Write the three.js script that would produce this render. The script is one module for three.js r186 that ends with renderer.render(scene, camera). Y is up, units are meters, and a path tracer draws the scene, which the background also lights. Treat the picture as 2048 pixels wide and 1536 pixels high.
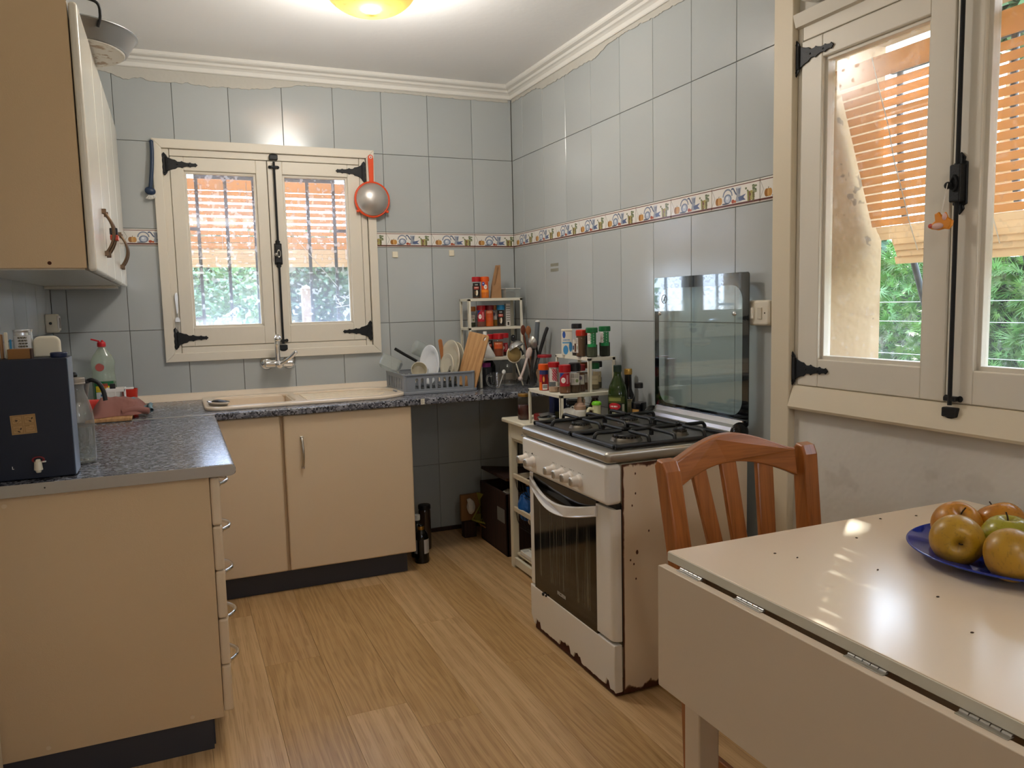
import * as THREE from 'three';
import { RoundedBoxGeometry } from 'three/addons/geometries/RoundedBoxGeometry.js';
import { mergeGeometries } from 'three/addons/utils/BufferGeometryUtils.js';
import { TextGeometry } from 'three/addons/geometries/TextGeometry.js';
import { FontLoader } from 'three/addons/loaders/FontLoader.js';

// ---------------------------------------------------------------- camera, sky, sun, exposure
const scene = new THREE.Scene();
const camera = new THREE.PerspectiveCamera(2 * Math.atan(768 / 1553.71) * 180 / Math.PI, 2048 / 1536, 0.05, 120);
camera.rotation.order = 'YXZ';
camera.position.set(-1.79286, 1.25954, 4.08095);
camera.rotation.set(-0.102975, -0.407102, -0.023813);
const renderer = new THREE.WebGLRenderer({ antialias: true });
renderer.toneMapping = THREE.LinearToneMapping;
renderer.toneMappingExposure = 1.1;
renderer.shadowMap.enabled = true;
const SKY_LEVEL = 12, SUN_LEVEL = 10, LAMP_LEVEL = 2.0, REAR_LAMP_LEVEL = 1.1;
{ // clear midday air: blue overhead, pale at the horizon, the same all round
  const w = 16, h = 64, d = new Float32Array(w * h * 4);
  for (let y = 0; y < h; y++) for (let x = 0; x < w; x++) {
    const e = (y + 0.5) / h * 2 - 1, t = Math.pow(Math.max(e, 0), 0.55), o = (y * w + x) * 4;
    d[o] = 1.0 - 0.62 * t; d[o + 1] = 1.04 - 0.45 * t; d[o + 2] = 1.1 - 0.12 * t; d[o + 3] = 1;
    if (e < 0) { d[o] = 0.5; d[o + 1] = 0.47; d[o + 2] = 0.4; }
  }
  const t = new THREE.DataTexture(d, w, h, THREE.RGBAFormat, THREE.FloatType);
  t.mapping = THREE.EquirectangularReflectionMapping; t.magFilter = THREE.LinearFilter; t.needsUpdate = true;
  scene.background = t; scene.backgroundIntensity = SKY_LEVEL;
}
const sun = new THREE.DirectionalLight(new THREE.Color(1, 0.94, 0.84), SUN_LEVEL);
sun.position.set(6.8, 6.7, -4.7); sun.target.position.set(-1.2, 0, 1.6);
sun.castShadow = true; sun.shadow.mapSize.set(4096, 4096);
Object.assign(sun.shadow.camera, { left: -6, right: 6, top: 6, bottom: -6, near: 0.5, far: 25 });
scene.add(sun, sun.target);

// ---------------------------------------------------------------- helpers
let seed = 20240517;
const rnd = () => { seed = (seed + 0x6d2b79f5) | 0; let t = Math.imul(seed ^ (seed >>> 15), 1 | seed); t = (t + Math.imul(t ^ (t >>> 7), 61 | t)) ^ t; return ((t ^ (t >>> 14)) >>> 0) / 4294967296; };
const rr = (a, b) => a + (b - a) * rnd();
const V = (x, y, z) => new THREE.Vector3(x, y, z);
const V2 = (x, y) => new THREE.Vector2(x, y);
const used = {};
const numbered = (n) => { const k = used[n] = (used[n] ?? -1) + 1; return k ? n + '_' + String(k).padStart(3, '0') : n; };
const OFF = new Map();
function meta(o, label, category, group, kind) {
  o.userData = {}; if (label) o.userData.label = label; if (category) o.userData.category = category;
  if (group) o.userData.group = group; if (kind) o.userData.kind = kind; return o;
}
// a thing: a Group at its base; with abs its parts are given in room coordinates
function thing(name, label, category, base = [0, 0, 0], { turn = 0, group, abs = false, kind } = {}) {
  const o = new THREE.Group(); o.name = numbered(name); o.position.set(...base); o.rotation.y = turn; scene.add(o);
  meta(o, label, category, group, kind); OFF.set(o, abs ? base : null); return o;
}
const structure = (name, base = [0, 0, 0], o = {}) => thing(name, null, null, base, { abs: true, ...o, kind: 'structure' });
function part(parent, name, geo, mat, label, kind) {
  if (Array.isArray(geo)) geo = merge(geo);
  const off = OFF.get(parent);
  if (off) geo.translate(-off[0], -off[1], -off[2]);
  const m = new THREE.Mesh(geo, mat); m.name = name; m.castShadow = m.receiveShadow = true; parent.add(m);
  if (label) m.userData.label = label; if (kind) m.userData.kind = kind;
  OFF.set(m, off ?? null); return m;
}
function copyOf(o, label, base, turn) {
  const c = o.clone(); c.name = numbered(o.name.replace(/_\d{3}$/, '')); c.userData = { ...o.userData, label };
  if (base) c.position.set(...base); if (turn !== undefined) c.rotation.y = turn; scene.add(c); return c;
}
function clean(g) { g = g.index ? g.toNonIndexed() : g; if (!g.attributes.normal) g.computeVertexNormals(); for (const k of Object.keys(g.attributes)) if (!['position', 'normal', 'uv'].includes(k)) g.deleteAttribute(k); g.clearGroups(); if (!g.attributes.uv) uvBox(g); return g; }
const merge = (list) => mergeGeometries(list.flat(3).map(clean));
// planar uv in metres, by the side a face looks to
function uvBox(g, ox = 0, oy = 0, turnUv = false) {
  const p = g.attributes.position, n = g.attributes.normal, uv = new Float32Array(p.count * 2);
  for (let i = 0; i < p.count; i++) {
    const a = Math.abs(n.getX(i)), b = Math.abs(n.getY(i)), c = Math.abs(n.getZ(i));
    let u, v;
    if (b >= a && b >= c) { u = p.getX(i); v = p.getZ(i); } else if (a >= c) { u = p.getZ(i); v = p.getY(i); } else { u = p.getX(i); v = p.getY(i); }
    if (turnUv) [u, v] = [v, u];
    uv[i * 2] = u + ox; uv[i * 2 + 1] = v + oy;
  }
  g.setAttribute('uv', new THREE.BufferAttribute(uv, 2)); return g;
}
// a box from corner to corner with rounded edges
function bx(x0, y0, z0, x1, y1, z1, r = 0.002, seg = 1, o = [0, 0, false]) {
  const w = x1 - x0, h = y1 - y0, d = z1 - z0; r = Math.min(r, w / 2.05, h / 2.05, d / 2.05);
  let g = r > 0 ? new RoundedBoxGeometry(w, h, d, seg, r) : new THREE.BoxGeometry(w, h, d);
  g = g.index ? g.toNonIndexed() : g; g.translate((x0 + x1) / 2, (y0 + y1) / 2, (z0 + z1) / 2);
  return uvBox(g, ...o);
}
const cyl = (r0, r1, h, seg = 24, open = false) => new THREE.CylinderGeometry(r1, r0, h, seg, 1, open).translate(0, h / 2, 0);
const at = (g, x, y, z) => g.translate(x, y, z);
function lathe(pts, seg = 32) { return new THREE.LatheGeometry(pts.map((p) => V2(...p)), seg); }
// rounded profile: corners softened by cutting
function soft(pts, r = 0.002) {
  const out = [pts[0]];
  for (let i = 1; i < pts.length - 1; i++) {
    const a = pts[i - 1], b = pts[i], c = pts[i + 1], la = Math.hypot(a[0] - b[0], a[1] - b[1]) || 1e-9, lc = Math.hypot(c[0] - b[0], c[1] - b[1]) || 1e-9, q = Math.min(r, la / 2.2, lc / 2.2);
    const p = [b[0] + (a[0] - b[0]) / la * q, b[1] + (a[1] - b[1]) / la * q], n = [b[0] + (c[0] - b[0]) / lc * q, b[1] + (c[1] - b[1]) / lc * q];
    out.push(p, [0.25 * (p[0] + n[0]) + 0.5 * b[0], 0.25 * (p[1] + n[1]) + 0.5 * b[1]], n);
  }
  out.push(pts[pts.length - 1]); return out;
}
function tube(pts, r, seg = 24, rs = 8, closed = false) {
  return new THREE.TubeGeometry(new THREE.CatmullRomCurve3(pts.map((p) => V(...p)), closed, 'catmullrom', 0.5), seg, r, rs, closed);
}
function rod(a, b, r, rs = 10) {
  const A = V(...a), B = V(...b), l = A.distanceTo(B), g = new THREE.CylinderGeometry(r, r, l, rs);
  g.applyQuaternion(new THREE.Quaternion().setFromUnitVectors(V(0, 1, 0), B.clone().sub(A).normalize())); return g.translate((A.x + B.x) / 2, (A.y + B.y) / 2, (A.z + B.z) / 2);
}
function capEnds(list, r) { return list.map((p) => new THREE.SphereGeometry(r, 10, 8).translate(...p)); }
function shape(pts, smooth = false) {
  const s = new THREE.Shape();
  if (smooth) { s.moveTo(...pts[0]); s.splineThru(pts.slice(1).map((p) => V2(...p))); } else pts.forEach((p, i) => i ? s.lineTo(...p) : s.moveTo(...p));
  return s;
}
function rrect(x0, y0, x1, y1, r, Cls = THREE.Shape) {
  const s = new Cls(), [a, b, c, d] = Array.isArray(r) ? r : [r, r, r, r]; // bl, br, tr, tl
  s.moveTo(x0 + a, y0); s.lineTo(x1 - b, y0); if (b) s.absarc(x1 - b, y0 + b, b, -Math.PI / 2, 0, false);
  s.lineTo(x1, y1 - c); if (c) s.absarc(x1 - c, y1 - c, c, 0, Math.PI / 2, false);
  s.lineTo(x0 + d, y1); if (d) s.absarc(x0 + d, y1 - d, d, Math.PI / 2, Math.PI, false);
  s.lineTo(x0, y0 + a); if (a) s.absarc(x0 + a, y0 + a, a, Math.PI, Math.PI * 1.5, false); return s;
}
function extrude(s, depth, bevel = 0.0015, seg = 2, curve = 10) {
  const b = Math.min(bevel, depth / 2.1);
  return new THREE.ExtrudeGeometry(s, { depth: depth - 2 * b, bevelEnabled: b > 0, bevelThickness: b, bevelSize: b, bevelOffset: -b, bevelSegments: seg, curveSegments: curve }).translate(0, 0, b);
}
const uvFit = (g, a = 'x', b = 'y') => { g = clean(g); g.computeBoundingBox(); const p = g.attributes.position, B = g.boundingBox, ga = { x: 'getX', y: 'getY', z: 'getZ' }, uv = g.attributes.uv; for (let i = 0; i < p.count; i++) uv.setXY(i, (p[ga[a]](i) - B.min[a]) / (B.max[a] - B.min[a]), (p[ga[b]](i) - B.min[b]) / (B.max[b] - B.min[b])); return g; };
const FONT = await new FontLoader().loadAsync('fonts/droid/droid_sans_bold.typeface.json');
const rotX = (g, a) => g.rotateX(a), rotY = (g, a) => g.rotateY(a), rotZ = (g, a) => g.rotateZ(a);
// ---------------------------------------------------------------- noise and textures
function grid(n, s) { const a = new Float32Array(n * n); let q = s | 0; for (let i = 0; i < n * n; i++) { q = (q + 0x6d2b79f5) | 0; let t = Math.imul(q ^ (q >>> 15), 1 | q); t = (t + Math.imul(t ^ (t >>> 7), 61 | t)) ^ t; a[i] = ((t ^ (t >>> 14)) >>> 0) / 4294967296; } return a; }
const G = [grid(64, 11), grid(64, 22), grid(64, 33), grid(64, 44)];
function vn(x, y, px, py, k = 0) { // value noise that repeats after px, py cells
  const g = G[k], xi = Math.floor(x), yi = Math.floor(y), fx = x - xi, fy = y - yi, sx = fx * fx * (3 - 2 * fx), sy = fy * fy * (3 - 2 * fy);
  const X = ((xi % px) + px) % px, Y = ((yi % py) + py) % py, X1 = (X + 1) % px, Y1 = (Y + 1) % py, A = (a, b) => g[(b % 64) * 64 + (a % 64)];
  return (A(X, Y) * (1 - sx) + A(X1, Y) * sx) * (1 - sy) + (A(X, Y1) * (1 - sx) + A(X1, Y1) * sx) * sy;
}
function fbm(u, v, c, d = c, oct = 4, k = 0) { let s = 0, a = 0.5, n = 0; for (let i = 0; i < oct; i++) { s += a * vn(u * c, v * d, c, d, (k + i) & 3); n += a; a *= 0.5; c *= 2; d *= 2; } return s / n; }
function dtex(n, m, fn, srgb = true, size = 1, sizeV = size) { // fn(u, v) -> [r, g, b] 0..1 or a number
  const d = new Uint8Array(n * m * 4);
  for (let y = 0; y < m; y++) for (let x = 0; x < n; x++) { const c = fn((x + 0.5) / n, (y + 0.5) / m), o = (y * n + x) * 4; for (let i = 0; i < 3; i++) d[o + i] = Math.max(0, Math.min(255, Math.round(255 * (c.length ? c[i] : c)))); d[o + 3] = 255; }
  const t = new THREE.DataTexture(d, n, m); t.wrapS = t.wrapT = THREE.RepeatWrapping; t.magFilter = THREE.LinearFilter; t.minFilter = THREE.LinearMipmapLinearFilter; t.generateMipmaps = true;
  if (srgb) t.colorSpace = THREE.SRGBColorSpace; t.repeat.set(1 / size, 1 / sizeV); t.needsUpdate = true; return t;
}
function ctex(w, h, draw) { const c = document.createElement('canvas'); c.width = w; c.height = h; const g = c.getContext('2d'); draw(g, w, h); const t = new THREE.CanvasTexture(c); t.colorSpace = THREE.SRGBColorSpace; return t; }
const mix = (a, b, t) => a.map((x, i) => x + (b[i] - x) * t);
const hexc = (h) => { const n = parseInt(h.slice(1), 16); return [(n >> 16) / 255, ((n >> 8) & 255) / 255, (n & 255) / 255]; };
const std = (color, roughness = 0.5, o = {}) => new THREE.MeshStandardMaterial({ color, roughness, ...o });
const phys = (color, roughness = 0.5, o = {}) => new THREE.MeshPhysicalMaterial({ color, roughness, ...o });
const sm = (a, b, x) => { const t = Math.max(0, Math.min(1, (x - a) / (b - a))); return t * t * (3 - 2 * t); };
// wood: grain runs along v
function woodTex(light, dark, { rings = 9, fine = 90, stretch = 0.12, w = 512, h = 1024, size = 0.4, sizeV = 1.2, figure = 1.0, k = 0, contrast = 1 } = {}) {
  const L = hexc(light), D = hexc(dark);
  return dtex(w, h, (u, v) => {
    const warp = fbm(u, v, 3, 2, 3, k) * figure * 0.5, f = (u + warp * 0.55) * rings;
    const ring = 0.5 + 0.5 * Math.sin(f * 6.283 + fbm(u, v, 8, 3, 2, k + 1) * 3);
    const fi = fbm(u, v, fine, 5, 2, k + 2), pore = sm(0.62, 0.8, fbm(u, v, 63, 14, 1, k + 1));
    const big = fbm(u, v, 2, 2, 2, k + 3);
    return mix(L, D, Math.min(1, Math.max(0, contrast * (0.32 * Math.pow(ring, 2) + 0.4 * (fi - 0.3) + 0.28 * pore + 0.35 * (big - 0.4)))));
  }, true, size, sizeV);
}
// ---------------------------------------------------------------- materials
const T = {};
T.floorA = woodTex('#cca878', '#98754a', { rings: 5, figure: 1.6, size: 0.2, sizeV: 1.25, k: 0 });
T.floorB = woodTex('#c4a06e', '#927042', { rings: 7, figure: 2.2, size: 0.2, sizeV: 1.25, k: 1 });
T.floorC = woodTex('#d2b082', '#a07d52', { rings: 4, figure: 1.2, size: 0.2, sizeV: 1.25, k: 2 });
T.floorBump = dtex(256, 512, (u, v) => 0.5 + 0.5 * (fbm(u, v, 48, 6, 2, 1) - 0.5), false, 0.2, 1.25);
T.chair = woodTex('#a8622a', '#74400f', { contrast: 0.8, rings: 5, figure: 1.0, size: 0.16, sizeV: 0.7, k: 1, w: 256, h: 512 });
T.board = woodTex('#c79a66', '#9a6a3c', { rings: 6, figure: 0.8, size: 0.15, sizeV: 0.5, k: 2, w: 256, h: 512 });
T.darkwood = woodTex('#3a2015', '#1c0f0a', { rings: 6, size: 0.2, sizeV: 0.8, k: 3, w: 128, h: 256 });
T.granite = dtex(1024, 1024, (u, v) => {
  const a = fbm(u, v, 60, 60, 3, 0), b = fbm(u, v, 44, 44, 3, 2), c = fbm(u, v, 12, 12, 2, 1);
  let col = mix(hexc('#8d8a88'), hexc('#a9a7a3'), sm(0.4, 0.6, b));
  col = mix(col, hexc('#1d1e22'), sm(0.53, 0.6, a)); col = mix(col, hexc('#5b5a5c'), sm(0.56, 0.64, fbm(u, v, 50, 50, 2, 3)));
  return mix(col, hexc('#6e6d70'), 0.25 * c);
}, true, 0.42);
T.plaster = dtex(512, 512, (u, v) => 0.5 + 0.55 * (fbm(u, v, 6, 6, 5, 0) - 0.5) + 0.25 * (fbm(u, v, 40, 40, 2, 2) - 0.5), false, 0.8);
T.plasterCol = dtex(512, 512, (u, v) => { const a = fbm(u, v, 4, 4, 5, 1), s = sm(0.66, 0.78, fbm(u, v, 14, 14, 4, 2)); return mix(mix(hexc('#d9d5cc'), hexc('#c9c3b8'), a), hexc('#9d958a'), s * 0.18); }, true, 1.1);
T.wavy = dtex(256, 256, (u, v) => fbm(u, v, 3, 3, 2, 0), false, 0.5);
T.speck = dtex(256, 256, (u, v) => fbm(u, v, 60, 60, 2, 1), false, 0.12);
T.stone = dtex(512, 512, (u, v) => { const a = fbm(u, v, 5, 5, 5, 2), s = sm(0.62, 0.72, fbm(u, v, 9, 9, 5, 3)), k = sm(0.7, 0.74, fbm(u, v, 22, 22, 3, 0)); return mix(mix(mix(hexc('#a88f6c'), hexc('#997f5e'), a), hexc('#85694c'), s * 0.4), hexc('#4f4030'), k * 0.5 * sm(0.5, 0.6, fbm(u, v, 40, 40, 2, 1))); }, true, 0.9);
T.dirt = dtex(512, 512, (u, v) => 0.32 + 0.22 * fbm(u, v, 5, 5, 4, 1) + 0.25 * sm(0.64, 0.74, fbm(u, v, 40, 40, 2, 2)), false, 0.7);
T.streak = dtex(256, 256, (u, v) => 0.1 + 0.32 * fbm(u, v, 40, 3, 3, 1), false, 0.5);
T.fabric = dtex(128, 128, (u, v) => 0.5 + 0.25 * Math.sin(u * 6.283 * 32) * Math.sin(v * 6.283 * 32) + 0.3 * (fbm(u, v, 16, 16, 2, 0) - 0.5), false, 0.06);
const M = {};
M.tile = phys('#b3b8b8', 0.14, { bumpMap: T.wavy, bumpScale: 0.0012, specularIntensity: 0.9 });
M.tileB = phys('#afb4b4', 0.16, { bumpMap: T.wavy, bumpScale: 0.0014, specularIntensity: 0.9 });
M.grout = std('#77736b', 0.9);
M.plaster = std('#ffffff', 0.85, { map: T.plasterCol, bumpMap: T.plaster, bumpScale: 0.004 });
M.plasterPatch = std('#c2bfb6', 0.9, { bumpMap: T.plaster, bumpScale: 0.004 });
M.ceiling = std('#fbfbfb', 0.9, { bumpMap: T.plaster, bumpScale: 0.0015 });
M.cornice = std('#e3e1db', 0.8);
M.rearWall = std('#e0d6c6', 0.9, { bumpMap: T.plaster, bumpScale: 0.003 });
M.floors = [T.floorA, T.floorB, T.floorC].map((t) => phys('#ffffff', 0.36, { map: t, bumpMap: T.floorBump, bumpScale: 0.0006, specularIntensity: 0.8 }));
M.floorBase = std('#8c6436', 0.5);
M.cream = phys('#dcc6a6', 0.42, { bumpMap: T.speck, bumpScale: 0.0002 });
M.creamSide = phys('#d2b68f', 0.5, { bumpMap: T.speck, bumpScale: 0.0002 });
M.whiteDoor = phys('#e2ddcf', 0.22, { clearcoat: 0.4, clearcoatRoughness: 0.15 });
M.brownGap = std('#3a2a1e', 0.8);
M.plinth = std('#33343c', 0.55);
M.granite = phys('#e6edff', 0.22, { map: T.granite, specularIntensity: 1 });
M.steel = std('#c9c9c7', 0.28, { metalness: 1 });
M.steelBrushed = std('#b9b6ae', 0.36, { metalness: 1 });
M.chrome = std('#e4e6e8', 0.08, { metalness: 1 });
M.bronze = std('#6a5644', 0.35, { metalness: 1 });
M.iron = std('#15171a', 0.5, { metalness: 0.3, bumpMap: T.speck, bumpScale: 0.0004 });
M.ironOut = std('#34383c', 0.6);
M.black = std('#121214', 0.45);
M.blackGloss = phys('#0c0c0e', 0.12);
M.enamel = phys('#0b0c0d', 0.42);
M.winWood = phys('#dcd5c6', 0.45, { bumpMap: T.streak, bumpScale: 0.0006 });
M.trimWood = phys('#d6c9af', 0.5, { bumpMap: T.streak, bumpScale: 0.0006 });
M.pane = phys('#e4efff', 1, { transmission: 1, thickness: 0, ior: 1.5, roughnessMap: T.dirt });
M.paneR = phys('#f4f8f4', 0.5, { transmission: 1, thickness: 0, ior: 1.5, roughnessMap: T.dirt });
M.glass = phys('#ffffff', 0.02, { transmission: 1, thickness: 0, ior: 1.45 });
M.glassSolid = phys('#f4faf8', 0.02, { transmission: 1, thickness: 0.02, ior: 1.5 });
M.stone = std('#ffffff', 0.95, { map: T.stone, bumpMap: T.plaster, bumpScale: 0.006 });
M.slat = phys('#d9ab70', 0.85, { transmission: 0.5, thickness: 0 });
M.slatPale = phys('#ead2b0', 0.85, { transmission: 0.4, thickness: 0 });
M.cord = std('#e6e2da', 0.8);
M.white = phys('#ecebe6', 0.35);
M.ivory = phys('#e3dcc6', 0.4);
M.shelfMetal = phys('#e4dfcd', 0.4);
M.ceramic = phys('#eef1f3', 0.1, { clearcoat: 0.5 });
M.creamCeramic = phys('#ddd5be', 0.14, { clearcoat: 0.5 });
M.greyPlastic = phys('#868b92', 0.42);
M.red = phys('#b5121b', 0.3); M.redDark = phys('#7d0f14', 0.35); M.orange = phys('#e35a12', 0.35); M.green = phys('#0f6b35', 0.35); M.greenDark = phys('#0d4a33', 0.35);
M.blueCap = phys('#1f7fb0', 0.35); M.amber = phys('#b06a1e', 0.35); M.navy = std('#10192c', 0.6, { bumpMap: T.fabric, bumpScale: 0.0002 });
M.kraft = std('#a9805a', 0.85, { bumpMap: T.plaster, bumpScale: 0.003 });
M.cardboard = std('#8a6238', 0.9);
M.chair = phys('#ffffff', 0.32, { map: T.chair, clearcoat: 0.45, clearcoatRoughness: 0.2 });
M.boardWood = phys('#ffffff', 0.55, { map: T.board });
M.spoonWood = std('#8a5230', 0.7, { map: T.board }); M.darkWood = std('#ffffff', 0.7, { map: T.darkwood });
M.table = phys('#e8d6bd', 0.24, { clearcoat: 0.25, clearcoatRoughness: 0.15, bumpMap: T.wavy, bumpScale: 0.0006 });
M.tableEdge = phys('#d9d4c4', 0.4);
M.tableLeaf = phys('#dbcbb6', 0.4);
M.composite = phys('#e6d6c0', 0.22);
M.orangePlastic = phys('#f0521c', 0.35, { transmission: 0.15, thickness: 0 });
M.mesh = std('#c4bfba', 0.35, { metalness: 0.7 });
M.towel = phys('#9a6a60', 1, { sheen: 0.6, sheenRoughness: 0.6, sheenColor: new THREE.Color('#d8a090'), bumpMap: T.fabric, bumpScale: 0.0012 });
M.towelTrim = phys('#7d98a0', 1, { sheen: 0.4, bumpMap: T.fabric, bumpScale: 0.001 });
M.blueGlass = phys('#3a55d8', 0.05, { transmission: 0.6, thickness: 0.004, attenuationColor: new THREE.Color(0.02, 0.05, 0.5), attenuationDistance: 0.006, ior: 1.5 });
M.rust = std('#4a2412', 0.95);
// ---------------------------------------------------------------- the room: floor, walls, ceiling
const LEFT = -2.3, CEIL = 2.45, REAR = 6.2;
{ // floor and its laminate planks
  const f = structure('floor', [-1.15, 0, 3.1]);
  part(f, 'floor_base', bx(LEFT - 0.3, -0.12, -0.34, 0.34, -0.008, REAR + 0.3, 0), M.floorBase);
  const w = 0.194; let row = 0;
  for (let x = LEFT - 0.05; x < 0; x += w, row++) {
    let z = -0.35 - (row * 0.437 + 0.3 * ((row * 7) % 3)) % 1.2;
    for (; z < REAR; z += 1.25) {
      const z0 = Math.max(z, 0.0), z1 = Math.min(z + 1.25, REAR), x0 = Math.max(x, LEFT), x1 = Math.min(x + w, 0);
      if (z1 - z0 < 0.05 || z0 > 4.2) continue;
      part(f, 'plank', bx(x0 + 0.0003, -0.008, z0 + 0.0003, x1 - 0.0003, 0, z1 - 0.0003, 0.0008, 1, [rnd() * 3, rnd() * 3]), M.floors[Math.floor(rnd() * 3)]);
    }
  }
  part(f, 'plank_rear', bx(LEFT, -0.008, 4.4, 0, -0.0005, REAR, 0), M.floors[0]);
}
{ const c = structure('ceiling', [-1.15, CEIL, 3.1]); part(c, 'ceiling_plaster', bx(LEFT - 0.3, CEIL, -0.34, 0.34, CEIL + 0.15, REAR + 0.3, 0), M.ceiling); }

// glazed wall tile: a slab with chamfered front edges, in the plane x, y, front at z = 0
function tileGeo(x0, y0, x1, y1, b = 0.0014, t = 0.009, ed = [1, 1, 1, 1]) { // ed: chamfer left, right, bottom, top
  const a0 = x0 + b * ed[0], a1 = x1 - b * ed[1], c0 = y0 + b * ed[2], c1 = y1 - b * ed[3], p = [];
  const quad = (a, b2, c, d) => p.push(...a, ...b2, ...c, ...a, ...c, ...d);
  const F = [[a0, c0, 0], [a1, c0, 0], [a1, c1, 0], [a0, c1, 0]], O = [[x0, y0, -b], [x1, y0, -b], [x1, y1, -b], [x0, y1, -b]], B = O.map((q) => [q[0], q[1], -t]);
  quad(...F);
  for (let i = 0; i < 4; i++) { const j = (i + 1) % 4; quad(O[i], O[j], F[j], F[i]); quad(B[i], B[j], O[j], O[i]); }
  const g = new THREE.BufferGeometry(); g.setAttribute('position', new THREE.Float32BufferAttribute(p, 3)); g.computeVertexNormals(); return g;
}
// the part of a tile outside the rectangle hole, as one piece
function cutTile(x0, y0, x1, y1, hole) {
  if (!hole || x1 <= hole[0] || x0 >= hole[2] || y1 <= hole[1] || y0 >= hole[3]) return tileGeo(x0, y0, x1, y1);
  const [hx0, hy0, hx1, hy1] = hole, out = [], L = Math.max(x0, Math.min(hx0, x1)), R = Math.min(x1, Math.max(hx1, x0)), D = Math.max(y0, Math.min(hy0, y1)), U = Math.min(y1, Math.max(hy1, y0));
  const add = (a, b, c, d, ed) => { if (c - a > 0.004 && d - b > 0.004) out.push(tileGeo(a, b, c, d, 0.0014, 0.009, ed)); };
  if (L > x0 + 0.004) add(x0, y0, L, y1, [1, 0, 1, 1]);
  if (R < x1 - 0.004) add(R, y0, x1, y1, [0, 1, 1, 1]);
  const a = Math.max(x0, L), b = Math.min(x1, R);
  if (D > y0 + 0.004) add(a, y0, b, D, [a === x0 ? 1 : 0, b === x1 ? 1 : 0, 1, 0]);
  if (U < y1 - 0.004) add(a, U, b, y1, [a === x0 ? 1 : 0, b === x1 ? 1 : 0, 0, 1]);
  return out.length ? merge(out) : null;
}
const ROWS = [[0.0, 0.38], [0.38, 0.776], [0.776, 1.174], [1.174, 1.5715], [1.651, 2.053], [2.053, 2.385]];
const J = 0.001; // half a joint
T.border = ctex(768, 246, (g, w, h) => { // the printed kitchen still life on a border tile
  g.fillStyle = '#e3dfd8'; g.fillRect(0, 0, w, h);
  g.fillStyle = '#cfc9c3'; g.fillRect(0, 14, w, 5); g.fillStyle = '#7a5148'; g.fillRect(0, 20, w, 9);
  g.fillStyle = '#6a3a32'; g.fillRect(0, h - 38, w, 20); g.fillStyle = '#b7aaa0'; g.fillRect(0, h - 15, w, 6); g.fillStyle = '#4a2b26'; for (let i = 0; i < w; i += 16) g.fillRect(i, h - 33, 8, 10);
  g.strokeStyle = '#a9a49c'; g.lineWidth = 6; g.beginPath(); g.moveTo(6, 26); g.lineTo(56, 118); g.lineTo(6, h - 40); g.stroke();
  const el = (x, y, a, b, c) => { g.fillStyle = c; g.beginPath(); g.ellipse(x, y, a, b, 0, 0, 7); g.fill(); };
  for (const [x, a] of [[98, 30], [122, 34], [148, 30]]) el(x, 160, a, 40, ['#a8743a', '#c08d4c', '#9a6630'][x % 3]);
  el(122, 158, 14, 40, '#cfa060'); g.strokeStyle = '#5c4a2a'; g.lineWidth = 7; g.beginPath(); g.moveTo(122, 120); g.lineTo(128, 104); g.stroke();
  el(270, 150, 64, 52, '#7c88a0'); el(270, 150, 40, 38, '#b9c0cc'); el(262, 138, 18, 16, '#dfe3e8');
  g.strokeStyle = '#56627c'; g.lineWidth = 16; g.beginPath(); g.arc(268, 122, 72, Math.PI, 0); g.stroke(); g.lineWidth = 8; g.strokeStyle = '#8d98ae'; g.beginPath(); g.arc(268, 122, 72, Math.PI, 0); g.stroke();
  g.strokeStyle = '#5d6984'; g.lineWidth = 18; g.beginPath(); g.moveTo(330, 60); g.bezierCurveTo(370, 20, 380, 110, 420, 120); g.stroke();
  g.fillStyle = '#9aa0ac'; g.beginPath(); g.moveTo(400, 50); g.lineTo(486, 44); g.lineTo(470, 124); g.lineTo(494, 196); g.lineTo(392, 196); g.lineTo(416, 122); g.fill(); el(444, 50, 42, 9, '#c7ccd4'); g.fillStyle = '#6b7488'; g.fillRect(446, 60, 18, 56);
  g.fillStyle = '#59678a'; g.beginPath(); g.moveTo(440, 150); g.lineTo(560, 128); g.lineTo(520, 160); g.lineTo(556, 190); g.lineTo(452, 188); g.fill();
  el(356, 184, 24, 20, '#a04a38'); el(390, 190, 18, 14, '#b7623f'); el(236, 196, 60, 8, '#4b5264');
  for (let i = 0; i < 34; i++) el(596 + (i * 37) % 92, 118 + (i * 53) % 82, 17, 16, ['#8a8c50', '#a69a58', '#6d6a44', '#7f5a4c', '#b0a873'][i % 5]);
  for (let i = 0; i < 9; i++) el(672 + (i * 29) % 56, 60 + (i * 41) % 70, 20, 11, ['#5c6a52', '#748060', '#8c9070'][i % 3]);
  el(560, 76, 15, 12, '#7c8468'); el(584, 100, 12, 10, '#6f7458');
});
M.border = phys('#ffffff', 0.12, { map: T.border, bumpMap: T.border, bumpScale: 0.0008 });
function borderGeo(x0, x1, full0) { const g = tileGeo(x0, 1.5715 + J, x1, 1.651 - J, 0.0016, 0.009), p = g.attributes.position, uv = new Float32Array(p.count * 2); g.translate(0, 0, 0.0015); for (let i = 0; i < p.count; i++) { uv[2 * i] = (p.getX(i) - full0) / 0.25; uv[2 * i + 1] = (p.getY(i) - 1.5715) / 0.0795; } g.setAttribute('uv', new THREE.BufferAttribute(uv, 2)); return g; }
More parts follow.
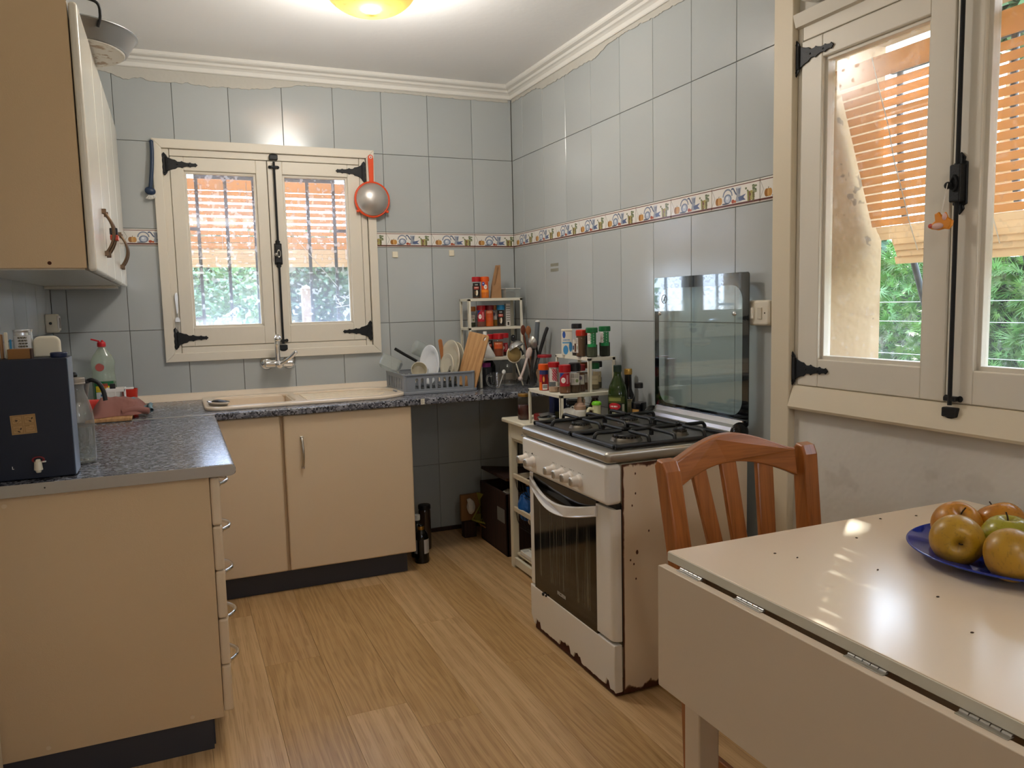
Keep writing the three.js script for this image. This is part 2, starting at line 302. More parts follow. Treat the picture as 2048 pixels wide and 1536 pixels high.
// tiles over a wall: columns of joints, in the wall's own plane; put() carries a piece to its place
function tileWall(parent, cols, hole, put, rows = ROWS) {
  for (let i = 0; i + 1 < cols.length; i++) for (const [y0, y1] of rows) {
    if (cols[i + 1] - cols[i] < 0.01) continue;
    const g = cutTile(cols[i] + J, y0 + J, cols[i + 1] - J, y1 - J, hole); if (!g) continue;
    g.rotateZ(0); part(parent, 'tile', put(uvBox(g, rnd() * 4, rnd() * 4)), rnd() < 0.5 ? M.tile : M.tileB);
  }
}
// ragged plaster smeared over the top of the tiles
function smear(u0, u1, put, s, bite) {
  const pts = [[u0, 2.39]], n = Math.round((u1 - u0) / 0.012); let y = 2.372;
  for (let i = 0; i <= n; i++) { const u = u0 + (u1 - u0) * i / n; y = 2.374 - 0.03 * bite(u) * (0.55 + 0.6 * fbm(u / 4 + s, 0.3, 60, 4, 4, 1)) + 0.006 * (rnd() - 0.5); pts.push([u, y]); }
  pts.push([u1, 2.39]); return put(uvBox(clean(extrude(shape(pts), 0.004, 0.001, 1))));
}
const putBack = (g) => g, putRight = (g) => g.rotateY(-Math.PI / 2), putLeft = (g) => g.rotateY(Math.PI / 2); // right: plane x -> z, left: plane x -> -z
const WIN1 = [-1.80, 1.058, -0.835, 2.022], WIN2 = [2.19, 0.96, 3.27, 2.075];
{
  const w = structure('wall_back', [-1.15, 0, 0]);
  const [a, b, c, d] = WIN1, t0 = -0.3, t1 = -0.006;
  part(w, 'masonry', [bx(LEFT - 0.3, -0.1, t0, a, CEIL, t1, 0), bx(c, -0.1, t0, 0.34, CEIL, t1, 0), bx(a, -0.1, t0, c, b, t1, 0), bx(a, d, t0, c, CEIL, t1, 0)], M.grout);
  part(w, 'window_reveal', [bx(a - 0.004, b, t0 - 0.004, a + 0.012, d, -0.052, 0), bx(c - 0.012, b, t0 - 0.004, c + 0.004, d, -0.052, 0), bx(a, b - 0.004, t0 - 0.02, c, b + 0.03, -0.052, 0.003), bx(a, d - 0.012, t0 - 0.004, c, d + 0.004, -0.052, 0)], M.stone);
  const cols = [LEFT]; for (let k = 8; k >= 0; k--) { const x = -(0.2376 + 0.25 * k); if (x > LEFT + 0.01) cols.push(x); } cols.push(-0.001);
  tileWall(w, cols, [-1.82, 1.035, -0.81, 2.045], putBack);
  for (let i = 0; i + 1 < cols.length; i++) { // border tiles share the joints here
    const x0 = cols[i], x1 = cols[i + 1]; if (x0 > -1.82 && x1 < -0.81) continue;
    part(w, 'border_tile', borderGeo(Math.max(x0, x0 < -0.81 && x1 > -0.81 ? -0.81 : x0) + J, Math.min(x1, x0 < -1.82 && x1 > -1.82 ? -1.82 : x1) - J, x1 < -0.2 ? x1 - 0.25 : x0), M.border);
  }
  part(w, 'plaster_patch', smear(-2.25, -1.1, putBack, 0.1, (u) => 0.4 + 1.5 * sm(-2.1, -1.9, u) * (1 - sm(-1.35, -1.12, u))), M.plasterPatch);
  part(w, 'plaster_patch', smear(-1.1, -0.02, putBack, 0.6, (u) => 0.3), M.plasterPatch);
}
{
  const w = structure('wall_right', [0, 0, 3]);
  const [a, b, c, d] = WIN2, x1 = 0.34;
  part(w, 'masonry', [bx(0.006, -0.1, -0.3, x1, CEIL, a - 0.02, 0), bx(0.006, -0.1, c, x1, CEIL, REAR + 0.3, 0), bx(0.006, -0.1, a - 0.02, x1, b, c, 0), bx(0.006, d, a - 0.02, x1, CEIL, c, 0)], M.grout);
  part(w, 'plaster', [bx(0, 0, 2.11, 0.007, b, c, 0), bx(0, 0, c, 0.007, CEIL, REAR, 0), bx(0, d, 2.11, 0.007, CEIL, c, 0), bx(0, b, 2.11, 0.007, d, a, 0)], M.plaster);
  part(w, 'window_reveal', [bx(0.05, b, a - 0.021, x1 + 0.004, d, a + 0.012, 0), bx(0.05, b, c - 0.012, x1 + 0.004, d, c + 0.003, 0), bx(0.05, b - 0.002, a, x1 + 0.03, b + 0.02, c, 0.004), bx(0.05, d - 0.03, a, x1 + 0.004, d + 0.002, c, 0)], M.stone);
  const cols = [0.001]; for (let k = 0; k < 8; k++) cols.push(0.14784 + 0.25 * k); cols.push(2.107);
  tileWall(w, cols, null, putRight);
  for (let z = 0.02 - 0.25 + 0.25, k = 0; z < 2.1; z += 0.25, k++) part(w, 'border_tile', putRight(borderGeo((k ? z : 0.001) + J, Math.min(z + 0.25, 2.107) - J, z)), M.border);
  part(w, 'plaster_patch', smear(0.02, 2.1, putRight, 0.3, (u) => 0.35 + 0.9 * sm(0.3, 0.45, u) * (1 - sm(0.95, 1.1, u)) + 0.4 * sm(1.2, 1.5, u)), M.plasterPatch);
}
{
  const w = structure('wall_left', [LEFT, 0, 3]);
  part(w, 'masonry', bx(LEFT - 0.3, -0.1, -0.3, LEFT - 0.006, CEIL, REAR + 0.3, 0), M.grout);
  part(w, 'plaster', bx(LEFT - 0.008, 0, 1.83, LEFT, CEIL, REAR, 0), M.plaster);
  const cols = []; for (let k = 7; k >= 0; k--) cols.push(-(0.16 + 0.25 * k)); cols.unshift(-1.83); cols.push(-0.001);
  tileWall(w, cols, null, (g) => putLeft(g).translate(LEFT, 0, 0));
  part(w, 'batten', bx(LEFT, 0, 1.795, LEFT + 0.028, 0.8, 1.83, 0.003), M.trimWood);
}
{
  const w = structure('wall_front', [-1.15, 0, REAR]);
  part(w, 'plaster', [bx(LEFT - 0.3, -0.1, REAR, -1.45, CEIL, REAR + 0.3, 0), bx(-0.9, -0.1, REAR, 0.34, CEIL, REAR + 0.3, 0), bx(-1.45, -0.1, REAR, -0.9, 1.3, REAR + 0.3, 0), bx(-1.45, 1.95, REAR, -0.9, CEIL, REAR + 0.3, 0)], M.rearWall);
  const d = structure('window_3', [-1.175, 1.05, REAR]); part(d, 'window_frame', [bx(-1.45, 1.3, REAR + 0.02, -1.41, 1.95, REAR + 0.08, 0.003), bx(-0.94, 1.3, REAR + 0.02, -0.9, 1.95, REAR + 0.08, 0.003), bx(-1.45, 1.91, REAR + 0.02, -0.9, 1.95, REAR + 0.08, 0.003), bx(-1.45, 1.3, REAR + 0.02, -0.9, 1.34, REAR + 0.08, 0.003)], M.winWood);
}
{ // cornice in two steps, the batten that ends the tiles, the low skirting under the worktop
  const prof = (s) => shape([[0, 2.382], [0.010 * s, 2.382], [0.013 * s, 2.386], [0.013 * s, 2.402], [0.022 * s, 2.410], [0.030 * s, 2.414], [0.034 * s, 2.424], [0.05 * s, 2.430], [0.055 * s, 2.436], [0.055 * s, CEIL], [0, CEIL]]);
  const t1 = structure('trim_1', [-1.15, 2.38, 0]), t2 = structure('trim_2', [0, 2.38, 2]), t3 = structure('trim_3', [0, 0, 2.15]), t4 = structure('baseboard_back', [-0.4, 0, 0]), t5 = structure('trim_4', [LEFT, 2.38, 2]);
  part(t1, 'cornice', extrude(prof(1), -LEFT, 0).rotateY(-Math.PI / 2), M.cornice);
  part(t2, 'cornice', extrude(prof(-1), REAR, 0), M.cornice);
  part(t5, 'cornice', extrude(prof(1), REAR, 0).translate(LEFT, 0, 0), M.cornice);
  part(t3, 'batten', bx(-0.026, 0, 2.106, 0.004, CEIL - 0.01, 2.188, 0.004, 2), M.trimWood);
  part(t4, 'skirting', bx(-0.8, 0, 0.0, 0, 0.022, 0.014, 0.003), M.darkWood);
}
{ // two tile offcuts and two stubs of tape left on the glaze
  part(structure('baseboard_right', [0, 0, 1]), 'skirting', bx(-0.012, 0, 0.02, 0, 0.022, 1.4, 0.003), M.darkWood);
  const pad = (x, y) => bx(x - 0.015, y - 0.014, 0.0, x + 0.015, y + 0.018, 0.006, 0.002);
  meta(part(scene, numbered('adhesive_hook'), pad(-0.693, 1.532), M.ivory), 'small faded square stick-on hook left of the other, nearer the small window', 'hook');
  meta(part(scene, numbered('adhesive_hook'), pad(-0.376, 1.541), M.ivory), 'small cream square stick-on hook right of the other, nearer the wall corner', 'hook');
  const tp = thing('tape_strip', 'pair of short grey tape strips stuck one above the other on right wall tiles', 'tape', [0, 1.42, 0.505], { abs: true });
  part(tp, 'strip', bx(-0.0012, 1.444, 0.462, 0, 1.459, 0.548, 0), std('#8d8c7e', 0.7)); part(tp, 'strip', bx(-0.0012, 1.418, 0.462, 0, 1.433, 0.548, 0), std('#8d8c7e', 0.7));
}
// ---------------------------------------------------------------- casement windows
// built in the window's own plane: x along the wall, y up, z towards the room; group placed and turned after
const hingeGeo = (dir) => {
  const leaf = [[0.012, 0.03], [0.03, 0.023], [0.042, 0.021], [0.052, 0.013], [0.064, 0.013], [0.07, 0.0165], [0.078, 0.012], [0.09, 0.009], [0.1, 0.009], [0.106, 0.012], [0.113, 0.008], [0.124, 0.007], [0.13, 0.0095], [0.14, 0]];
  const half = [[0.006, 0.054], [-0.004, 0.044], [-0.004, 0.036], [0, 0.03]];
  const pts = [...half.map(([x, y]) => [x, y]), [-0.004, 0.015], [0, 0], [-0.004, -0.015], ...half.slice().reverse().map(([x, y]) => [x, -y])];
  // outline: strap down its outer side, then round the leaf
  const out = [...pts.map(([x, y]) => [x - 0.012, y]), [0.006, -0.04], [0.006, -0.031], ...leaf.map(([x, y]) => [x, -y]), ...leaf.slice(0, -1).reverse().map(([x, y]) => [x, y]), [0.006, 0.031], [0.006, 0.04]];
  const g = clean(extrude(shape(out), 0.004, 0.0012, 1)), k = clean(rod([0.004, -0.034, 0.004], [0.004, 0.034, 0.004], 0.006, 10)), s = [[0.05, 0], [0.1, 0], [-0.006, 0.04], [-0.006, -0.04]].map(([x, y]) => clean(new THREE.SphereGeometry(0.0032, 8, 6).scale(1, 1, 0.6).translate(x, y, 0.004)));
  const m = mergeGeometries([g, k, ...s]); if (dir < 0) m.rotateY(Math.PI).translate(0, 0, 0.004); return m;
};
function casement(win, p) {
  const W = M.winWood, { sashes, y0, y1, gy0, gy1, frame, zf } = p, fd = 0.05;
  // fixed frame round both sashes
  const [fx0, fx1, fy0, fy1] = frame, s0 = sashes[0].x0, s1 = sashes[1].x1;
  part(win, 'frame_jamb', bx(fx0, fy0, -fd, s0 - 0.0015, fy1, zf, 0.003, 1, [0, 0, false]), W); part(win, 'frame_jamb', bx(s1 + 0.0015, fy0, -fd, fx1, fy1, zf, 0.003), W);
  part(win, 'frame_head', bx(s0, y1 + 0.003, -fd, s1, fy1, zf, 0.003), W); part(win, 'frame_sill', bx(s0, fy0, -fd, s1, y0 - 0.002, zf + 0.002, 0.003), W);
  const xa = sashes[0].x0, xb = sashes[1].x1, xm = (sashes[0].x1 + sashes[1].x0) / 2;
  part(win, 'rebate', [bx(xa - 0.012, fy0 + 0.004, -0.056, xa + 0.014, fy1 - 0.004, -0.0345, 0), bx(xb - 0.014, fy0 + 0.004, -0.056, xb + 0.012, fy1 - 0.004, -0.0345, 0), bx(xa, y1 - 0.014, -0.056, xb, y1 + 0.012, -0.0345, 0), bx(xa, y0 - 0.012, -0.056, xb, y0 + 0.014, -0.0345, 0), bx(xm - 0.016, y0, -0.056, xm + 0.016, y1, -0.0345, 0)], W);
  for (const s of sashes) {
    const z1 = 0.01, z0 = -0.034;
    const sash = part(win, 'sash', [bx(s.x0, y0, z0, s.g0, y1, z1, 0.004, 2), bx(s.g1, y0, z0, s.x1, y1, z1, 0.004, 2), bx(s.g0 - 0.001, gy1, z0, s.g1 + 0.001, y1, z1 - 0.0006, 0.004, 2), bx(s.g0 - 0.001, y0, z0, s.g1 + 0.001, gy0, z1 - 0.0006, 0.004, 2)], W);
    const b = 0.011;
    part(sash, 'glazing_bead', [bx(s.g0 - 0.001, gy0, z0 + 0.004, s.g0 + b, gy1, z1 - 0.012, 0.002), bx(s.g1 - b, gy0, z0 + 0.004, s.g1 + 0.001, gy1, z1 - 0.012, 0.002), bx(s.g0, gy1 - b, z0 + 0.004, s.g1, gy1 + 0.001, z1 - 0.012, 0.002), bx(s.g0, gy0 - 0.001, z0 + 0.004, s.g1, gy0 + b, z1 - 0.012, 0.002)], W);
    const pg = new THREE.PlaneGeometry(s.g1 - s.g0, gy1 - gy0).translate((s.g0 + s.g1) / 2, (gy0 + gy1) / 2, -0.02);
    part(sash, 'pane', uvBox(clean(pg), rnd(), rnd()), p.pane, 'dusty glass pane');
  }
  for (const [x, y, d] of p.hinges) part(win, 'hinge', hingeGeo(d).translate(x, y, 0.0105), M.iron, 'black ornate iron strap hinge');
  // espagnolette bolt
  const bxx = p.bolt, zb = 0.026, bolt = part(win, 'bolt_rod', [clean(rod([bxx, y0 - 0.004, zb], [bxx, y1 - 0.006, zb], 0.0055, 10))], M.iron, 'black iron bolt rod');
  const yc = p.lockY, out = [[0, 0.075], [0.012, 0.062], [0.01, 0.054], [0.018, 0.05], [0.019, -0.05], [0.01, -0.054], [0.012, -0.062], [0, -0.075], [-0.012, -0.062], [-0.01, -0.054], [-0.019, -0.05], [-0.018, 0.05], [-0.01, 0.054], [-0.012, 0.062]].map(([a, b]) => [bxx + a, yc + b]);
  const lock = part(bolt, 'lock_case', [clean(extrude(shape(out), 0.006, 0.0015, 1).translate(0, 0, 0.0105)), bx(bxx - 0.015, yc - 0.045, 0.012, bxx + 0.015, yc + 0.045, 0.036, 0.004, 2)], M.iron);
  const kn = clean(new THREE.TorusGeometry(0.011, 0.0032, 8, 16).scale(0.7, 1.5, 1).translate(bxx, yc, 0.038)); part(bolt, 'handle', [kn, clean(new THREE.SphereGeometry(0.009, 12, 8).translate(bxx - 0.012, yc - 0.004, 0.042))], p.knob ? M.iron : M.steelBrushed);
  for (const y of [y1 - 0.03, y0 + 0.012]) part(bolt, 'guide', [bx(bxx - 0.017, y - 0.006, 0.0105, bxx + 0.017, y + 0.006, 0.03, 0.003), ...[-0.019, 0.019].map((q) => clean(new THREE.SphereGeometry(0.008, 10, 8).scale(1, 1, 0.5).translate(bxx + q, y, 0.014)))], M.iron);
  for (const [y, q] of [[y1 + 0.016, 1], [y0 - 0.022, -1]]) part(bolt, 'keeper', [bx(bxx - 0.02, y - 0.012, zf, bxx + 0.02, y + 0.012, zf + 0.024, 0.003), clean(new THREE.SphereGeometry(0.01, 10, 8).scale(2, 1, 0.8).translate(bxx, y + q * 0.01, zf + 0.012))], M.iron);
}
{ // window_1, over the sink
  const w = structure('window_1', [-1.315, 1.018, 0]);
  const [X0, X1, Y0, Y1] = [-1.84, -0.79, 1.018, 2.066], c = 0.042, board = (pts) => clean(extrude(shape(pts), 0.02, 0.003, 2));
  part(w, 'casing_board', board([[X0, Y0], [X0 + c, Y0 + c], [X0 + c, Y1 - c], [X0, Y1]]), M.winWood); part(w, 'casing_board', board([[X1, Y1], [X1 - c, Y1 - c], [X1 - c, Y0 + c], [X1, Y0]]), M.winWood);
  part(w, 'casing_board', board([[X0, Y1], [X0 + c, Y1 - c], [X1 - c, Y1 - c], [X1, Y1]]), M.winWood); part(w, 'casing_board', board([[X0, Y0], [X1, Y0], [X1 - c, Y0 + c], [X0 + c, Y0 + c]]), M.winWood);
  casement(w, { sashes: [{ x0: -1.766, g0: -1.706, g1: -1.380, x1: -1.3275 }, { x0: -1.3245, g0: -1.254, g1: -0.931, x1: -0.868 }], y0: 1.09, y1: 1.988, gy0: 1.18, gy1: 1.925, frame: [-1.80, -0.835, 1.058, 2.024], zf: 0.006, pane: M.pane,
    hinges: [[-1.783, 1.951, 1], [-1.783, 1.130, 1], [-0.850, 1.955, -1], [-0.850, 1.136, -1]], bolt: -1.294, lockY: 1.534 });
}
{ // window_2, over the table: the same window in the right-hand wall (its x runs along room z)
  const w = structure('window_2', [0, 0.91, 2.72]); w.rotation.y = -Math.PI / 2; OFF.set(w, [2.72, 0.91, 0]);
  const W = M.winWood;
  part(w, 'head_casing', clean(extrude(shape([[0.002, 2.06], [0.02, 2.064], [0.03, 2.1], [0.002, 2.104]]), 1.09, 0.001, 1)).rotateY(-Math.PI / 2).translate(3.28, 0, 0), W);
  part(w, 'sill_board', clean(extrude(shape([[0.0, 0.985], [0.012, 0.982], [0.034, 0.918], [0.03, 0.910], [0.0, 0.905]]), 1.06, 0.002, 1)).rotateY(-Math.PI / 2).translate(3.25, 0, 0), M.trimWood);
  casement(w, { sashes: [{ x0: 2.208, g0: 2.290, g1: 2.645, x1: 2.7165 }, { x0: 2.7195, g0: 2.792, g1: 3.147, x1: 3.228 }], y0: 0.985, y1: 2.02, gy0: 1.07, gy1: 1.955, frame: [2.19, 3.272, 0.965, 2.076], zf: 0.006, pane: M.paneR,
    hinges: [[2.196, 1.976, 1], [2.196, 1.036, 1], [3.24, 1.976, -1], [3.24, 1.036, -1]], bolt: 2.745, lockY: 1.525, knob: true });
}
// ---------------------------------------------------------------- outside the windows: blinds, grilles, garden
function slatGeo(len, h, t = 0.006) { return extrude(rrect(-t / 2, -h / 2, t / 2, h / 2, t * 0.4), len, 0.0008, 1, 3).rotateY(Math.PI / 2); } // runs along +x, thickness along z
{ // wooden chain blind behind the sink window
  const t = thing('roller_blind', 'straight wooden slat blind half lowered outside the small sink window', 'blind', [-1.32, 1.565, -0.27], { abs: true });
  const x0 = -1.785, len = 0.935; let y = 1.928;
  const pitch = 0.0335;
  part(t, 'slat_roll', clean(extrude(rrect(-0.006, -0.028, 0.006, 0.028, 0.005), len, 0.001, 1, 4).rotateY(Math.PI / 2).translate(x0, 1.905, -0.27)), M.slat);
  for (let i = 0; i < 9; i++) { y = 1.862 - i * pitch; part(t, 'slat', slatGeo(len, i < 7 ? 0.0235 : 0.031).translate(x0, y, -0.27), M.slat); }
  for (let i = 0; i < 4; i++) part(t, 'slat', slatGeo(len, 0.0225).translate(x0, y - 0.029 - i * 0.0235, -0.27 + 0.002 * i), M.slatPale);
  for (const x of [-1.535, -1.405, -1.09, -0.955]) part(t, 'cord', tube([[x, 1.92, -0.262], [x + 0.003, 1.75, -0.26], [x - 0.002, 1.6, -0.26], [x, 1.57, -0.264]], 0.0016, 20, 5), M.cord);
}
{ // the same blind hung outside the large window, leaning out on the grille
  const t = thing('roller_blind', 'sagging wooden slat blind leaning outwards outside the large window over the table', 'blind', [0.2, 1.33, 2.72], { abs: true });
  const z0 = 2.222, len = 1.03, path = (s) => { const a = Math.min(s, 0.49), q = Math.max(0, s - 0.49); return [0.115 + 0.165 * a / 0.49 + 0.55 * Math.min(q, 0.07) + 0.15 * Math.max(0, q - 0.07), 1.945 - 0.465 * a / 0.49 - 0.78 * q]; };
  const put = (g, s, a, dz = 0) => { const [x, y] = path(s); return g.rotateY(-Math.PI / 2).rotateZ(a).translate(x, y, z0 + dz); };
  part(t, 'slat_roll', clean(put(extrude(rrect(-0.006, -0.03, 0.006, 0.03, 0.005), len, 0.001, 1, 4).rotateY(Math.PI / 2), 0.03, 0.34)), M.slat);
  let s = 0.082, n = 0;
  for (; s < 0.485; s += 0.0268, n++) part(t, 'slat', put(slatGeo(len - 0.004 * rnd(), 0.0222), s, 0.34 + 0.05 * (rnd() - 0.5)), M.slat);
  for (let i = 0; i < 6; i++, s += 0.0245) part(t, 'slat', put(slatGeo(len - (i > 1 ? 0.05 : 0.02) * (0.6 + rnd()), 0.024), s, 0.55 - 0.05 * i, i > 1 ? 0.045 + 0.012 * rnd() : 0.01), M.slatPale);
  for (const z of [2.36, 2.62, 2.85, 2.875, 3.1]) part(t, 'cord', tube([0, 0.1, 0.2, 0.3, 0.4, 0.5, 0.6].map((q, i) => [path(q)[0] - 0.006 - 0.002 * (i % 2), path(q)[1], z + (z > 2.8 && z < 2.9 ? 0.006 * i : 0.002 * (i % 3))]), 0.0018, 30, 5), M.cord);
}
{ // straight grille of the sink window
  const t = thing('window_grille', 'straight grey iron bars outside the small sink window', 'grille', [-1.32, 1.06, -0.2], { abs: true });
  for (const x of [-1.65, -1.513, -1.376, -1.24, -1.104, -0.967]) part(t, 'bar', bx(x - 0.008, 1.075, -0.205, x + 0.008, 1.94, -0.191, 0.002), M.ironOut);
  for (const y of [1.934, 1.085]) part(t, 'rail', bx(-1.66, y - 0.011, -0.206, -0.957, y + 0.011, -0.19, 0.002), M.ironOut);
  for (const [x0, x1, y] of [[-1.8, -1.655, 1.672], [-1.8, -1.655, 1.222], [-0.962, -0.835, 1.672], [-0.962, -0.835, 1.222]]) part(t, 'lug', bx(x0, y - 0.008, -0.206, x1, y + 0.008, -0.192, 0.002), M.ironOut);
}
{ // white string tied across it
  const t = thing('string', 'white string tied diagonally across the small window grille and wound on a bar', 'string', [-1.0, 1.27, -0.18], { abs: true });
  part(t, 'line', rod([-1.235, 1.70, -0.18], [-0.97, 1.375, -0.182], 0.0018, 6), M.cord);
  const pts = []; for (let i = 0; i <= 40; i++) { const a = i / 40 * 6.283 * 4; pts.push([-0.967 + 0.016 * Math.cos(a) + 0.0012 * i, 1.268 + 0.0016 * i + 0.012 * Math.sin(a * 0.5), -0.198 + 0.014 * Math.sin(a)]); }
  part(t, 'knot', [clean(tube(pts, 0.0018, 160, 5)), clean(rod([-0.985, 1.33, -0.18], [-0.955, 1.27, -0.18], 0.0018, 6)), clean(rod([-0.985, 1.262, -0.18], [-0.9, 1.275, -0.18], 0.0022, 6))], M.cord);
}
{ // bellied grille of the large window
  const t = thing('window_grille', 'bellied grey iron bars with scrolls outside the large window over the table', 'grille', [0.45, 1.0, 2.72], { abs: true });
  const P = (z) => [[0.37, 1.98, z], [0.375, 1.8, z], [0.39, 1.62, z], [0.425, 1.45, z], [0.49, 1.28, z], [0.545, 1.14, z], [0.55, 1.04, z], [0.5, 0.985, z]];
  for (const z of [2.235, 2.42, 2.605, 2.79, 2.975, 3.16]) part(t, 'bar', clean(tube(P(z), 0.0105, 40, 8)), M.ironOut);
  for (const [x, y] of [[0.372, 1.97], [0.498, 0.985]]) part(t, 'rail', bx(x - 0.01, y - 0.008, 2.2, x + 0.01, y + 0.008, 3.25, 0.003), M.ironOut);
  const spiral = (y, z, s, up) => { const a = []; for (let i = 0; i <= 30; i++) { const q = i / 30 * 8.5, r = s * (1 - i / 36); a.push([0.53 - (y - 1.14) * 0.25, y + up * r * Math.sin(q), z + r * Math.cos(q) - s]); } return clean(tube(a, 0.0055, 60, 6)); };
  for (const z of [2.41, 2.78, 3.15]) { part(t, 'scroll', spiral(1.13, z, 0.058, 1), M.ironOut); part(t, 'scroll', spiral(1.34, z, 0.04, -1), M.ironOut); }
}
// ---- garden
const leafGeo = (() => { const g = new THREE.BufferGeometry(); g.setAttribute('position', new THREE.Float32BufferAttribute([0, 0, 0, 0.5, 0.1, 0.5, 0, 0.16, 0.5, 0, 0.16, 0.5, -0.5, 0.1, 0.5, 0, 0, 0, 0.5, 0.1, 0.5, 0, -0.1, 1, 0, 0.16, 0.5, 0, 0.16, 0.5, 0, -0.1, 1, -0.5, 0.1, 0.5], 3)); g.computeVertexNormals(); return g; })();
const spray = (() => { const p = []; for (let i = 0; i < 9; i++) { const a = (i - 4) * 0.33, l = 1 - 0.08 * Math.abs(i - 4), s = Math.sin(a), c = Math.cos(a), w = 0.06; p.push(s * 0.1 - c * w, 0, c * 0.1 + s * w, s * 0.1 + c * w, 0, c * 0.1 - s * w, s * l, 0.1 * (i % 2), c * l); } const g = new THREE.BufferGeometry(); g.setAttribute('position', new THREE.Float32BufferAttribute(p, 3)); g.computeVertexNormals(); return g; })();
function foliage(parent, name, n, geo, mat, where, size, tint) {
  const m = new THREE.InstancedMesh(geo, mat, n), o = new THREE.Object3D(), c = new THREE.Color();
  for (let i = 0; i < n; i++) {
    const p = where(); o.position.set(...p); o.rotation.set(rr(-3, 3), rr(-3, 3), rr(-3, 3)); const s = rr(...size); o.scale.set(s * rr(0.45, 0.7), s, s); o.updateMatrix(); m.setMatrixAt(i, o.matrix);
    const k = rr(0.6, 1.2); m.setColorAt(i, c.setRGB(tint[0] * k * rr(0.8, 1.2), tint[1] * k, tint[2] * k));
  }
  m.name = name; m.castShadow = m.receiveShadow = true; m.userData.kind = 'stuff'; parent.add(m); return m;
}
M.leaf = phys('#ffffff', 0.55, { transmission: 0.35, thickness: 0, side: THREE.DoubleSide });
{
  const g = structure('ground', [0, -0.3, 0]); part(g, 'earth', bx(-30, -0.5, -40, 40, -0.3, -0.6, 0), std('#d4c6aa', 0.95)); part(g, 'earth', bx(0.36, -0.5, -0.6, 40, -0.3, 40, 0), std('#d4c6aa', 0.95)); part(g, 'patio', bx(-30, -0.5, REAR + 0.31, 0.36, -0.1, 40, 0), std('#c2b59e', 0.9));
  const hedge = (label, x0, x1, z0, z1, h, n, geo, size, tint, base, dense) => {
    const t = thing('hedge', label, 'hedge', base, {});
    part(t, 'core', uvBox(clean(new THREE.BoxGeometry((x1 - x0) * 0.8, h * 0.94, (z1 - z0) * 0.7).translate((x0 + x1) / 2, h * 0.47, (z0 + z1) / 2))), std('#18240f', 0.95));
    foliage(t, 'foliage', n, geo, M.leaf, () => { const u = rnd(), y = rnd() * h, bump = 0.22 * fbm(u, y / 4, 14, 14, 3, 2); return [x0 + (x1 - x0) * u, y, z0 + (z1 - z0) * (dense ? rnd() : 0.5 + (rnd() < 0.75 ? 1 : -1) * (0.28 + bump + 0.1 * rnd()))]; }, size, tint);
    return t;
  };
  hedge('tall dense dark hedge far beyond the small sink window', -4, 4.2, -0.6, 0.6, 2.5, 22000, leafGeo, [0.05, 0.12], [0.045, 0.1, 0.03], [0, -0.3, -6.6]);
  const h2 = hedge('feathery bright green conifer hedge seen through the right pane of the large window', -1.7, 2.6, -0.45, 0.45, 1.85, 18000, spray, [0.06, 0.13], [0.12, 0.29, 0.045], [2.5, -0.3, 2.2]); h2.rotation.y = -Math.PI / 2;
  const h3 = hedge('broad-leaved dark green hedge seen through the left pane of the large window', -2.2, 1.2, -0.5, 0.5, 1.9, 12000, leafGeo, [0.07, 0.15], [0.045, 0.13, 0.04], [2.7, -0.3, -0.6]); h3.rotation.y = -Math.PI / 2;
  const bush = (label, x, z, r, h, n, tint, y = -0.3) => {
    const t = thing('shrub', label, 'shrub', [x, y, z]); part(t, 'stem', clean(tube([[0, 0, 0], [0.03, h * 0.3, 0.02], [0, h * 0.6, 0]], 0.03, 10, 6)), M.cardboard);
    foliage(t, 'foliage', n, leafGeo, M.leaf, () => { for (;;) { const a = rr(-1, 1), b = rr(-1, 1), c = rr(-1, 1), d = a * a + b * b + c * c; if (d < 1 && d > 0.25) return [a * r, h * 0.6 + b * h * 0.42, c * r]; } }, [0.05, 0.11], tint);
  };
  bush('pale sunlit leafy shrub behind the left pane of the small sink window', -2.55, -3.2, 0.55, 2.6, 3200, [0.2, 0.33, 0.07]);
  bush('round leafy shrub behind the middle of the small sink window', -1.35, -3.9, 0.5, 2.1, 2600, [0.12, 0.22, 0.06]);
  bush('low bushy shrub just above the sill of the small sink window, left half', -1.9, -1.9, 0.5, 1.5, 3000, [0.16, 0.28, 0.1]);
  bush('low bushy shrub just above the sill of the small sink window, middle', -1.15, -2.3, 0.5, 1.42, 2400, [0.14, 0.25, 0.1]);
  // strappy plant with long arching blades
  const ag = thing('strappy_plant', 'strappy plant with long arching blades outside the left pane of the small window', 'plant', [-1.62, 0.2, -1.75]);
  for (let i = 0; i < 34; i++) { const a = i * 2.4, l = rr(0.75, 1.15), w = 0.016, p = []; for (let k = 0; k < 6; k++) { const q = k / 6, q2 = (k + 1) / 6, f = (s) => [Math.cos(a) * (0.05 + 0.32 * s * s) , l * (s - 0.28 * s * s * s), Math.sin(a) * (0.05 + 0.32 * s * s)], A = f(q), B = f(q2), nx = -Math.sin(a) * w, nz = Math.cos(a) * w, e = 1 - q, e2 = 1 - q2; p.push(A[0] - nx * e, A[1], A[2] - nz * e, A[0] + nx * e, A[1], A[2] + nz * e, B[0] + nx * e2, B[1], B[2] + nz * e2, A[0] - nx * e, A[1], A[2] - nz * e, B[0] + nx * e2, B[1], B[2] + nz * e2, B[0] - nx * e2, B[1], B[2] - nz * e2); } const bg = new THREE.BufferGeometry(); bg.setAttribute('position', new THREE.Float32BufferAttribute(p, 3)); bg.computeVertexNormals(); part(ag, 'blade', uvBox(bg), M.blade ??= phys('#7d9a5c', 0.5, { transmission: 0.3, thickness: 0, side: THREE.DoubleSide })); }
  part(ag, 'clump_base', clean(cyl(0.12, 0.06, 0.2, 12)).translate(0, -0.15, 0), M.cardboard);
  const post = thing('garden_post', 'pale pinkish timber garden post outside the right pane of the small window', 'post', [-0.93, -0.3, -1.55], { abs: true });
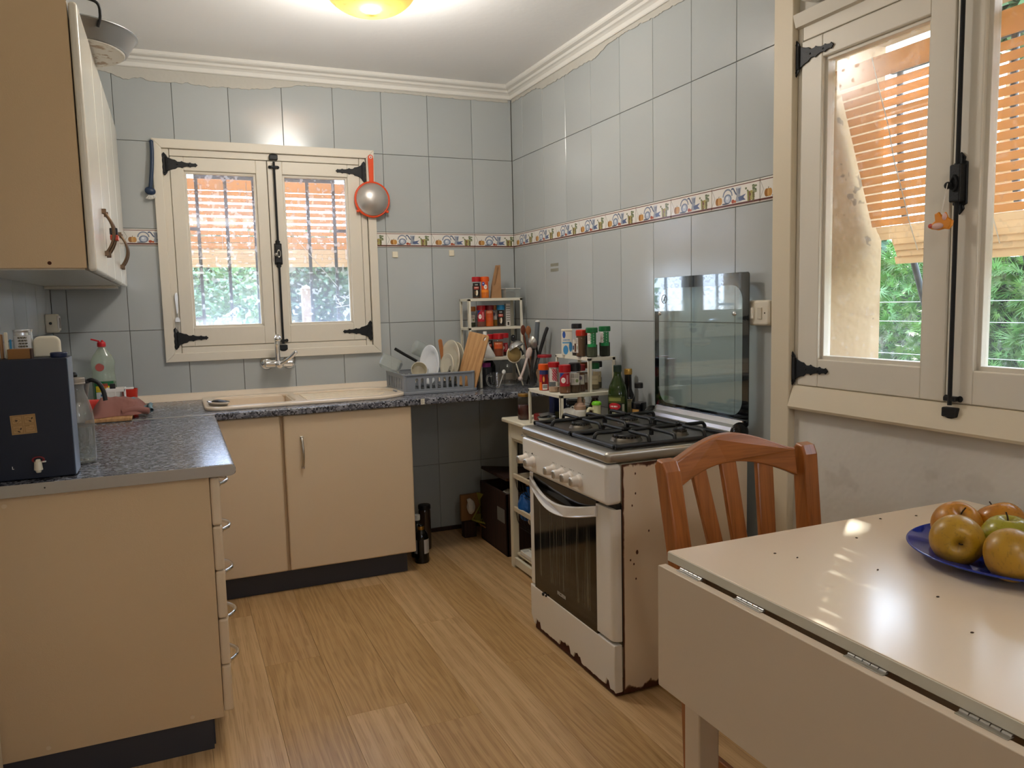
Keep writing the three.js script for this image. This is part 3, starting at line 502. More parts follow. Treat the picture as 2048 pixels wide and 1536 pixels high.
  part(post, 'post_shaft', bx(-0.96, -0.3, -1.58, -0.89, 1.4, -1.52, 0.006), std('#8d745c', 0.9)); part(post, 'post_cap', clean(new THREE.ConeGeometry(0.05, 0.03, 4).rotateY(Math.PI / 4)).translate(-0.925, 1.413, -1.55), std('#8d745c', 0.9));
  const tree = thing('tree', 'leafy garden tree out of sight, shading the large window from the sun', 'tree', [3.1, -0.3, 0.88]);
  part(tree, 'trunk', clean(tube([[0.3, 0, -0.5], [0.28, 1.2, -0.48], [0.1, 2.4, -0.2], [0, 3.6, 0]], 0.09, 20, 8)), M.cardboard);
  foliage(tree, 'foliage', 6500, leafGeo, M.leaf, () => { for (;;) { const a = rr(-1, 1), b = rr(-1, 1), c = rr(-1, 1); if (a * a + b * b + c * c < 1) return [a * 0.6, 3.75 + b * 0.75, c * 0.62]; } }, [0.1, 0.18], [0.06, 0.13, 0.03]);
  const fence = thing('wire_fence', 'thin wire garden fence in front of the hedges outside the large window', 'fence', [1.7, -0.3, 2], { abs: true });
  for (const y of [0.55, 0.75, 0.95, 1.12, 1.22]) part(fence, 'wire', rod([1.7, y, -2], [1.7, y, 5], 0.0016, 5), M.steel);
  for (const z of [-1.8, 0.6, 3.0, 4.9]) part(fence, 'fence_post', rod([1.7, -0.3, z], [1.7, 1.3, z], 0.02, 8), M.ironOut);
}
// ---------------------------------------------------------------- fitted cabinets and worktops
const TOP = 0.83;
{ // worktop with the sink cut-out
  const t = thing('worktop', 'speckled grey granite-look worktop along the back wall, holding the sink', 'worktop', [-1.15, 0.8, 0.31], { abs: true });
  const s = rrect(LEFT + 0.001, -0.62, -0.001, -0.001, 0), hole = rrect(-1.665, -0.50, -1.30, -0.11, 0.05, THREE.Path); s.holes.push(hole);
  part(t, 'top', uvBox(clean(extrude(s, 0.031, 0.007, 4)).rotateX(-Math.PI / 2).translate(0, 0.799, 0)), M.granite);
  const u = thing('worktop', 'speckled grey granite-look worktop along the left wall, with a metal end strip', 'worktop', [-1.98, 0.8, 1.22], { abs: true });
  part(u, 'top', uvBox(clean(extrude(rrect(LEFT + 0.001, -1.796, -1.66, -0.642, 0), 0.031, 0.012, 4)).rotateX(-Math.PI / 2).translate(0, 0.799, 0), 3.1, 1.7), M.granite);
  const es = shape([[LEFT, 0.799], [-1.674, 0.799], [-1.664, 0.803], [-1.66, 0.813], [-1.662, 0.823], [-1.67, 0.831], [LEFT, 0.831]]);
  part(u, 'end_strip', extrude(es, 0.0025, 0.0008, 1).translate(0, 0, 1.7965), M.steelBrushed, 'brushed metal end strip');
  part(u, 'screw', clean(new THREE.SphereGeometry(0.0022, 8, 6).translate(-2.125, 0.817, 1.7985)), M.black);
  part(u, 'joint_strip', bx(LEFT + 0.002, 0.8, 0.628, -1.662, 0.8315, 0.641, 0.001), M.steelBrushed);
  const st = thing('splash_strip', 'long cream plastic splash strip where the back worktop meets the tiles', 'trim strip', [-1.15, TOP, 0.01], { abs: true });
  part(st, 'strip', clean(extrude(shape([[0, TOP], [0.03, TOP], [0.026, TOP + 0.008], [0.01, TOP + 0.03], [0.0, TOP + 0.034]]), 2.29, 0.001, 1).rotateY(-Math.PI / 2).translate(-0.003, 0.0005, 0)), M.composite);
  const tag = thing('sticker', 'small torn white sticker on the front edge of the back worktop', 'sticker', [-0.755, 0.8, 0.6205], { abs: true });
  part(tag, 'paper', uvFit(bx(-0.764, 0.803, 0.6185, -0.746, 0.829, 0.6212, 0.0004)), std('#ffffff', 0.8, { map: ctex(48, 64, (g, w, h) => { g.fillStyle = '#ddd8c6'; g.fillRect(0, 0, w, h); g.fillStyle = '#8d8878'; for (let i = 0; i < 7; i++) g.fillRect(6, 6 + i * 8, 12 + (i * 17) % 24, 3); }) }));
}
const bowGeo = (len, out, r, ry = r) => { const p = []; for (let i = 0; i <= 16; i++) { const a = i / 16, s = Math.sin(a * Math.PI); p.push([-len / 2 + len * a, 0, out * Math.pow(s, 0.75)]); } return clean(tube(p, r, 32, 8)); }; // lies along x, bows to +z
{ // sink base cabinet
  const c = thing('base_cabinet', 'cream two-door base cabinet under the sink with a dark plinth', 'cabinet', [-1.24, 0, 0.3], { abs: true });
  part(c, 'carcass', bx(-1.72, 0.095, 0.02, -0.806, 0.798, 0.578, 0.001), M.creamSide);
  part(c, 'plinth', bx(-1.74, 0, 0.05, -0.842, 0.094, 0.562, 0.001), M.plinth, 'dark grey plinth');
  part(c, 'door', bx(-1.72, 0.1, 0.58, -1.397, 0.797, 0.602, 0.008, 3), M.cream);
  const d = part(c, 'door', bx(-1.384, 0.1, 0.58, -0.806, 0.797, 0.602, 0.008, 3), M.cream);
  part(d, 'handle', [bowGeo(0.135, 0.028, 0.0055).rotateZ(Math.PI / 2).translate(-1.309, 0.628, 0.602), ...[0.562, 0.694].map((y) => bx(-1.316, y - 0.006, 0.6, -1.302, y + 0.006, 0.61, 0.002))], M.steelBrushed, 'brushed steel bow handle');
}
{ // drawer cabinet along the left wall, its end towards the room
  const c = thing('drawer_cabinet', 'beige drawer cabinet against the left wall, seen from its blank end panel', 'cabinet', [-2.0, 0, 1.2], { abs: true });
  part(c, 'carcass', bx(LEFT + 0.002, 0.095, 0.66, -1.733, 0.797, 1.76, 0.001), M.creamSide);
  part(c, 'end_panel', bx(LEFT + 0.003, 0.092, 1.762, -1.731, 0.797, 1.781, 0.0015), M.creamSide);
  for (const [x, y] of [[-1.815, 0.112], [-2.17, 0.112], [-2.22, 0.776]]) part(c, 'screw_cap', clean(cyl(0.006, 0.006, 0.002, 14).rotateX(Math.PI / 2).translate(x, y, 1.781)), M.cream);
  part(c, 'plinth', bx(LEFT + 0.003, 0, 0.7, -1.757, 0.091, 1.75, 0.001), M.plinth, 'dark grey plinth');
  part(c, 'plinth_end', bx(LEFT + 0.003, 0, 1.7505, -1.762, 0.091, 1.775, 0.001), M.plinth);
  const ys = [0.106, 0.2455, 0.3835, 0.5245, 0.655, 0.796];
  for (let i = 0; i < 5; i++) {
    const d = part(c, 'drawer', bx(-1.73, ys[i] + 0.0012, 1.31, -1.704, ys[i + 1] - 0.0012, 1.783, 0.007, 3), M.cream);
    const y = ys[i + 1] - 0.052;
    part(d, 'handle', [bowGeo(0.13, 0.03, 0.0055).rotateY(Math.PI / 2).translate(-1.704, y, 1.57), ...[1.507, 1.633].map((z) => bx(-1.706, y - 0.007, z - 0.006, -1.696, y + 0.007, z + 0.006, 0.002))], M.chrome, 'chrome bow handle');
  }
  part(c, 'door', bx(-1.73, 0.107, 0.66, -1.706, 0.795, 1.307, 0.007, 3), M.cream);
}
{ // wall cabinets on the left
  const c = thing('wall_cabinet', 'long pale wall cabinet high on the left wall with four bow-handled doors', 'cabinet', [-2.15, 1.38, 0.82], { abs: true });
  const y0 = 1.382, y1 = 2.1, z0 = 0.03, z1 = 1.61;
  part(c, 'carcass', bx(LEFT + 0.002, y0 + 0.012, z0, -2.006, y1, z1 - 0.018, 0.001), M.whiteDoor);
  part(c, 'side_panel', bx(LEFT + 0.002, y0 + 0.004, z1 - 0.017, -2.006, y1, z1, 0.0015), M.creamSide);
  part(c, 'bottom_panel', bx(LEFT + 0.002, y0, z0, -2.012, y0 + 0.011, z1 - 0.018, 0.001), M.whiteDoor); part(c, 'bottom_rail', bx(LEFT + 0.002, y0 - 0.012, z0, -2.02, y0, z0 + 0.16, 0.002), M.whiteDoor);
  part(c, 'screw_cap', clean(cyl(0.005, 0.005, 0.002, 14).rotateX(Math.PI / 2).translate(-2.095, 1.40, z1)), M.rust);
  const zs = [z1, 1.222, 0.85, 0.43, z0];
  for (let i = 0; i < 4; i++) {
    const d = part(c, 'door', bx(-2.003, y0 - 0.004, zs[i + 1] + 0.0015, -1.981, y1, zs[i] - 0.0015, 0.009, 3), M.whiteDoor);
    const z = i % 2 ? zs[i] - 0.035 : zs[i + 1] + 0.05;
    part(d, 'handle', [bowGeo(0.135, 0.03, 0.005).rotateZ(Math.PI / 2).rotateY(Math.PI / 2).translate(-1.981, 1.515, z), ...[1.449, 1.581].map((y) => bx(-1.983, y - 0.008, z - 0.005, -1.968, y + 0.008, z + 0.005, 0.002))], M.bronze, 'bronze bow handle');
  }
  const k = thing('child_lock', 'small red and black clip on the middle handles of the wall cabinet', 'clip', [-1.955, 1.5, 1.19], { abs: true });
  part(k, 'clip', bx(-1.968, 1.515, 1.172, -1.944, 1.537, 1.2, 0.003), M.black); part(k, 'tab', bx(-1.967, 1.496, 1.168, -1.943, 1.514, 1.206, 0.003), phys('#c2452a', 0.4));
}
{ // paella pan on the wall cabinet
  const p = thing('paella_pan', 'shallow metal paella pan with a black loop handle on the wall cabinet', 'pan', [-2.05, 2.10, 1.13]);
  part(p, 'pan_body', lathe([[0, 0.006], [0.165, 0.006], [0.172, 0.008], [0.199, 0.054], [0.206, 0.056], [0.207, 0.06], [0.203, 0.062], [0.196, 0.058], [0.168, 0.011], [0, 0.0095]], 56), std('#a2a4a4', 0.38, { metalness: 0.85 }));
  part(p, 'pan_base', lathe([[0, 0], [0.16, 0], [0.164, 0.003], [0.164, 0.0058], [0, 0.0058]], 48), std('#ffffff', 0.45, { metalness: 0.35, map: dtex(128, 128, (u, v) => mix(hexc('#d5d0c6'), hexc('#8a6a4c'), 0.75 * sm(0.62, 0.75, fbm(u, v, 9, 9, 4, 2))), true, 0.25) }), 'pale scorched pan base');
  for (const s of [1.75, 1.75 + Math.PI]) part(p, 'loop_handle', clean(tube([[-0.045, 0.036, 0.19], [-0.05, 0.07, 0.205], [-0.035, 0.1, 0.22], [0.035, 0.1, 0.22], [0.05, 0.07, 0.205], [0.045, 0.036, 0.19]], 0.0045, 40, 8)).rotateY(s - 1.05), M.black);
  p.rotation.y = -0.4;
}
{ // sink and tap
  const s = thing('sink', 'cream composite sink with a grooved drainer and rounded right end', 'sink', [-1.23, TOP, 0.3], { abs: true });
  const o = rrect(-1.695, -0.535, -0.765, -0.05, [0.06, 0.2, 0.2, 0.06]); o.holes.push(rrect(-1.64, -0.475, -1.305, -0.13, 0.05, THREE.Path), rrect(-1.275, -0.475, -0.8, -0.13, [0.02, 0.16, 0.16, 0.02], THREE.Path));
  part(s, 'rim', clean(extrude(o, 0.016, 0.006, 3, 20)).rotateX(-Math.PI / 2).translate(0, TOP - 0.0005, 0), M.composite);
  part(s, 'bowl', [bx(-1.642, 0.68, 0.128, -1.632, 0.838, 0.477, 0.002), bx(-1.313, 0.68, 0.128, -1.303, 0.838, 0.477, 0.002), bx(-1.642, 0.68, 0.128, -1.303, 0.838, 0.138, 0.002), bx(-1.642, 0.68, 0.467, -1.303, 0.838, 0.477, 0.002), bx(-1.642, 0.672, 0.128, -1.303, 0.682, 0.477, 0.002)], M.composite);
  const d = rrect(-1.277, -0.477, -0.798, -0.128, [0.02, 0.16, 0.16, 0.02]);
  const grooves = []; for (let i = 0; i < 7; i++) grooves.push(bx(-1.25, 0.834, 0.17 + i * 0.044, -0.86 - 0.02 * Math.abs(i - 3), 0.8395, 0.19 + i * 0.044, 0.003));
  part(s, 'drainer', [clean(extrude(d, 0.005, 0.001, 1, 20)).rotateX(-Math.PI / 2).translate(0, TOP + 0.0005, 0), ...grooves], M.composite);
  part(s, 'waste', [clean(lathe([[0, 0.686], [0.035, 0.686], [0.04, 0.684], [0.04, 0.682]], 24)).translate(-1.47, 0, 0.3)], M.steel);
  const k = thing('scouring_pad', 'black scouring pad in a shiny dish at the left corner of the sink', 'scouring pad', [-1.64, TOP + 0.013, 0.43], { abs: true });
  part(k, 'pad', clean(new THREE.SphereGeometry(1, 20, 12).scale(0.022, 0.013, 0.055).rotateY(0.5).translate(-1.632, TOP + 0.027, 0.45)), M.black);
  part(k, 'dish', clean(lathe([[0, 0.001], [0.036, 0.001], [0.046, 0.018], [0.044, 0.018], [0.035, 0.003], [0, 0.003]], 28)).scale(0.8, 1, 1.55).rotateY(0.5).translate(-1.637, TOP + 0.0155, 0.45), M.chrome);
  const f = thing('tap', 'chrome wall-mounted mixer tap with a lever below the small window', 'tap', [-1.325, 0.99, 0], { abs: true });
  for (const x of [-1.378, -1.268]) { part(f, 'escutcheon', clean(lathe([[0, 0.022], [0.017, 0.022], [0.024, 0.018], [0.034, 0.006], [0.035, 0]], 28).rotateX(Math.PI / 2)).translate(x, 0.989, 0), M.chrome); }
  part(f, 'body', [clean(rod([-1.386, 0.989, 0.055], [-1.262, 0.989, 0.055], 0.019, 20)), ...[-1.378, -1.268].map((x) => clean(rod([x, 0.989, 0.01], [x, 0.989, 0.058], 0.0135, 16))), ...[-1.386, -1.262].map((x) => clean(new THREE.SphereGeometry(0.019, 16, 12).scale(0.4, 1, 1).translate(x, 0.989, 0.055)))], M.chrome);
  part(f, 'spout', [clean(tube([[-1.328, 0.998, 0.06], [-1.33, 1.05, 0.07], [-1.333, 1.095, 0.085], [-1.336, 1.122, 0.115], [-1.339, 1.127, 0.16], [-1.341, 1.12, 0.195]], 0.0125, 40, 14)), clean(new THREE.SphereGeometry(0.0165, 16, 12).scale(1, 0.9, 1.1).translate(-1.341, 1.118, 0.195)), clean(rod([-1.341, 1.122, 0.19], [-1.342, 1.09, 0.198], 0.0125, 16))], M.chrome);
  part(f, 'lever', [clean(new THREE.SphereGeometry(0.021, 18, 14).translate(-1.324, 0.985, 0.075)), clean(tube([[-1.324, 0.985, 0.082], [-1.302, 1.0, 0.105], [-1.275, 1.022, 0.125], [-1.252, 1.046, 0.138]], 0.0095, 24, 12)).scale(1, 1, 1), clean(new THREE.SphereGeometry(0.0095, 12, 10).translate(-1.252, 1.046, 0.138))], M.chrome);
}
// ---------------------------------------------------------------- hung on the window and wall
{
  const b = thing('dish_brush', 'navy dish brush with white bristles hung at the small window\'s left edge', 'brush', [-1.848, 1.8, 0.022], { abs: true });
  const bl = phys('#1d3350', 0.4);
  part(b, 'brush_handle', [clean(tube([[-1.838, 2.046, 0.02], [-1.838, 2.0, 0.024], [-1.843, 1.93, 0.03], [-1.85, 1.87, 0.03], [-1.855, 1.836, 0.028]], 0.0088, 30, 10)).scale(1, 1, 1), clean(new THREE.SphereGeometry(0.0095, 12, 10).translate(-1.838, 2.048, 0.02))], bl);
  part(b, 'head', clean(new THREE.SphereGeometry(1, 20, 14).scale(0.024, 0.019, 0.017).rotateZ(-0.3).translate(-1.857, 1.822, 0.026)), bl);
  const br = []; for (let i = 0; i < 44; i++) { const a = -1.95 + 1.5 * ((i * 0.618) % 1), e = rr(-0.4, 0.4); br.push(clean(rod([-1.858 + 0.012 * Math.cos(a), 1.818 + 0.012 * Math.sin(a), 0.024 + 0.01 * e], [-1.86 + 0.036 * Math.cos(a - 0.15), 1.816 + 0.032 * Math.sin(a - 0.15), 0.024 + 0.025 * e], 0.0011, 4))); }
  part(b, 'bristles', br, M.white, 'white bristles', 'stuff');
  const s = thing('strainer', 'orange-rimmed metal sieve hung at the small window\'s top right corner', 'sieve', [-0.812, 1.71, 0.024], { abs: true });
  const cx = -0.812, cy = 1.813, R = 0.088;
  part(s, 'ring', clean(new THREE.TorusGeometry(R, 0.0055, 10, 56)).scale(1, 1, 1.5).translate(cx, cy, 0.034), M.orangePlastic);
  part(s, 'sieve_handle', [clean(extrude(shape([[-0.011, 0], [0.011, 0], [0.0145, 0.12], [0.012, 0.137], [0.004, 0.143], [-0.004, 0.143], [-0.012, 0.137], [-0.0145, 0.12]]), 0.009, 0.003, 2)).translate(cx, cy + R - 0.004, 0.0295)], M.orangePlastic);
  part(s, 'hanging_eye', clean(new THREE.TorusGeometry(0.006, 0.002, 6, 16)).translate(cx, cy + R + 0.126, 0.0385), M.white);
  part(s, 'hook_nail', clean(rod([cx, cy + R + 0.127, 0.005], [cx, cy + R + 0.127, 0.046], 0.0022, 8)), M.steelBrushed);
  for (const d of [-1, 1]) part(s, 'lug', bx(cx + d * 0.077 - 0.0075, cy - 0.066, 0.027, cx + d * 0.077 + 0.0075, cy - 0.053, 0.041, 0.003).translate(0, 0, 0), M.orangePlastic);
  const bowl = []; for (let i = 0; i <= 10; i++) { const a = i / 10 * 1.35; bowl.push([0.086 * Math.sin(a) / Math.sin(1.35), -0.052 * (Math.cos(a) - Math.cos(1.35)) / (1 - Math.cos(1.35))]); }
  part(s, 'mesh_bowl', clean(lathe(bowl, 48)).rotateX(-Math.PI / 2).translate(cx, cy, 0.036), M.mesh, 'fine wire mesh bowl');
  const f = thing('fork', 'steel fork stuck upright behind the small window\'s lower left hinge', 'fork', [-1.777, 1.17, 0.018], { abs: true });
  part(f, 'fork_body', [clean(extrude(shape([[-0.0035, 0], [0.0035, 0], [0.0085, 0.085], [0.006, 0.1], [0, 0.104], [-0.006, 0.1], [-0.0085, 0.085]]), 0.003, 0.0012, 2)).translate(-1.776, 1.245, 0.016), clean(rod([-1.777, 1.232, 0.017], [-1.776, 1.25, 0.0175], 0.003, 8)), clean(extrude(shape([[-0.012, 0], [0.012, 0], [0.011, 0.014], [0.003, 0.026], [-0.003, 0.026], [-0.011, 0.014]]), 0.0025, 0.001, 1)).translate(-1.777, 1.21, 0.0158)], M.steel);
  for (let i = 0; i < 4; i++) part(f, 'tine', clean(rod([-1.7865 + i * 0.0063, 1.158, 0.0168], [-1.7865 + i * 0.0063, 1.212, 0.017], 0.0014, 6)), M.steel);
}
// ---------------------------------------------------------------- on the left worktop
function labelBand(r, h, y, a0, a1, tex, rough = 0.5) { // a printed band round a jar, angles from +z towards +x
  const g = new THREE.CylinderGeometry(r, r, h, 24, 1, true, a0, a1 - a0).translate(0, y + h / 2, 0); return [g, std('#ffffff', rough, { map: tex })];
}
{
  const b = thing('wine_box', 'large dark blue bag-in-box wine carton with a small tap on the left worktop', 'carton', [-2.18, 0.832, 1.69], { abs: true });
  part(b, 'carton', bx(-2.297, 0.832, 1.635, -2.059, 1.147, 1.742, 0.004, 2), M.navy);
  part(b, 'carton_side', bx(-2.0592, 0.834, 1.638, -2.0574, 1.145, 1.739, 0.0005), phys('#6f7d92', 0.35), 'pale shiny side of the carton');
  const pic = ctex(256, 256, (g, w, h) => {
    g.fillStyle = '#b28e5e'; g.fillRect(0, 0, w, h); g.strokeStyle = '#7a5c34'; g.lineWidth = 3; g.fillStyle = '#2a1c10';
    for (const [x, y] of [[10, 10], [134, 10], [10, 134], [134, 134]]) { g.strokeRect(x, y, 112, 112); g.strokeRect(x + 8, y + 8, 96, 96); }
    g.beginPath(); g.moveTo(30, 78); g.lineTo(64, 40); g.lineTo(104, 70); g.lineTo(70, 108); g.closePath(); g.stroke(); g.beginPath(); g.moveTo(44, 72); g.lineTo(62, 56); g.lineTo(62, 66); g.lineTo(74, 66); g.lineTo(74, 78); g.lineTo(62, 78); g.lineTo(62, 90); g.fill();
    for (const [x, y] of [[186, 62], [62, 190]]) { g.beginPath(); g.arc(x - 6, y, 26, 0, 7); g.stroke(); g.beginPath(); g.arc(x - 6, y, 15, 0, 7); g.stroke(); g.beginPath(); g.ellipse(x + 34, y - 6, 7, 15, 0.3, 0, 7); g.fill(); g.beginPath(); g.ellipse(x + 12, y + 30, 16, 7, 0.5, 0, 7); g.fill(); }
    g.beginPath(); g.moveTo(150, 190); g.quadraticCurveTo(180, 170, 226, 178); g.quadraticCurveTo(232, 200, 200, 210); g.lineTo(150, 204); g.stroke(); for (const x of [150, 166, 178]) g.strokeRect(x, 146, 4, 14);
  });
  part(b, 'picture_label', clean(new THREE.PlaneGeometry(0.0565, 0.0505).rotateZ(0.035).translate(-2.168, 0.978, 1.7426)), std('#ffffff', 0.7, { map: pic }), 'four-picture instruction label');
  const tap = part(b, 'tap', [clean(cyl(0.0105, 0.0085, 0.022, 16)).translate(-2.142, 0.857, 1.752), clean(cyl(0.0055, 0.0085, 0.008, 14)).translate(-2.142, 0.85, 1.752), bx(-2.1475, 0.874, 1.741, -2.1365, 0.884, 1.757, 0.003)], M.ivory, 'cream spout of the tap');
  part(tap, 'tap_collar', clean(new THREE.TorusGeometry(0.0125, 0.003, 8, 20)).scale(1, 0.6, 1).translate(-2.142, 0.882, 1.7425), phys('#7c1420', 0.4)); part(tap, 'tap_lever', bx(-2.1325, 0.8755, 1.744, -2.124, 0.8785, 1.754, 0.001), M.white);
  const L = new TextGeometry('L', { font: FONT, size: 0.0075, depth: 0.0004, curveSegments: 3 }); part(b, 'lettering', clean(L).translate(-2.203, 0.862, 1.742), M.white);
}
{
  const y = 1.147;
  const mb = thing('matchbox', 'small brown cardboard box lying on top of the wine carton', 'box', [-2.166, y, 1.72], { abs: true });
  part(mb, 'box_body', bx(-2.192, y, 1.693, -2.142, y + 0.026, 1.73, 0.001), M.cardboard); part(mb, 'box_band', bx(-2.1425, y, 1.694, -2.1385, y + 0.0255, 1.7295, 0.0008), M.darkWood);
  const can = thing('printed_tin', 'silver tumbler with a dark leafy print behind the small brown box', 'tin', [-2.165, y, 1.663]);
  part(can, 'tin_body', lathe(soft([[0, 0], [0.021, 0], [0.024, 0.004], [0.022, 0.068], [0.0235, 0.071], [0.0235, 0.075], [0.0215, 0.075], [0.02, 0.06], [0.021, 0.006], [0, 0.004]], 0.002), 32), std('#cfd3d6', 0.25, { metalness: 0.7 }));
  const [lg, lm] = labelBand(0.0237, 0.042, 0.018, -0.9, 1.0, ctex(160, 128, (g, w, h) => { g.fillStyle = '#c9cdd0'; g.fillRect(0, 0, w, h); for (let i = 0; i < 70; i++) { g.fillStyle = ['#3b3a33', '#6a675a', '#8c8a7c'][i % 3]; g.beginPath(); g.ellipse(50 + (i * 37) % 70, 20 + (i * 23) % 92, 9, 4 + i % 4, i, 0, 7); g.fill(); } })); part(can, 'print', lg, lm);
  const sp = thing('plastic_cover', 'white rounded plastic lid standing upright on the wine carton', 'lid', [-2.111, y, 1.668], { abs: true });
  part(sp, 'lid_body', clean(extrude(rrect(-2.142, y, -2.078, y + 0.056, [0.004, 0.004, 0.018, 0.018]), 0.02, 0.006, 3)).translate(0, 0, 1.655), M.ivory);
  const bl = thing('bottle_stopper', 'flat navy blue screw cap lying at the wine carton\'s right corner', 'cap', [-2.079, y, 1.712]);
  part(bl, 'cap_body', lathe(soft([[0, 0], [0.02, 0], [0.0205, 0.0115], [0.018, 0.0135], [0, 0.0135]], 0.002), 32), phys('#142347', 0.35));
  const sc = thing('wood_scrap', 'cluster of pale wooden pegs at the left edge on the wine carton', 'pegs', [-2.215, y, 1.69], { abs: true });
  for (let i = 0; i < 4; i++) part(sc, 'peg', bx(-2.236 + i * 0.011, y, 1.684, -2.228 + i * 0.011, y + 0.072 + 0.01 * Math.sin(i * 2), 1.694, 0.002), i % 2 ? M.ivory : M.kraft);
  part(sc, 'blue_peg', bx(-2.194, y, 1.674, -2.189, y + 0.05, 1.68, 0.001).rotateZ(0), M.blueCap);
}
{ // water bottle
  const b = thing('glass_bottle', 'wide clear glass bottle half full of water beside the wine carton', 'bottle', [-2.062, 0.832, 1.545]);
  const prof = [[0, 0.002], [0.034, 0.0], [0.038, 0.004], [0.0385, 0.012], [0.0385, 0.125], [0.036, 0.15], [0.029, 0.178], [0.0215, 0.2], [0.0185, 0.212], [0.0185, 0.228], [0.0205, 0.23]];
  part(b, 'glass', lathe(prof, 40), phys('#dcdcd8', 0.05, { transmission: 0.82, thickness: 0 }));
  part(b, 'lip', clean(new THREE.TorusGeometry(0.02, 0.0035, 10, 32).rotateX(Math.PI / 2)).translate(0, 0.23, 0), std('#b5aca0', 0.35, { metalness: 0.4 }));
  part(b, 'screw_lid', lathe(soft([[0, 0.246], [0.0215, 0.246], [0.023, 0.244], [0.023, 0.231], [0.019, 0.23], [0, 0.23]], 0.002), 32), std('#a79f94', 0.4, { metalness: 0.5 }));
  part(b, 'water', lathe([[0, 0.005], [0.033, 0.005], [0.0368, 0.011], [0.0368, 0.102], [0, 0.102]], 40), phys('#eef6f6', 0.0, { transmission: 1, thickness: 0.05, ior: 1.33 }));
  const k = thing('coffee_pot', 'stovetop coffee pot with a black curved handle behind the water bottle', 'coffee pot', [-2.165, 0.832, 0.62]);
  part(k, 'pot', lathe([[0, 0], [0.05, 0], [0.052, 0.008], [0.043, 0.07], [0.04, 0.078], [0.04, 0.086], [0.052, 0.155], [0.053, 0.16], [0, 0.16]], 10), std('#9b9c9d', 0.3, { metalness: 1 }));
  part(k, 'pot_lid', [clean(lathe([[0.054, 0.16], [0.055, 0.164], [0.02, 0.18], [0, 0.182]], 10)), clean(new THREE.SphereGeometry(0.012, 12, 8).translate(0, 0.19, 0))], M.black);
  part(k, 'pot_handle', clean(tube([[0.045, 0.165, 0.01], [0.062, 0.168, 0.012], [0.083, 0.155, 0.014], [0.098, 0.125, 0.016], [0.104, 0.085, 0.018]], 0.0085, 30, 10)).scale(1, 1, 1), M.black);
}
{ // soap, sponge, holder, towel, chopping board
  const s = thing('dish_soap', 'clear and green dish soap bottle with a red flip cap at the tiles', 'bottle', [-2.103, 0.832, 0.09]);
  const body = (y0, y1, f) => { const p = []; for (let i = 0; i <= 16; i++) { const y = y0 + (y1 - y0) * i / 16; p.push([f(y), y]); } return p; };
  const pr = (y) => y < 0.02 ? 0.045 + 0.005 * Math.sqrt(Math.max(0, y / 0.02)) : y < 0.13 ? 0.05 : y < 0.2 ? 0.05 - 0.004 * Math.sin((y - 0.13) / 0.07 * Math.PI) : y < 0.262 ? 0.05 * Math.cos((y - 0.2) / 0.062 * 1.15) : 0.016;
  part(s, 'bottle_body', lathe([[0, 0], ...body(0.001, 0.27, pr), [0.014, 0.275]], 40).scale(1, 1, 0.6), phys('#e8f0e6', 0.12, { transmission: 0.75, thickness: 0 }));
  part(s, 'soap_liquid', lathe([[0, 0.003], ...body(0.004, 0.118, (y) => pr(y) - 0.0015), [0, 0.118]], 36).scale(1, 1, 0.6), phys('#0f6a38', 0.2));
  const fr = ctex(192, 192, (g, w, h) => { g.fillStyle = '#0f6a3a'; g.fillRect(0, 0, w, h); g.fillStyle = '#e9cf2c'; g.fillRect(14, 40, 164, 52); g.fillStyle = '#e9eef0'; g.beginPath(); g.moveTo(14, 96); g.lineTo(178, 84); g.lineTo(178, 186); g.lineTo(14, 186); g.fill(); g.fillStyle = '#c7362a'; for (let i = 0; i < 4; i++) g.fillRect(66 + i * 17, 18, 11, 38); g.fillRect(62, 34, 70, 7); g.fillStyle = '#2c5f9a'; g.fillRect(60, 112, 70, 18); g.fillStyle = '#1d7a48'; g.beginPath(); g.arc(140, 150, 26, 0, 7); g.fill(); g.fillStyle = '#8f8a2a'; for (let i = 0; i < 8; i++) g.fillRect(24 + i * 18, 74, 12, 4); });
  const [g1, m1] = labelBand(0.0512, 0.1, 0.02, -0.85, 0.85, fr, 0.3); part(s, 'front_label', g1.scale(1, 1, 0.61), m1);
  part(s, 'round_sticker', clean(new THREE.CircleGeometry(0.018, 24)).translate(-0.012, 0.185, 0.0292), std('#b85a52', 0.5));
  part(s, 'cap', [clean(lathe(soft([[0, 0.3], [0.015, 0.3], [0.018, 0.292], [0.018, 0.276], [0, 0.275]], 0.003), 24)), bx(-0.036, -0.0035, -0.006, 0.002, 0.0035, 0.006, 0.003).rotateZ(-0.3).translate(-0.008, 0.302, 0), clean(new THREE.SphereGeometry(0.006, 10, 8).translate(0.004, 0.302, 0))], phys('#c8222a', 0.3));
  const h = thing('brush_holder', 'small white plastic holder with a black clip before the dish soap', 'holder', [-2.045, 0.832, 0.25], { abs: true });
  part(h, 'holder_body', [bx(-2.088, 0.832, 0.2, -2.082, 0.93, 0.3, 0.002), bx(-2.015, 0.832, 0.2, -2.009, 0.93, 0.3, 0.002), bx(-2.088, 0.832, 0.294, -2.009, 0.86, 0.3, 0.002), bx(-2.088, 0.916, 0.294, -2.009, 0.932, 0.3, 0.002), bx(-2.088, 0.832, 0.2, -2.009, 0.93, 0.205, 0.002), bx(-2.052, 0.86, 0.294, -2.046, 0.92, 0.3, 0.001), bx(-2.01, 0.926, 0.26, -1.975, 0.932, 0.3, 0.002)], M.white);
  part(h, 'clip', bx(-2.068, 0.93, 0.27, -2.046, 0.953, 0.296, 0.003), M.black);
  const r = thing('red_cup', 'translucent red plastic cup between the white holder and the tiles', 'cup', [-1.995, 0.832, 0.2]);
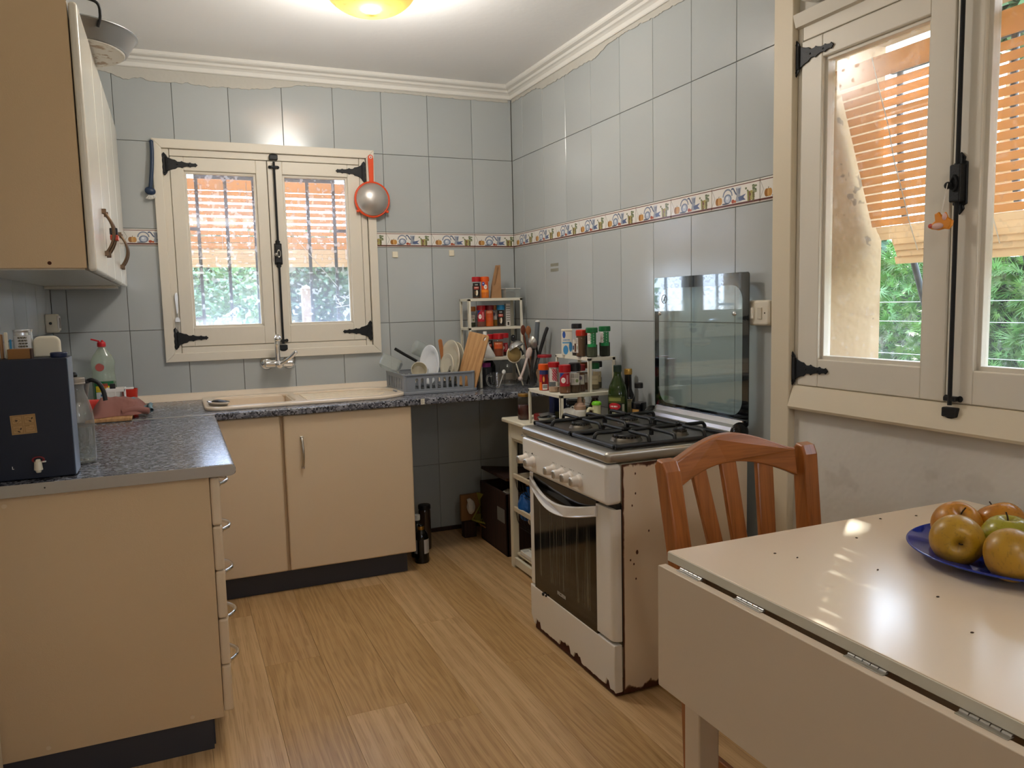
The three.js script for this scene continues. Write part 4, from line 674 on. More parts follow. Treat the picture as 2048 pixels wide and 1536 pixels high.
  part(r, 'cup_body', lathe(soft([[0, 0], [0.026, 0], [0.033, 0.088], [0.031, 0.088], [0.024, 0.004], [0, 0.004]], 0.002), 28), phys('#d8341f', 0.3, { transmission: 0.3, thickness: 0 }));
  const r2 = thing('red_cloth', 'bright red folded cloth between the coffee pot and the towel', 'cloth', [-2.12, 0.832, 0.42], { abs: true });
  part(r2, 'fold', bx(-2.17, 0.832, 0.38, -2.09, 0.9, 0.44, 0.018, 4), phys('#c63a30', 0.9));
  const cb = thing('chopping_board', 'small wooden chopping board under the crumpled pink towel', 'chopping board', [-2.08, 0.832, 0.55], { abs: true });
  part(cb, 'board', bx(-2.22, 0.832, 0.45, -1.972, 0.845, 0.662, 0.003, 2), M.boardWood);
  const t = thing('tea_towel', 'crumpled dusty pink tea towel with a grey star on the left worktop', 'towel', [-2.03, 0.845, 0.52]);
  // a folded, wrinkled heap: height field of folds
  const n = 56, m = 40, P = [], I = [];
  const hgt = (u, v) => { const e = Math.min(1, 6 * u * (1 - u)) * Math.min(1, 4.5 * v * (1 - v) + 0.02); const ridge = 0.5 + 0.5 * Math.sin(7 * v + 4 * u + 3 * fbm(u / 2, v / 2, 6, 6, 3, 1)); return e * (0.03 + 0.032 * (1 - u * 0.75) + 0.02 * ridge + 0.018 * (fbm(u / 2, v / 2, 16, 16, 3, 2) - 0.5)); };
  for (let j = 0; j <= m; j++) for (let i = 0; i <= n; i++) { const u = i / n, v = j / m; P.push(-0.1 + 0.22 * u + 0.02 * Math.sin(9 * v) * (u > 0.5 ? u - 0.5 : 0.1), Math.max(0.0015, hgt(u, v)), -0.085 + 0.19 * v + 0.012 * Math.sin(11 * u) - 0.08 * u * u); }
  for (let j = 0; j < m; j++) for (let i = 0; i < n; i++) { const a = j * (n + 1) + i, b = a + 1, c = a + n + 1, d = c + 1; I.push(a, c, b, b, c, d); }
  const hg = new THREE.BufferGeometry(); hg.setAttribute('position', new THREE.Float32BufferAttribute(P, 3)); hg.setIndex(I); hg.computeVertexNormals();
  const starTex = ctex(256, 256, (g, w, hh) => { g.fillStyle = '#9a6a60'; g.fillRect(0, 0, w, hh); g.fillStyle = '#6f8d94'; g.save(); g.translate(178, 120); g.beginPath(); for (let i = 0; i < 10; i++) { const a = i * Math.PI / 5 - 0.4, r = i % 2 ? 17 : 46; g.lineTo(r * Math.cos(a), r * Math.sin(a)); } g.fill(); g.restore(); g.fillRect(240, 0, 16, 256); });
  const uvs = new Float32Array((n + 1) * (m + 1) * 2); for (let j = 0; j <= m; j++) for (let i = 0; i <= n; i++) { uvs[2 * (j * (n + 1) + i)] = i / n; uvs[2 * (j * (n + 1) + i) + 1] = 1 - j / m; } hg.setAttribute('uv', new THREE.BufferAttribute(uvs, 2));
  M.towelStar = M.towel.clone(); M.towelStar.color.set('#ffffff'); M.towelStar.map = starTex;
  part(t, 'cloth', hg, M.towelStar);
  part(t, 'hem_roll', clean(tube([[0.112, 0.012, -0.1], [0.124, 0.026, -0.06], [0.122, 0.02, -0.02], [0.128, 0.01, 0.02]], 0.0085, 24, 8)), M.towelTrim, 'grey hem');
  part(t, 'fold', clean(tube([[0.02, 0.01, 0.06], [0.06, 0.018, 0.05], [0.09, 0.014, 0.035], [0.115, 0.008, 0.02]], 0.014, 30, 10)), M.towel);
  const so = thing('wall_socket', 'square cream wall socket on the left wall near the back corner', 'socket', [LEFT, 1.2, 0.24], { abs: true });
  part(so, 'socket_box', bx(LEFT, 1.182, 0.14, LEFT + 0.045, 1.262, 0.225, 0.006, 3), M.ivory);
  part(so, 'socket_face', bx(LEFT + 0.045, 1.19, 0.147, LEFT + 0.05, 1.254, 0.218, 0.002), M.white);
  for (const z of [0.17, 0.195]) part(so, 'slot', bx(LEFT + 0.049, 1.2, z - 0.004, LEFT + 0.0508, 1.244, z + 0.004, 0.0005), M.brownGap);
  part(so, 'hole', clean(cyl(0.006, 0.006, 0.002, 14)).rotateX(Math.PI / 2).translate(LEFT + 0.02, 1.222, 0.2245), M.black);
}
// ---------------------------------------------------------------- dish rack and what dries in it
{
  const X0 = -0.79, X1 = -0.425, Z0 = 0.1, Z1 = 0.435, Y0 = 0.834, Y1 = 0.928;
  const t = thing('dish_rack', 'grey plastic dish drainer with slotted sides standing on its tray', 'dish rack', [-0.607, 0.831, 0.27], { abs: true });
  const tray = rrect(X0 - 0.012, -Z1 - 0.014, X1 + 0.016, -Z0 + 0.012, 0.03), inner = rrect(X0 - 0.004, -Z1 - 0.006, X1 + 0.008, -Z0 + 0.004, 0.025, THREE.Path);
  const lip = rrect(X0 - 0.012, -Z1 - 0.014, X1 + 0.016, -Z0 + 0.012, 0.03); lip.holes.push(inner);
  part(t, 'tray', [clean(extrude(tray, 0.004, 0.001, 1).rotateX(-Math.PI / 2).translate(0, 0.831, 0)), clean(extrude(lip, 0.013, 0.003, 2).rotateX(-Math.PI / 2).translate(0, 0.831, 0))], M.greyPlastic);
  const side = (len, n, a0, a1) => { const s = rrect(0, 0, len, Y1 - Y0, 0.004); for (let i = 0; i < n; i++) { const c = a0 + (a1 - a0) * (i + 0.5) / n, w = 0.0062, w2 = 0.0085, h = new THREE.Path(); h.moveTo(c - w2, 0.02); h.lineTo(c + w2, 0.02); h.lineTo(c + w, 0.066); h.absarc(c, 0.067, w, 0, Math.PI, false); h.lineTo(c - w2, 0.02); s.holes.push(h); } return clean(extrude(s, 0.004, 0.0012, 1, 6)); };
  part(t, 'front_side', side(X1 - X0 - 0.02, 10, 0.04, X1 - X0 - 0.04).translate(X0 + 0.01, Y0, Z1 - 0.004), M.greyPlastic); part(t, 'back_side', side(X1 - X0 - 0.02, 10, 0.04, X1 - X0 - 0.04).translate(X0 + 0.01, Y0, Z0), M.greyPlastic);
  part(t, 'left_side', side(Z1 - Z0 - 0.02, 8, 0.03, Z1 - Z0 - 0.04).rotateY(-Math.PI / 2).translate(X0 + 0.004, Y0, Z0 + 0.01), M.greyPlastic); part(t, 'right_side', side(Z1 - Z0 - 0.02, 8, 0.03, Z1 - Z0 - 0.04).rotateY(-Math.PI / 2).translate(X1, Y0, Z0 + 0.01), M.greyPlastic);
  part(t, 'corner_posts', [[X0 + 0.007, Z0 + 0.007], [X1 - 0.007, Z0 + 0.007], [X0 + 0.007, Z1 - 0.007], [X1 - 0.007, Z1 - 0.007]].map(([x, z]) => clean(cyl(0.008, 0.01, Y1 - Y0, 14)).translate(x, Y0, z)), M.greyPlastic);
  const rim = rrect(X0 - 0.005, -Z1 - 0.005, X1 + 0.005, -Z0 + 0.005, 0.016); rim.holes.push(rrect(X0 + 0.006, -Z1 + 0.006, X1 - 0.006, -Z0 - 0.006, 0.01, THREE.Path));
  part(t, 'rim', clean(extrude(rim, 0.008, 0.002, 2).rotateX(-Math.PI / 2).translate(0, Y1 - 0.006, 0)), M.greyPlastic);
  const fl = []; for (let i = 0; i < 9; i++) fl.push(bx(X0 + 0.02 + i * 0.04, Y0 + 0.004, Z0 + 0.005, X0 + 0.028 + i * 0.04, Y0 + 0.012, Z1 - 0.005, 0.002)); part(t, 'floor_grid', fl, M.greyPlastic);
  // plates stand on edge, their axis mostly along x
  const plateGeo = (R, d = 0.018) => lathe([[0, 0], [R * 0.55, 0], [R * 0.62, 0.003], [R * 0.68, d * 0.55], [R * 0.97, d], [R, d + 0.001], [R * 0.995, d + 0.0045], [R * 0.95, d + 0.003], [R * 0.66, d * 0.6 + 0.004], [R * 0.58, 0.006], [0, 0.005]], 56);
  const stand = (name, label, R, x, y, z, mat, lean, yaw, d) => { const p = thing(name, label, 'plate', [x, y, z], { group: undefined }); part(p, 'plate_body', plateGeo(R, d).rotateZ(Math.PI / 2 + lean).rotateY(yaw), mat); return p; };
  stand('dinner_plate', 'white dinner plate standing foremost in the grey dish rack', 0.1, -0.61, 0.962, 0.335, M.ceramic, -0.1, 0.2, 0.018);
  stand('dinner_plate', 'cream dinner plate standing before another in the dish rack', 0.108, -0.478, 0.972, 0.27, M.creamCeramic, -0.12, 0.14, 0.018);
  stand('dinner_plate', 'dark-backed cream plate standing rearmost, next to the wooden cutting board', 0.104, -0.452, 0.965, 0.262, M.creamCeramic, -0.12, 0.14, 0.014);
  stand('side_plate', 'small cream side plate between the white and the cream dinner plates', 0.062, -0.522, 0.953, 0.325, M.creamCeramic, -0.15, 0.22, 0.01);
  const kn = thing('bread_knife', 'broad steel blade leaning between the plates in the dish rack', 'knife', [-0.535, 0.86, 0.345], { abs: true });
  part(kn, 'blade', clean(extrude(shape([[-0.012, 0], [0.012, 0.004], [0.016, 0.075], [0.008, 0.1], [-0.004, 0.096], [-0.012, 0.06]]), 0.0016, 0.0004, 1)).rotateY(0.35).rotateZ(-0.22).translate(-0.548, 0.86, 0.36), M.steel);
  part(kn, 'tang', clean(extrude(shape([[-0.004, 0], [0.004, 0], [0.004, 0.075], [-0.004, 0.075]]), 0.003, 0.001, 1)).rotateY(0.35).rotateZ(-0.22).translate(-0.545, 0.858, 0.363), M.black);
  const bd = thing('cutting_board', 'pale wooden cutting board with a finger hole leaning at the rack\'s right end', 'cutting board', [-0.41, 0.845, 0.27], { abs: true });
  const bs = rrect(-0.055, 0, 0.055, 0.278, 0.012); bs.holes.push((() => { const h = new THREE.Path(); h.absellipse(0.036, 0.257, 0.0055, 0.011, 0, 6.3, true, -0.3); return h; })());
  part(bd, 'board', uvBox(clean(extrude(bs, 0.013, 0.002, 2))).rotateY(-0.72).rotateZ(-0.3).translate(-0.452, 0.846, 0.385), M.boardWood);
  const wood = thing('wooden_spoon', 'wooden spoon handle sticking up behind the white plate in the dish rack', 'spoon', [-0.535, 0.85, 0.2], { abs: true });
  part(wood, 'spoon_handle', clean(extrude(rrect(-0.011, 0, 0.011, 0.19, [0.004, 0.004, 0.01, 0.01]), 0.008, 0.003, 2)).rotateZ(0.12).translate(-0.496, 0.895, 0.18), phys('#b0703c', 0.6));
  part(wood, 'spoon_bowl', clean(new THREE.SphereGeometry(1, 16, 10).scale(0.02, 0.028, 0.007)).translate(-0.494, 0.9, 0.182), phys('#b0703c', 0.6));
  const glassBox = (label, w, h, d, m, name = 'glass_container') => { const g = thing(name, label, 'container', [0, 0, 0]); const s = rrect(-w / 2, -d / 2, w / 2, d / 2, 0.014); const o = rrect(-w / 2, -d / 2, w / 2, d / 2, 0.014); o.holes.push(rrect(-w / 2 + 0.003, -d / 2 + 0.003, w / 2 - 0.003, d / 2 - 0.003, 0.012, THREE.Path)); part(g, 'walls', clean(extrude(o, h, 0.001, 1)).rotateX(-Math.PI / 2), m); part(g, 'base', clean(extrude(s, 0.003, 0.001, 1)).rotateX(-Math.PI / 2), m); return g; };
  M.plasticClear = phys('#eef1f0', 0.08, { transmission: 0.85, thickness: 0 });
  const c1 = glassBox('clear rectangular tub tipped over at the left end of the dish rack', 0.1, 0.058, 0.105, M.plasticClear); c1.position.set(-0.80, 1.0, 0.29); c1.rotation.set(2.85, 0.3, 0.55);
  const c2 = thing('glass_jar', 'clear upturned glass jar leaning at the back of the dish rack', 'jar', [-0.667, 1.053, 0.2]); part(c2, 'jar_glass', lathe(soft([[0, 0], [0.036, 0], [0.04, 0.006], [0.04, 0.085], [0.038, 0.085], [0.038, 0.007], [0, 0.003]], 0.003), 32), M.plasticClear); c2.rotation.z = -2.02;
  const pan = thing('saucepan', 'small steel milk pan with a dark handle upside down in the dish rack', 'saucepan', [-0.625, 0.88, 0.25]);
  part(pan, 'pan_body', lathe(soft([[0, 0.06], [0.052, 0.06], [0.055, 0.056], [0.057, 0], [0.059, 0], [0.058, 0.058], [0.053, 0.063], [0, 0.063]], 0.003), 36), M.steel);
  part(pan, 'pan_handle', [clean(tube([[-0.05, 0.1, 0.03], [-0.08, 0.117, 0.04], [-0.12, 0.14, 0.048], [-0.168, 0.17, 0.052]], 0.0078, 24, 10)).scale(1, 1, 1)], M.black);
  part(pan, 'handle_ferrule', clean(rod([-0.03, 0.058, 0.02], [-0.055, 0.103, 0.032], 0.0085, 12)), M.steel);
  const mug = thing('striped_mug', 'cream mug with blue-grey stripes lying in the dish rack', 'mug', [-0.695, 0.93, 0.36]);
  part(mug, 'mug_body', lathe(soft([[0, 0], [0.03, 0], [0.036, 0.008], [0.04, 0.062], [0.0375, 0.062], [0.033, 0.01], [0, 0.006]], 0.003), 36).rotateX(Math.PI / 2 - 0.3).rotateY(-0.2), M.creamCeramic);
  part(mug, 'stripes', [0.018, 0.034, 0.046].map((h) => clean(new THREE.CylinderGeometry(0.0358 + h * 0.07, 0.0352 + h * 0.07, 0.005, 36, 1, true).translate(0, h, 0).rotateX(Math.PI / 2 - 0.3).rotateY(-0.2))), std('#6f7f9c', 0.4));
  const bt = thing('navy_tin', 'small navy blue tin at the right end of the dish rack', 'tin', [-0.378, 0.831, 0.27], { abs: true }); part(bt, 'tin_body', bx(-0.398, 0.831, 0.235, -0.352, 0.897, 0.3, 0.004, 2), phys('#16244a', 0.35)); part(bt, 'tin_mark', bx(-0.386, 0.868, 0.2985, -0.37, 0.878, 0.3006, 0.0003), M.white);
}
// ---------------------------------------------------------------- spice jars
const FACE = (x, z) => Math.atan2(-1.793 - x, 4.08 - z);
const scrib = (bg, fn, w = 128, h = 128) => ctex(w, h, (g) => { g.fillStyle = bg; g.fillRect(0, 0, w, h); fn(g, w, h); });
const words = (g, x, y, w, c, n = 3, s = 7) => { g.fillStyle = c; for (let i = 0; i < n; i++) for (let q = 0; q < w - 4; q += 9) g.fillRect(x + q, y + i * (s + 5), 4 + (q * 7 + i * 5) % 5, s - 2); };
const LB = {
  black: scrib('#15130f', (g) => { words(g, 40, 14, 50, '#e8e4da', 1, 9); g.fillStyle = '#a8352a'; g.fillRect(22, 34, 84, 26); words(g, 30, 40, 70, '#f0e2c8', 1, 10); g.fillStyle = '#e5d9c0'; g.beginPath(); g.ellipse(70, 92, 18, 26, 0.2, 0, 7); g.fill(); g.fillStyle = '#6a4a2c'; g.beginPath(); g.ellipse(46, 90, 14, 20, 0, 0, 7); g.fill(); }),
  orange: scrib('#e0561a', (g) => { g.fillStyle = '#24408e'; g.beginPath(); g.arc(40, 26, 24, 0, 7); g.fill(); words(g, 26, 18, 30, '#fff', 1, 10); g.fillStyle = '#f3ece0'; g.beginPath(); g.arc(76, 62, 27, 0, 7); g.fill(); words(g, 60, 52, 32, '#8c3a1c', 2, 7); g.fillStyle = '#f08a20'; g.fillRect(0, 96, 128, 32); }),
  red: scrib('#b3182a', (g) => { g.fillStyle = '#27408c'; g.beginPath(); g.moveTo(0, 0); g.lineTo(60, 0); g.lineTo(0, 50); g.fill(); g.fillStyle = '#f3efe8'; g.beginPath(); g.arc(46, 70, 27, 0, 7); g.fill(); words(g, 30, 62, 32, '#c23a30', 2, 6); g.fillStyle = '#d8868c'; g.fillRect(84, 20, 24, 84); }),
  redOrange: scrib('#cf5a26', (g) => { words(g, 16, 10, 96, '#f0d8b8', 2, 9); words(g, 20, 44, 84, '#b23018', 4, 8); }),
  white: scrib('#cfcac0', (g) => { words(g, 14, 14, 100, '#5c5850', 3, 9); g.fillStyle = '#7c8a58'; g.beginPath(); g.arc(92, 84, 18, 0, 7); g.fill(); words(g, 14, 70, 54, '#8a857a', 4, 6); }),
  cream: scrib('#cdbd96', (g) => { words(g, 14, 48, 96, '#8d7c58', 2, 8); g.strokeStyle = '#a28f66'; g.lineWidth = 3; g.strokeRect(6, 6, 116, 116); }),
  rose: scrib('#cfc9c4', (g) => { g.strokeStyle = '#b81d35'; g.lineWidth = 5; for (let i = 0; i < 60; i++) { const x = 34 + (i * 37) % 52 + i * 0.2, y = 14 + (i * 61) % 100; g.beginPath(); g.moveTo(x, y); g.bezierCurveTo(x + 14, y - 12, x + 2, y + 14, x + 18, y + 5); g.stroke(); } g.fillStyle = '#a59a94'; g.fillRect(0, 0, 128, 12); }),
  green: scrib('#1c7a44', (g) => { g.fillStyle = '#ece9e0'; g.fillRect(0, 0, 46, 100); words(g, 8, 14, 34, '#7a3a4a', 5, 7); for (let i = 0; i < 150; i++) { g.fillStyle = ['#e8ece4', '#9cc4a4', '#0d4a28'][i % 3]; g.fillRect(50 + (i * 37) % 74, (i * 53) % 98, 5, 3 + i % 4); } g.fillStyle = '#15934f'; g.fillRect(0, 100, 128, 28); }),
  amberTag: scrib('#b9b4aa', (g) => { g.fillStyle = '#6a5a70'; g.beginPath(); g.arc(58, 40, 26, 0, 7); g.fill(); words(g, 14, 80, 96, '#e8e4dc', 3, 8); }),
  barcode: scrib('#c21f26', (g) => { g.fillStyle = '#26346e'; g.fillRect(0, 0, 128, 26); g.fillStyle = '#7a1016'; g.fillRect(38, 26, 60, 60); g.fillStyle = '#e8b04a'; g.beginPath(); g.ellipse(62, 56, 12, 18, 0, 0, 7); g.fill(); g.fillStyle = '#f0efe9'; g.fillRect(44, 88, 70, 36); g.fillStyle = '#111'; for (let i = 0; i < 20; i++) g.fillRect(48 + i * 3.1, 92, 1 + i % 2, 22); g.fillStyle = '#ef7a1c'; g.fillRect(0, 76, 34, 52); }),
  milk: scrib('#e4e0d2', (g) => { g.fillStyle = '#2a55a8'; g.beginPath(); g.arc(30, 20, 18, 0, 7); g.fill(); g.fillStyle = '#6aa8d4'; g.fillRect(10, 58, 90, 8); g.fillStyle = '#3f8fc8'; g.beginPath(); g.ellipse(48, 100, 30, 24, 0, 0, 7); g.ellipse(106, 84, 20, 26, 0, 0, 7); g.fill(); words(g, 16, 44, 80, '#5a8ab8', 1, 9); }),
  carton: scrib('#cfcac2', (g) => { words(g, 12, 12, 104, '#4c4744', 7, 8); g.fillStyle = '#2a2624'; g.fillRect(40, 104, 50, 18); }),
};
const P0 = { glass: M.glass };
function cap(h0, h, r, ridged = true) { const g = [clean(lathe(soft([[0, h0 + h], [r * 0.96, h0 + h], [r, h0 + h - 0.002], [r, h0], [r * 0.9, h0], [0, h0]], 0.0018), 28))]; if (ridged) for (let i = 0; i < 28; i++) { const a = i / 28 * 6.283; g.push(clean(new THREE.BoxGeometry(0.001, h * 0.75, 0.001).translate(r, h0 + h * 0.45, 0).rotateY(a))); } return g; }
// a standard glass spice jar: body, what is in it, printed band, cap
function jar(label, x, y, z, { h = 0.117, r = 0.0225, capM = M.red, capH = 0.026, fill = 0.6, stuffC = '#7a3a18', tex, band = [0.22, 0.72], square = false, cat = 'spice jar', name = 'spice_jar', turn = 0, wide = 0.95, group } = {}) {
  const t = thing(name, label, cat, [x, y, z], { turn: FACE(x, z) + turn, group });
  const top = h - capH, bodyP = soft([[0, 0], [r * 0.96, 0], [r, 0.003], [r, top - 0.01], [r * 0.86, top - 0.002], [r * 0.84, top + 0.004]], 0.002);
  const q = (pts) => square ? new THREE.LatheGeometry(pts.map((p) => V2(p[0] * 1.16, p[1])), 4).rotateY(Math.PI / 4) : lathe(pts, 28);
  part(t, 'jar_glass', square ? q(bodyP).toNonIndexed() : q(bodyP), M.glass);
  if (square) { const g = t.children[0].geometry; g.computeVertexNormals(); }
  if (fill > 0) part(t, 'spice', lathe([[0, 0.002], [r * 0.93, 0.002], [r * 0.95, 0.005], [r * 0.95, top * fill], [0, top * fill]], 24), std(stuffC, 0.95, { bumpMap: T.speck, bumpScale: 0.0008 }));
  if (tex) { const w = wide, g = new THREE.CylinderGeometry(r + 0.0004, r + 0.0004, top * (band[1] - band[0]), 20, 1, true, -w, 2 * w).translate(0, top * (band[0] + band[1]) / 2, 0); part(t, 'label_print', g, std('#ffffff', 0.45, { map: tex })); }
  part(t, 'cap', cap(top - 0.001, capH, r * 1.04), capM); return t;
}
// ---------------------------------------------------------------- stacking shelf inserts: board and four legs
function insert(name, label, x0, z0, w, d, y0, h) {
  const t = thing(name, label, 'shelf', [x0 + w / 2, y0, z0 + d / 2], { abs: true });
  part(t, 'shelf_board', [bx(x0, y0 + h - 0.003, z0, x0 + w, y0 + h, z0 + d, 0.001), bx(x0, y0 + h - 0.014, z0, x0 + w, y0 + h - 0.001, z0 + 0.0025, 0.001), bx(x0, y0 + h - 0.014, z0 + d - 0.0025, x0 + w, y0 + h - 0.001, z0 + d, 0.001), bx(x0, y0 + h - 0.014, z0, x0 + 0.0025, y0 + h - 0.001, z0 + d, 0.001), bx(x0 + w - 0.0025, y0 + h - 0.014, z0, x0 + w, y0 + h - 0.001, z0 + d, 0.001)], M.shelfMetal);
  for (const [a, b] of [[0, 0], [1, 0], [0, 1], [1, 1]]) { const x = a ? x0 + w - 0.015 : x0, z = b ? z0 + d - 0.003 : z0; part(t, 'leg', [bx(x, y0, z, x + 0.015, y0 + h - 0.002, z + 0.003, 0.0008), bx(a ? x0 + w - 0.003 : x0, y0, b ? z0 + d - 0.013 : z0, a ? x0 + w : x0 + 0.003, y0 + h - 0.002, b ? z0 + d : z0 + 0.013, 0.0008)], M.shelfMetal); }
  return t;
}
const S1 = TOP + 0.001, SH = 0.1535;
insert('shelf_insert', 'cream metal shelf insert standing on the corner worktop, lowest of its stack', -0.368, 0.08, 0.32, 0.28, S1, SH);
insert('shelf_insert', 'cream metal shelf insert in the corner stack, middle tier', -0.363, 0.07, 0.315, 0.135, S1 + SH, SH);
insert('shelf_insert', 'cream metal shelf insert in the corner stack, topmost tier', -0.363, 0.07, 0.315, 0.135, S1 + 2 * SH, SH);
{
  const y3 = S1 + 3 * SH, y2 = S1 + 2 * SH, y1 = S1 + SH;
  jar('red-capped spice jar with a black picture label on the top corner shelf', -0.287, y3, 0.135, { tex: LB.black, stuffC: '#5a3a24', band: [0.1, 0.92], fill: 0.75 });
  jar('orange-capped spice jar with orange contents on the top corner shelf', -0.242, y3, 0.145, { capM: M.orange, tex: LB.orange, stuffC: '#e0761a', fill: 0.5, band: [0.35, 0.98] });
  jar('brown-capped jar hidden behind the left post of the middle corner shelf', -0.31, y2, 0.115, { capM: M.amber, tex: LB.white, stuffC: '#39402c', h: 0.112, r: 0.02, band: [0.3, 0.75] });
  jar('red-capped spice jar with a red label and white disc on the middle corner shelf', -0.266, y2, 0.14, { tex: LB.red, stuffC: '#7a4a3a', band: [0.32, 0.98] });
  jar('red-capped jar of orange spice in the middle of the middle corner shelf', -0.218, y2, 0.14, { capM: M.redDark, tex: LB.redOrange, stuffC: '#d8631a', fill: 0.9, band: [0.35, 0.97] });
  jar('amber-capped narrow jar behind the orange spice on the middle corner shelf', -0.176, y2, 0.11, { capM: M.amber, tex: LB.amberTag, stuffC: '#a0722a', r: 0.019, band: [0.4, 0.9] });
  jar('blue-capped spice jar with a black picture label on the middle corner shelf', -0.155, y2, 0.15, { capM: M.blueCap, tex: LB.black, stuffC: '#4a3524', r: 0.021, band: [0.1, 0.98] });
  jar('red-capped jar with a dark label behind the white funnel on the lowest corner shelf', -0.27, y1, 0.25, { tex: LB.black, stuffC: '#4a3020', r: 0.026, h: 0.118, band: [0.1, 0.95] });
  jar('large red-capped jar of reddish spice on the lowest corner shelf', -0.231, y1, 0.29, { tex: LB.redOrange, stuffC: '#8a4426', r: 0.0265, h: 0.122, fill: 0.85, band: [0.45, 0.8], capH: 0.03 });
  jar('red-capped jar behind the ladle on the lowest corner shelf', -0.178, y1, 0.24, { tex: LB.red, stuffC: '#5a2a20', r: 0.024, h: 0.121 });
  const bag = thing('paper_bag', 'folded brown paper bag standing on the top corner shelf', 'paper bag', [-0.168, y3, 0.115]);
  const B = [[-0.034, 0, 0.022], [0.026, 0, 0.022], [0.034, 0, -0.02], [-0.026, 0, -0.02]], M2 = [[-0.024, 0.07, 0.018], [0.024, 0.075, 0.022], [0.032, 0.075, -0.018], [-0.018, 0.07, -0.016]], Tt = [[0.003, 0.176, 0.002], [0.03, 0.178, 0.006], [0.031, 0.18, 0.001], [0.004, 0.178, -0.003]], p = [];
  for (const [L, U] of [[B, M2], [M2, Tt]]) for (let i = 0; i < 4; i++) { const j = (i + 1) % 4; p.push(...L[i], ...L[j], ...U[j], ...L[i], ...U[j], ...U[i]); } p.push(...B[0], ...B[2], ...B[1], ...B[0], ...B[3], ...B[2], ...Tt[0], ...Tt[1], ...Tt[2], ...Tt[0], ...Tt[2], ...Tt[3]);
  const bg = new THREE.BufferGeometry(); bg.setAttribute('position', new THREE.Float32BufferAttribute(p, 3)); bg.computeVertexNormals(); part(bag, 'bag_body', uvBox(bg), M.kraft);
  part(bag, 'fold_flap', clean(extrude(shape([[0, 0], [0.008, 0], [0.029, 0.1], [0.02, 0.104]]), 0.002, 0.0006, 1)).translate(-0.022, 0.075, 0.02).rotateY(0.1), M.kraft);
  const tub = thing('plastic_tub', 'low translucent plastic tub of herbs on the top corner shelf', 'tub', [-0.085, y3, 0.135], { abs: true });
  const wl = (x0, x1, z0, z1, h) => [bx(x0, y3, z0, x1, y3 + h, z0 + 0.0015, 0.0005), bx(x0, y3, z1 - 0.0015, x1, y3 + h, z1, 0.0005), bx(x0, y3, z0, x0 + 0.0015, y3 + h, z1, 0.0005), bx(x1 - 0.0015, y3, z0, x1, y3 + h, z1, 0.0005), bx(x0, y3, z0, x1, y3 + 0.002, z1, 0.0005)];
  part(tub, 'tub_walls', wl(-0.135, -0.05, 0.09, 0.18, 0.047), M.plasticClear); part(tub, 'tub_lid', bx(-0.138, y3 + 0.047, 0.087, -0.047, y3 + 0.053, 0.183, 0.002), phys('#e6e4de', 0.3, { transmission: 0.4, thickness: 0 }));
  part(tub, 'herbs', clean(new THREE.SphereGeometry(1, 20, 10).scale(0.034, 0.024, 0.034)).translate(-0.092, y3 + 0.014, 0.135), std('#4a4a34', 1, { bumpMap: T.speck, bumpScale: 0.004 }));
  const ct = thing('spice_carton', 'tall narrow white printed carton on the middle corner shelf', 'carton', [-0.113, y2, 0.145], { abs: true });
  part(ct, 'carton_body', uvFit(bx(-0.126, y2, 0.13, -0.1, y2 + 0.122, 0.155, 0.001)), std('#ffffff', 0.6, { map: LB.carton }));
  const fu = thing('funnel', 'white plastic funnel standing upside down on the lowest corner shelf', 'funnel', [-0.315, y1, 0.315]);
  part(fu, 'funnel_body', lathe([[0.05, 0], [0.051, 0.008], [0.044, 0.022], [0.022, 0.062], [0.013, 0.09], [0.0095, 0.135], [0.0075, 0.135], [0.011, 0.09], [0.02, 0.06], [0.042, 0.02], [0.048, 0.0]], 36), M.white);
  const pb = thing('water_flask', 'clear flask with a magenta lid under the lowest corner shelf', 'flask', [-0.29, S1, 0.25]);
  part(pb, 'flask_body', lathe(soft([[0, 0], [0.03, 0], [0.031, 0.09], [0.026, 0.098]], 0.003), 28), phys('#53565c', 0.2, { transmission: 0.4, thickness: 0 })); part(pb, 'flask_lid', cap(0.095, 0.026, 0.026, false), phys('#a83486', 0.35));
  const gm = thing('glass_mug', 'clear glass mug with a spoon in front of the corner shelves', 'mug', [-0.292, S1, 0.42]);
  part(gm, 'mug_glass', lathe(soft([[0, 0.001], [0.03, 0], [0.034, 0.004], [0.041, 0.08], [0.0395, 0.0805], [0.0325, 0.007], [0, 0.006]], 0.002), 36), M.glass); part(gm, 'mug_handle', clean(tube([[-0.036, 0.066, 0.01], [-0.06, 0.068, 0.012], [-0.066, 0.045, 0.014], [-0.054, 0.02, 0.012], [-0.034, 0.014, 0.01]], 0.005, 30, 10)), M.glassSolid);
  const tsp = thing('teaspoon', 'small pale spoon leaning in the clear glass mug', 'spoon', [-0.286, S1 + 0.008, 0.42]); part(tsp, 'spoon_body', [clean(rod([0, 0, 0], [0.016, 0.07, 0.024], 0.002, 8)), clean(new THREE.SphereGeometry(1, 14, 10).scale(0.0105, 0.012, 0.006)).translate(0.017, 0.076, 0.026)], M.white);
  const bj = thing('storage_jar', 'large clear empty glass jar under the lowest corner shelf', 'jar', [-0.185, S1, 0.31]);
  part(bj, 'jar_glass', lathe(soft([[0, 0], [0.046, 0], [0.05, 0.006], [0.05, 0.095], [0.04, 0.115], [0.04, 0.132]], 0.004), 36), M.glass); part(bj, 'jar_rim', clean(new THREE.TorusGeometry(0.04, 0.0025, 8, 32).rotateX(Math.PI / 2)).translate(0, 0.13, 0), M.plasticClear); part(bj, 'jar_bottom', lathe([[0, 0.001], [0.046, 0.002], [0.044, 0.006], [0, 0.006]], 24), M.plasticClear);
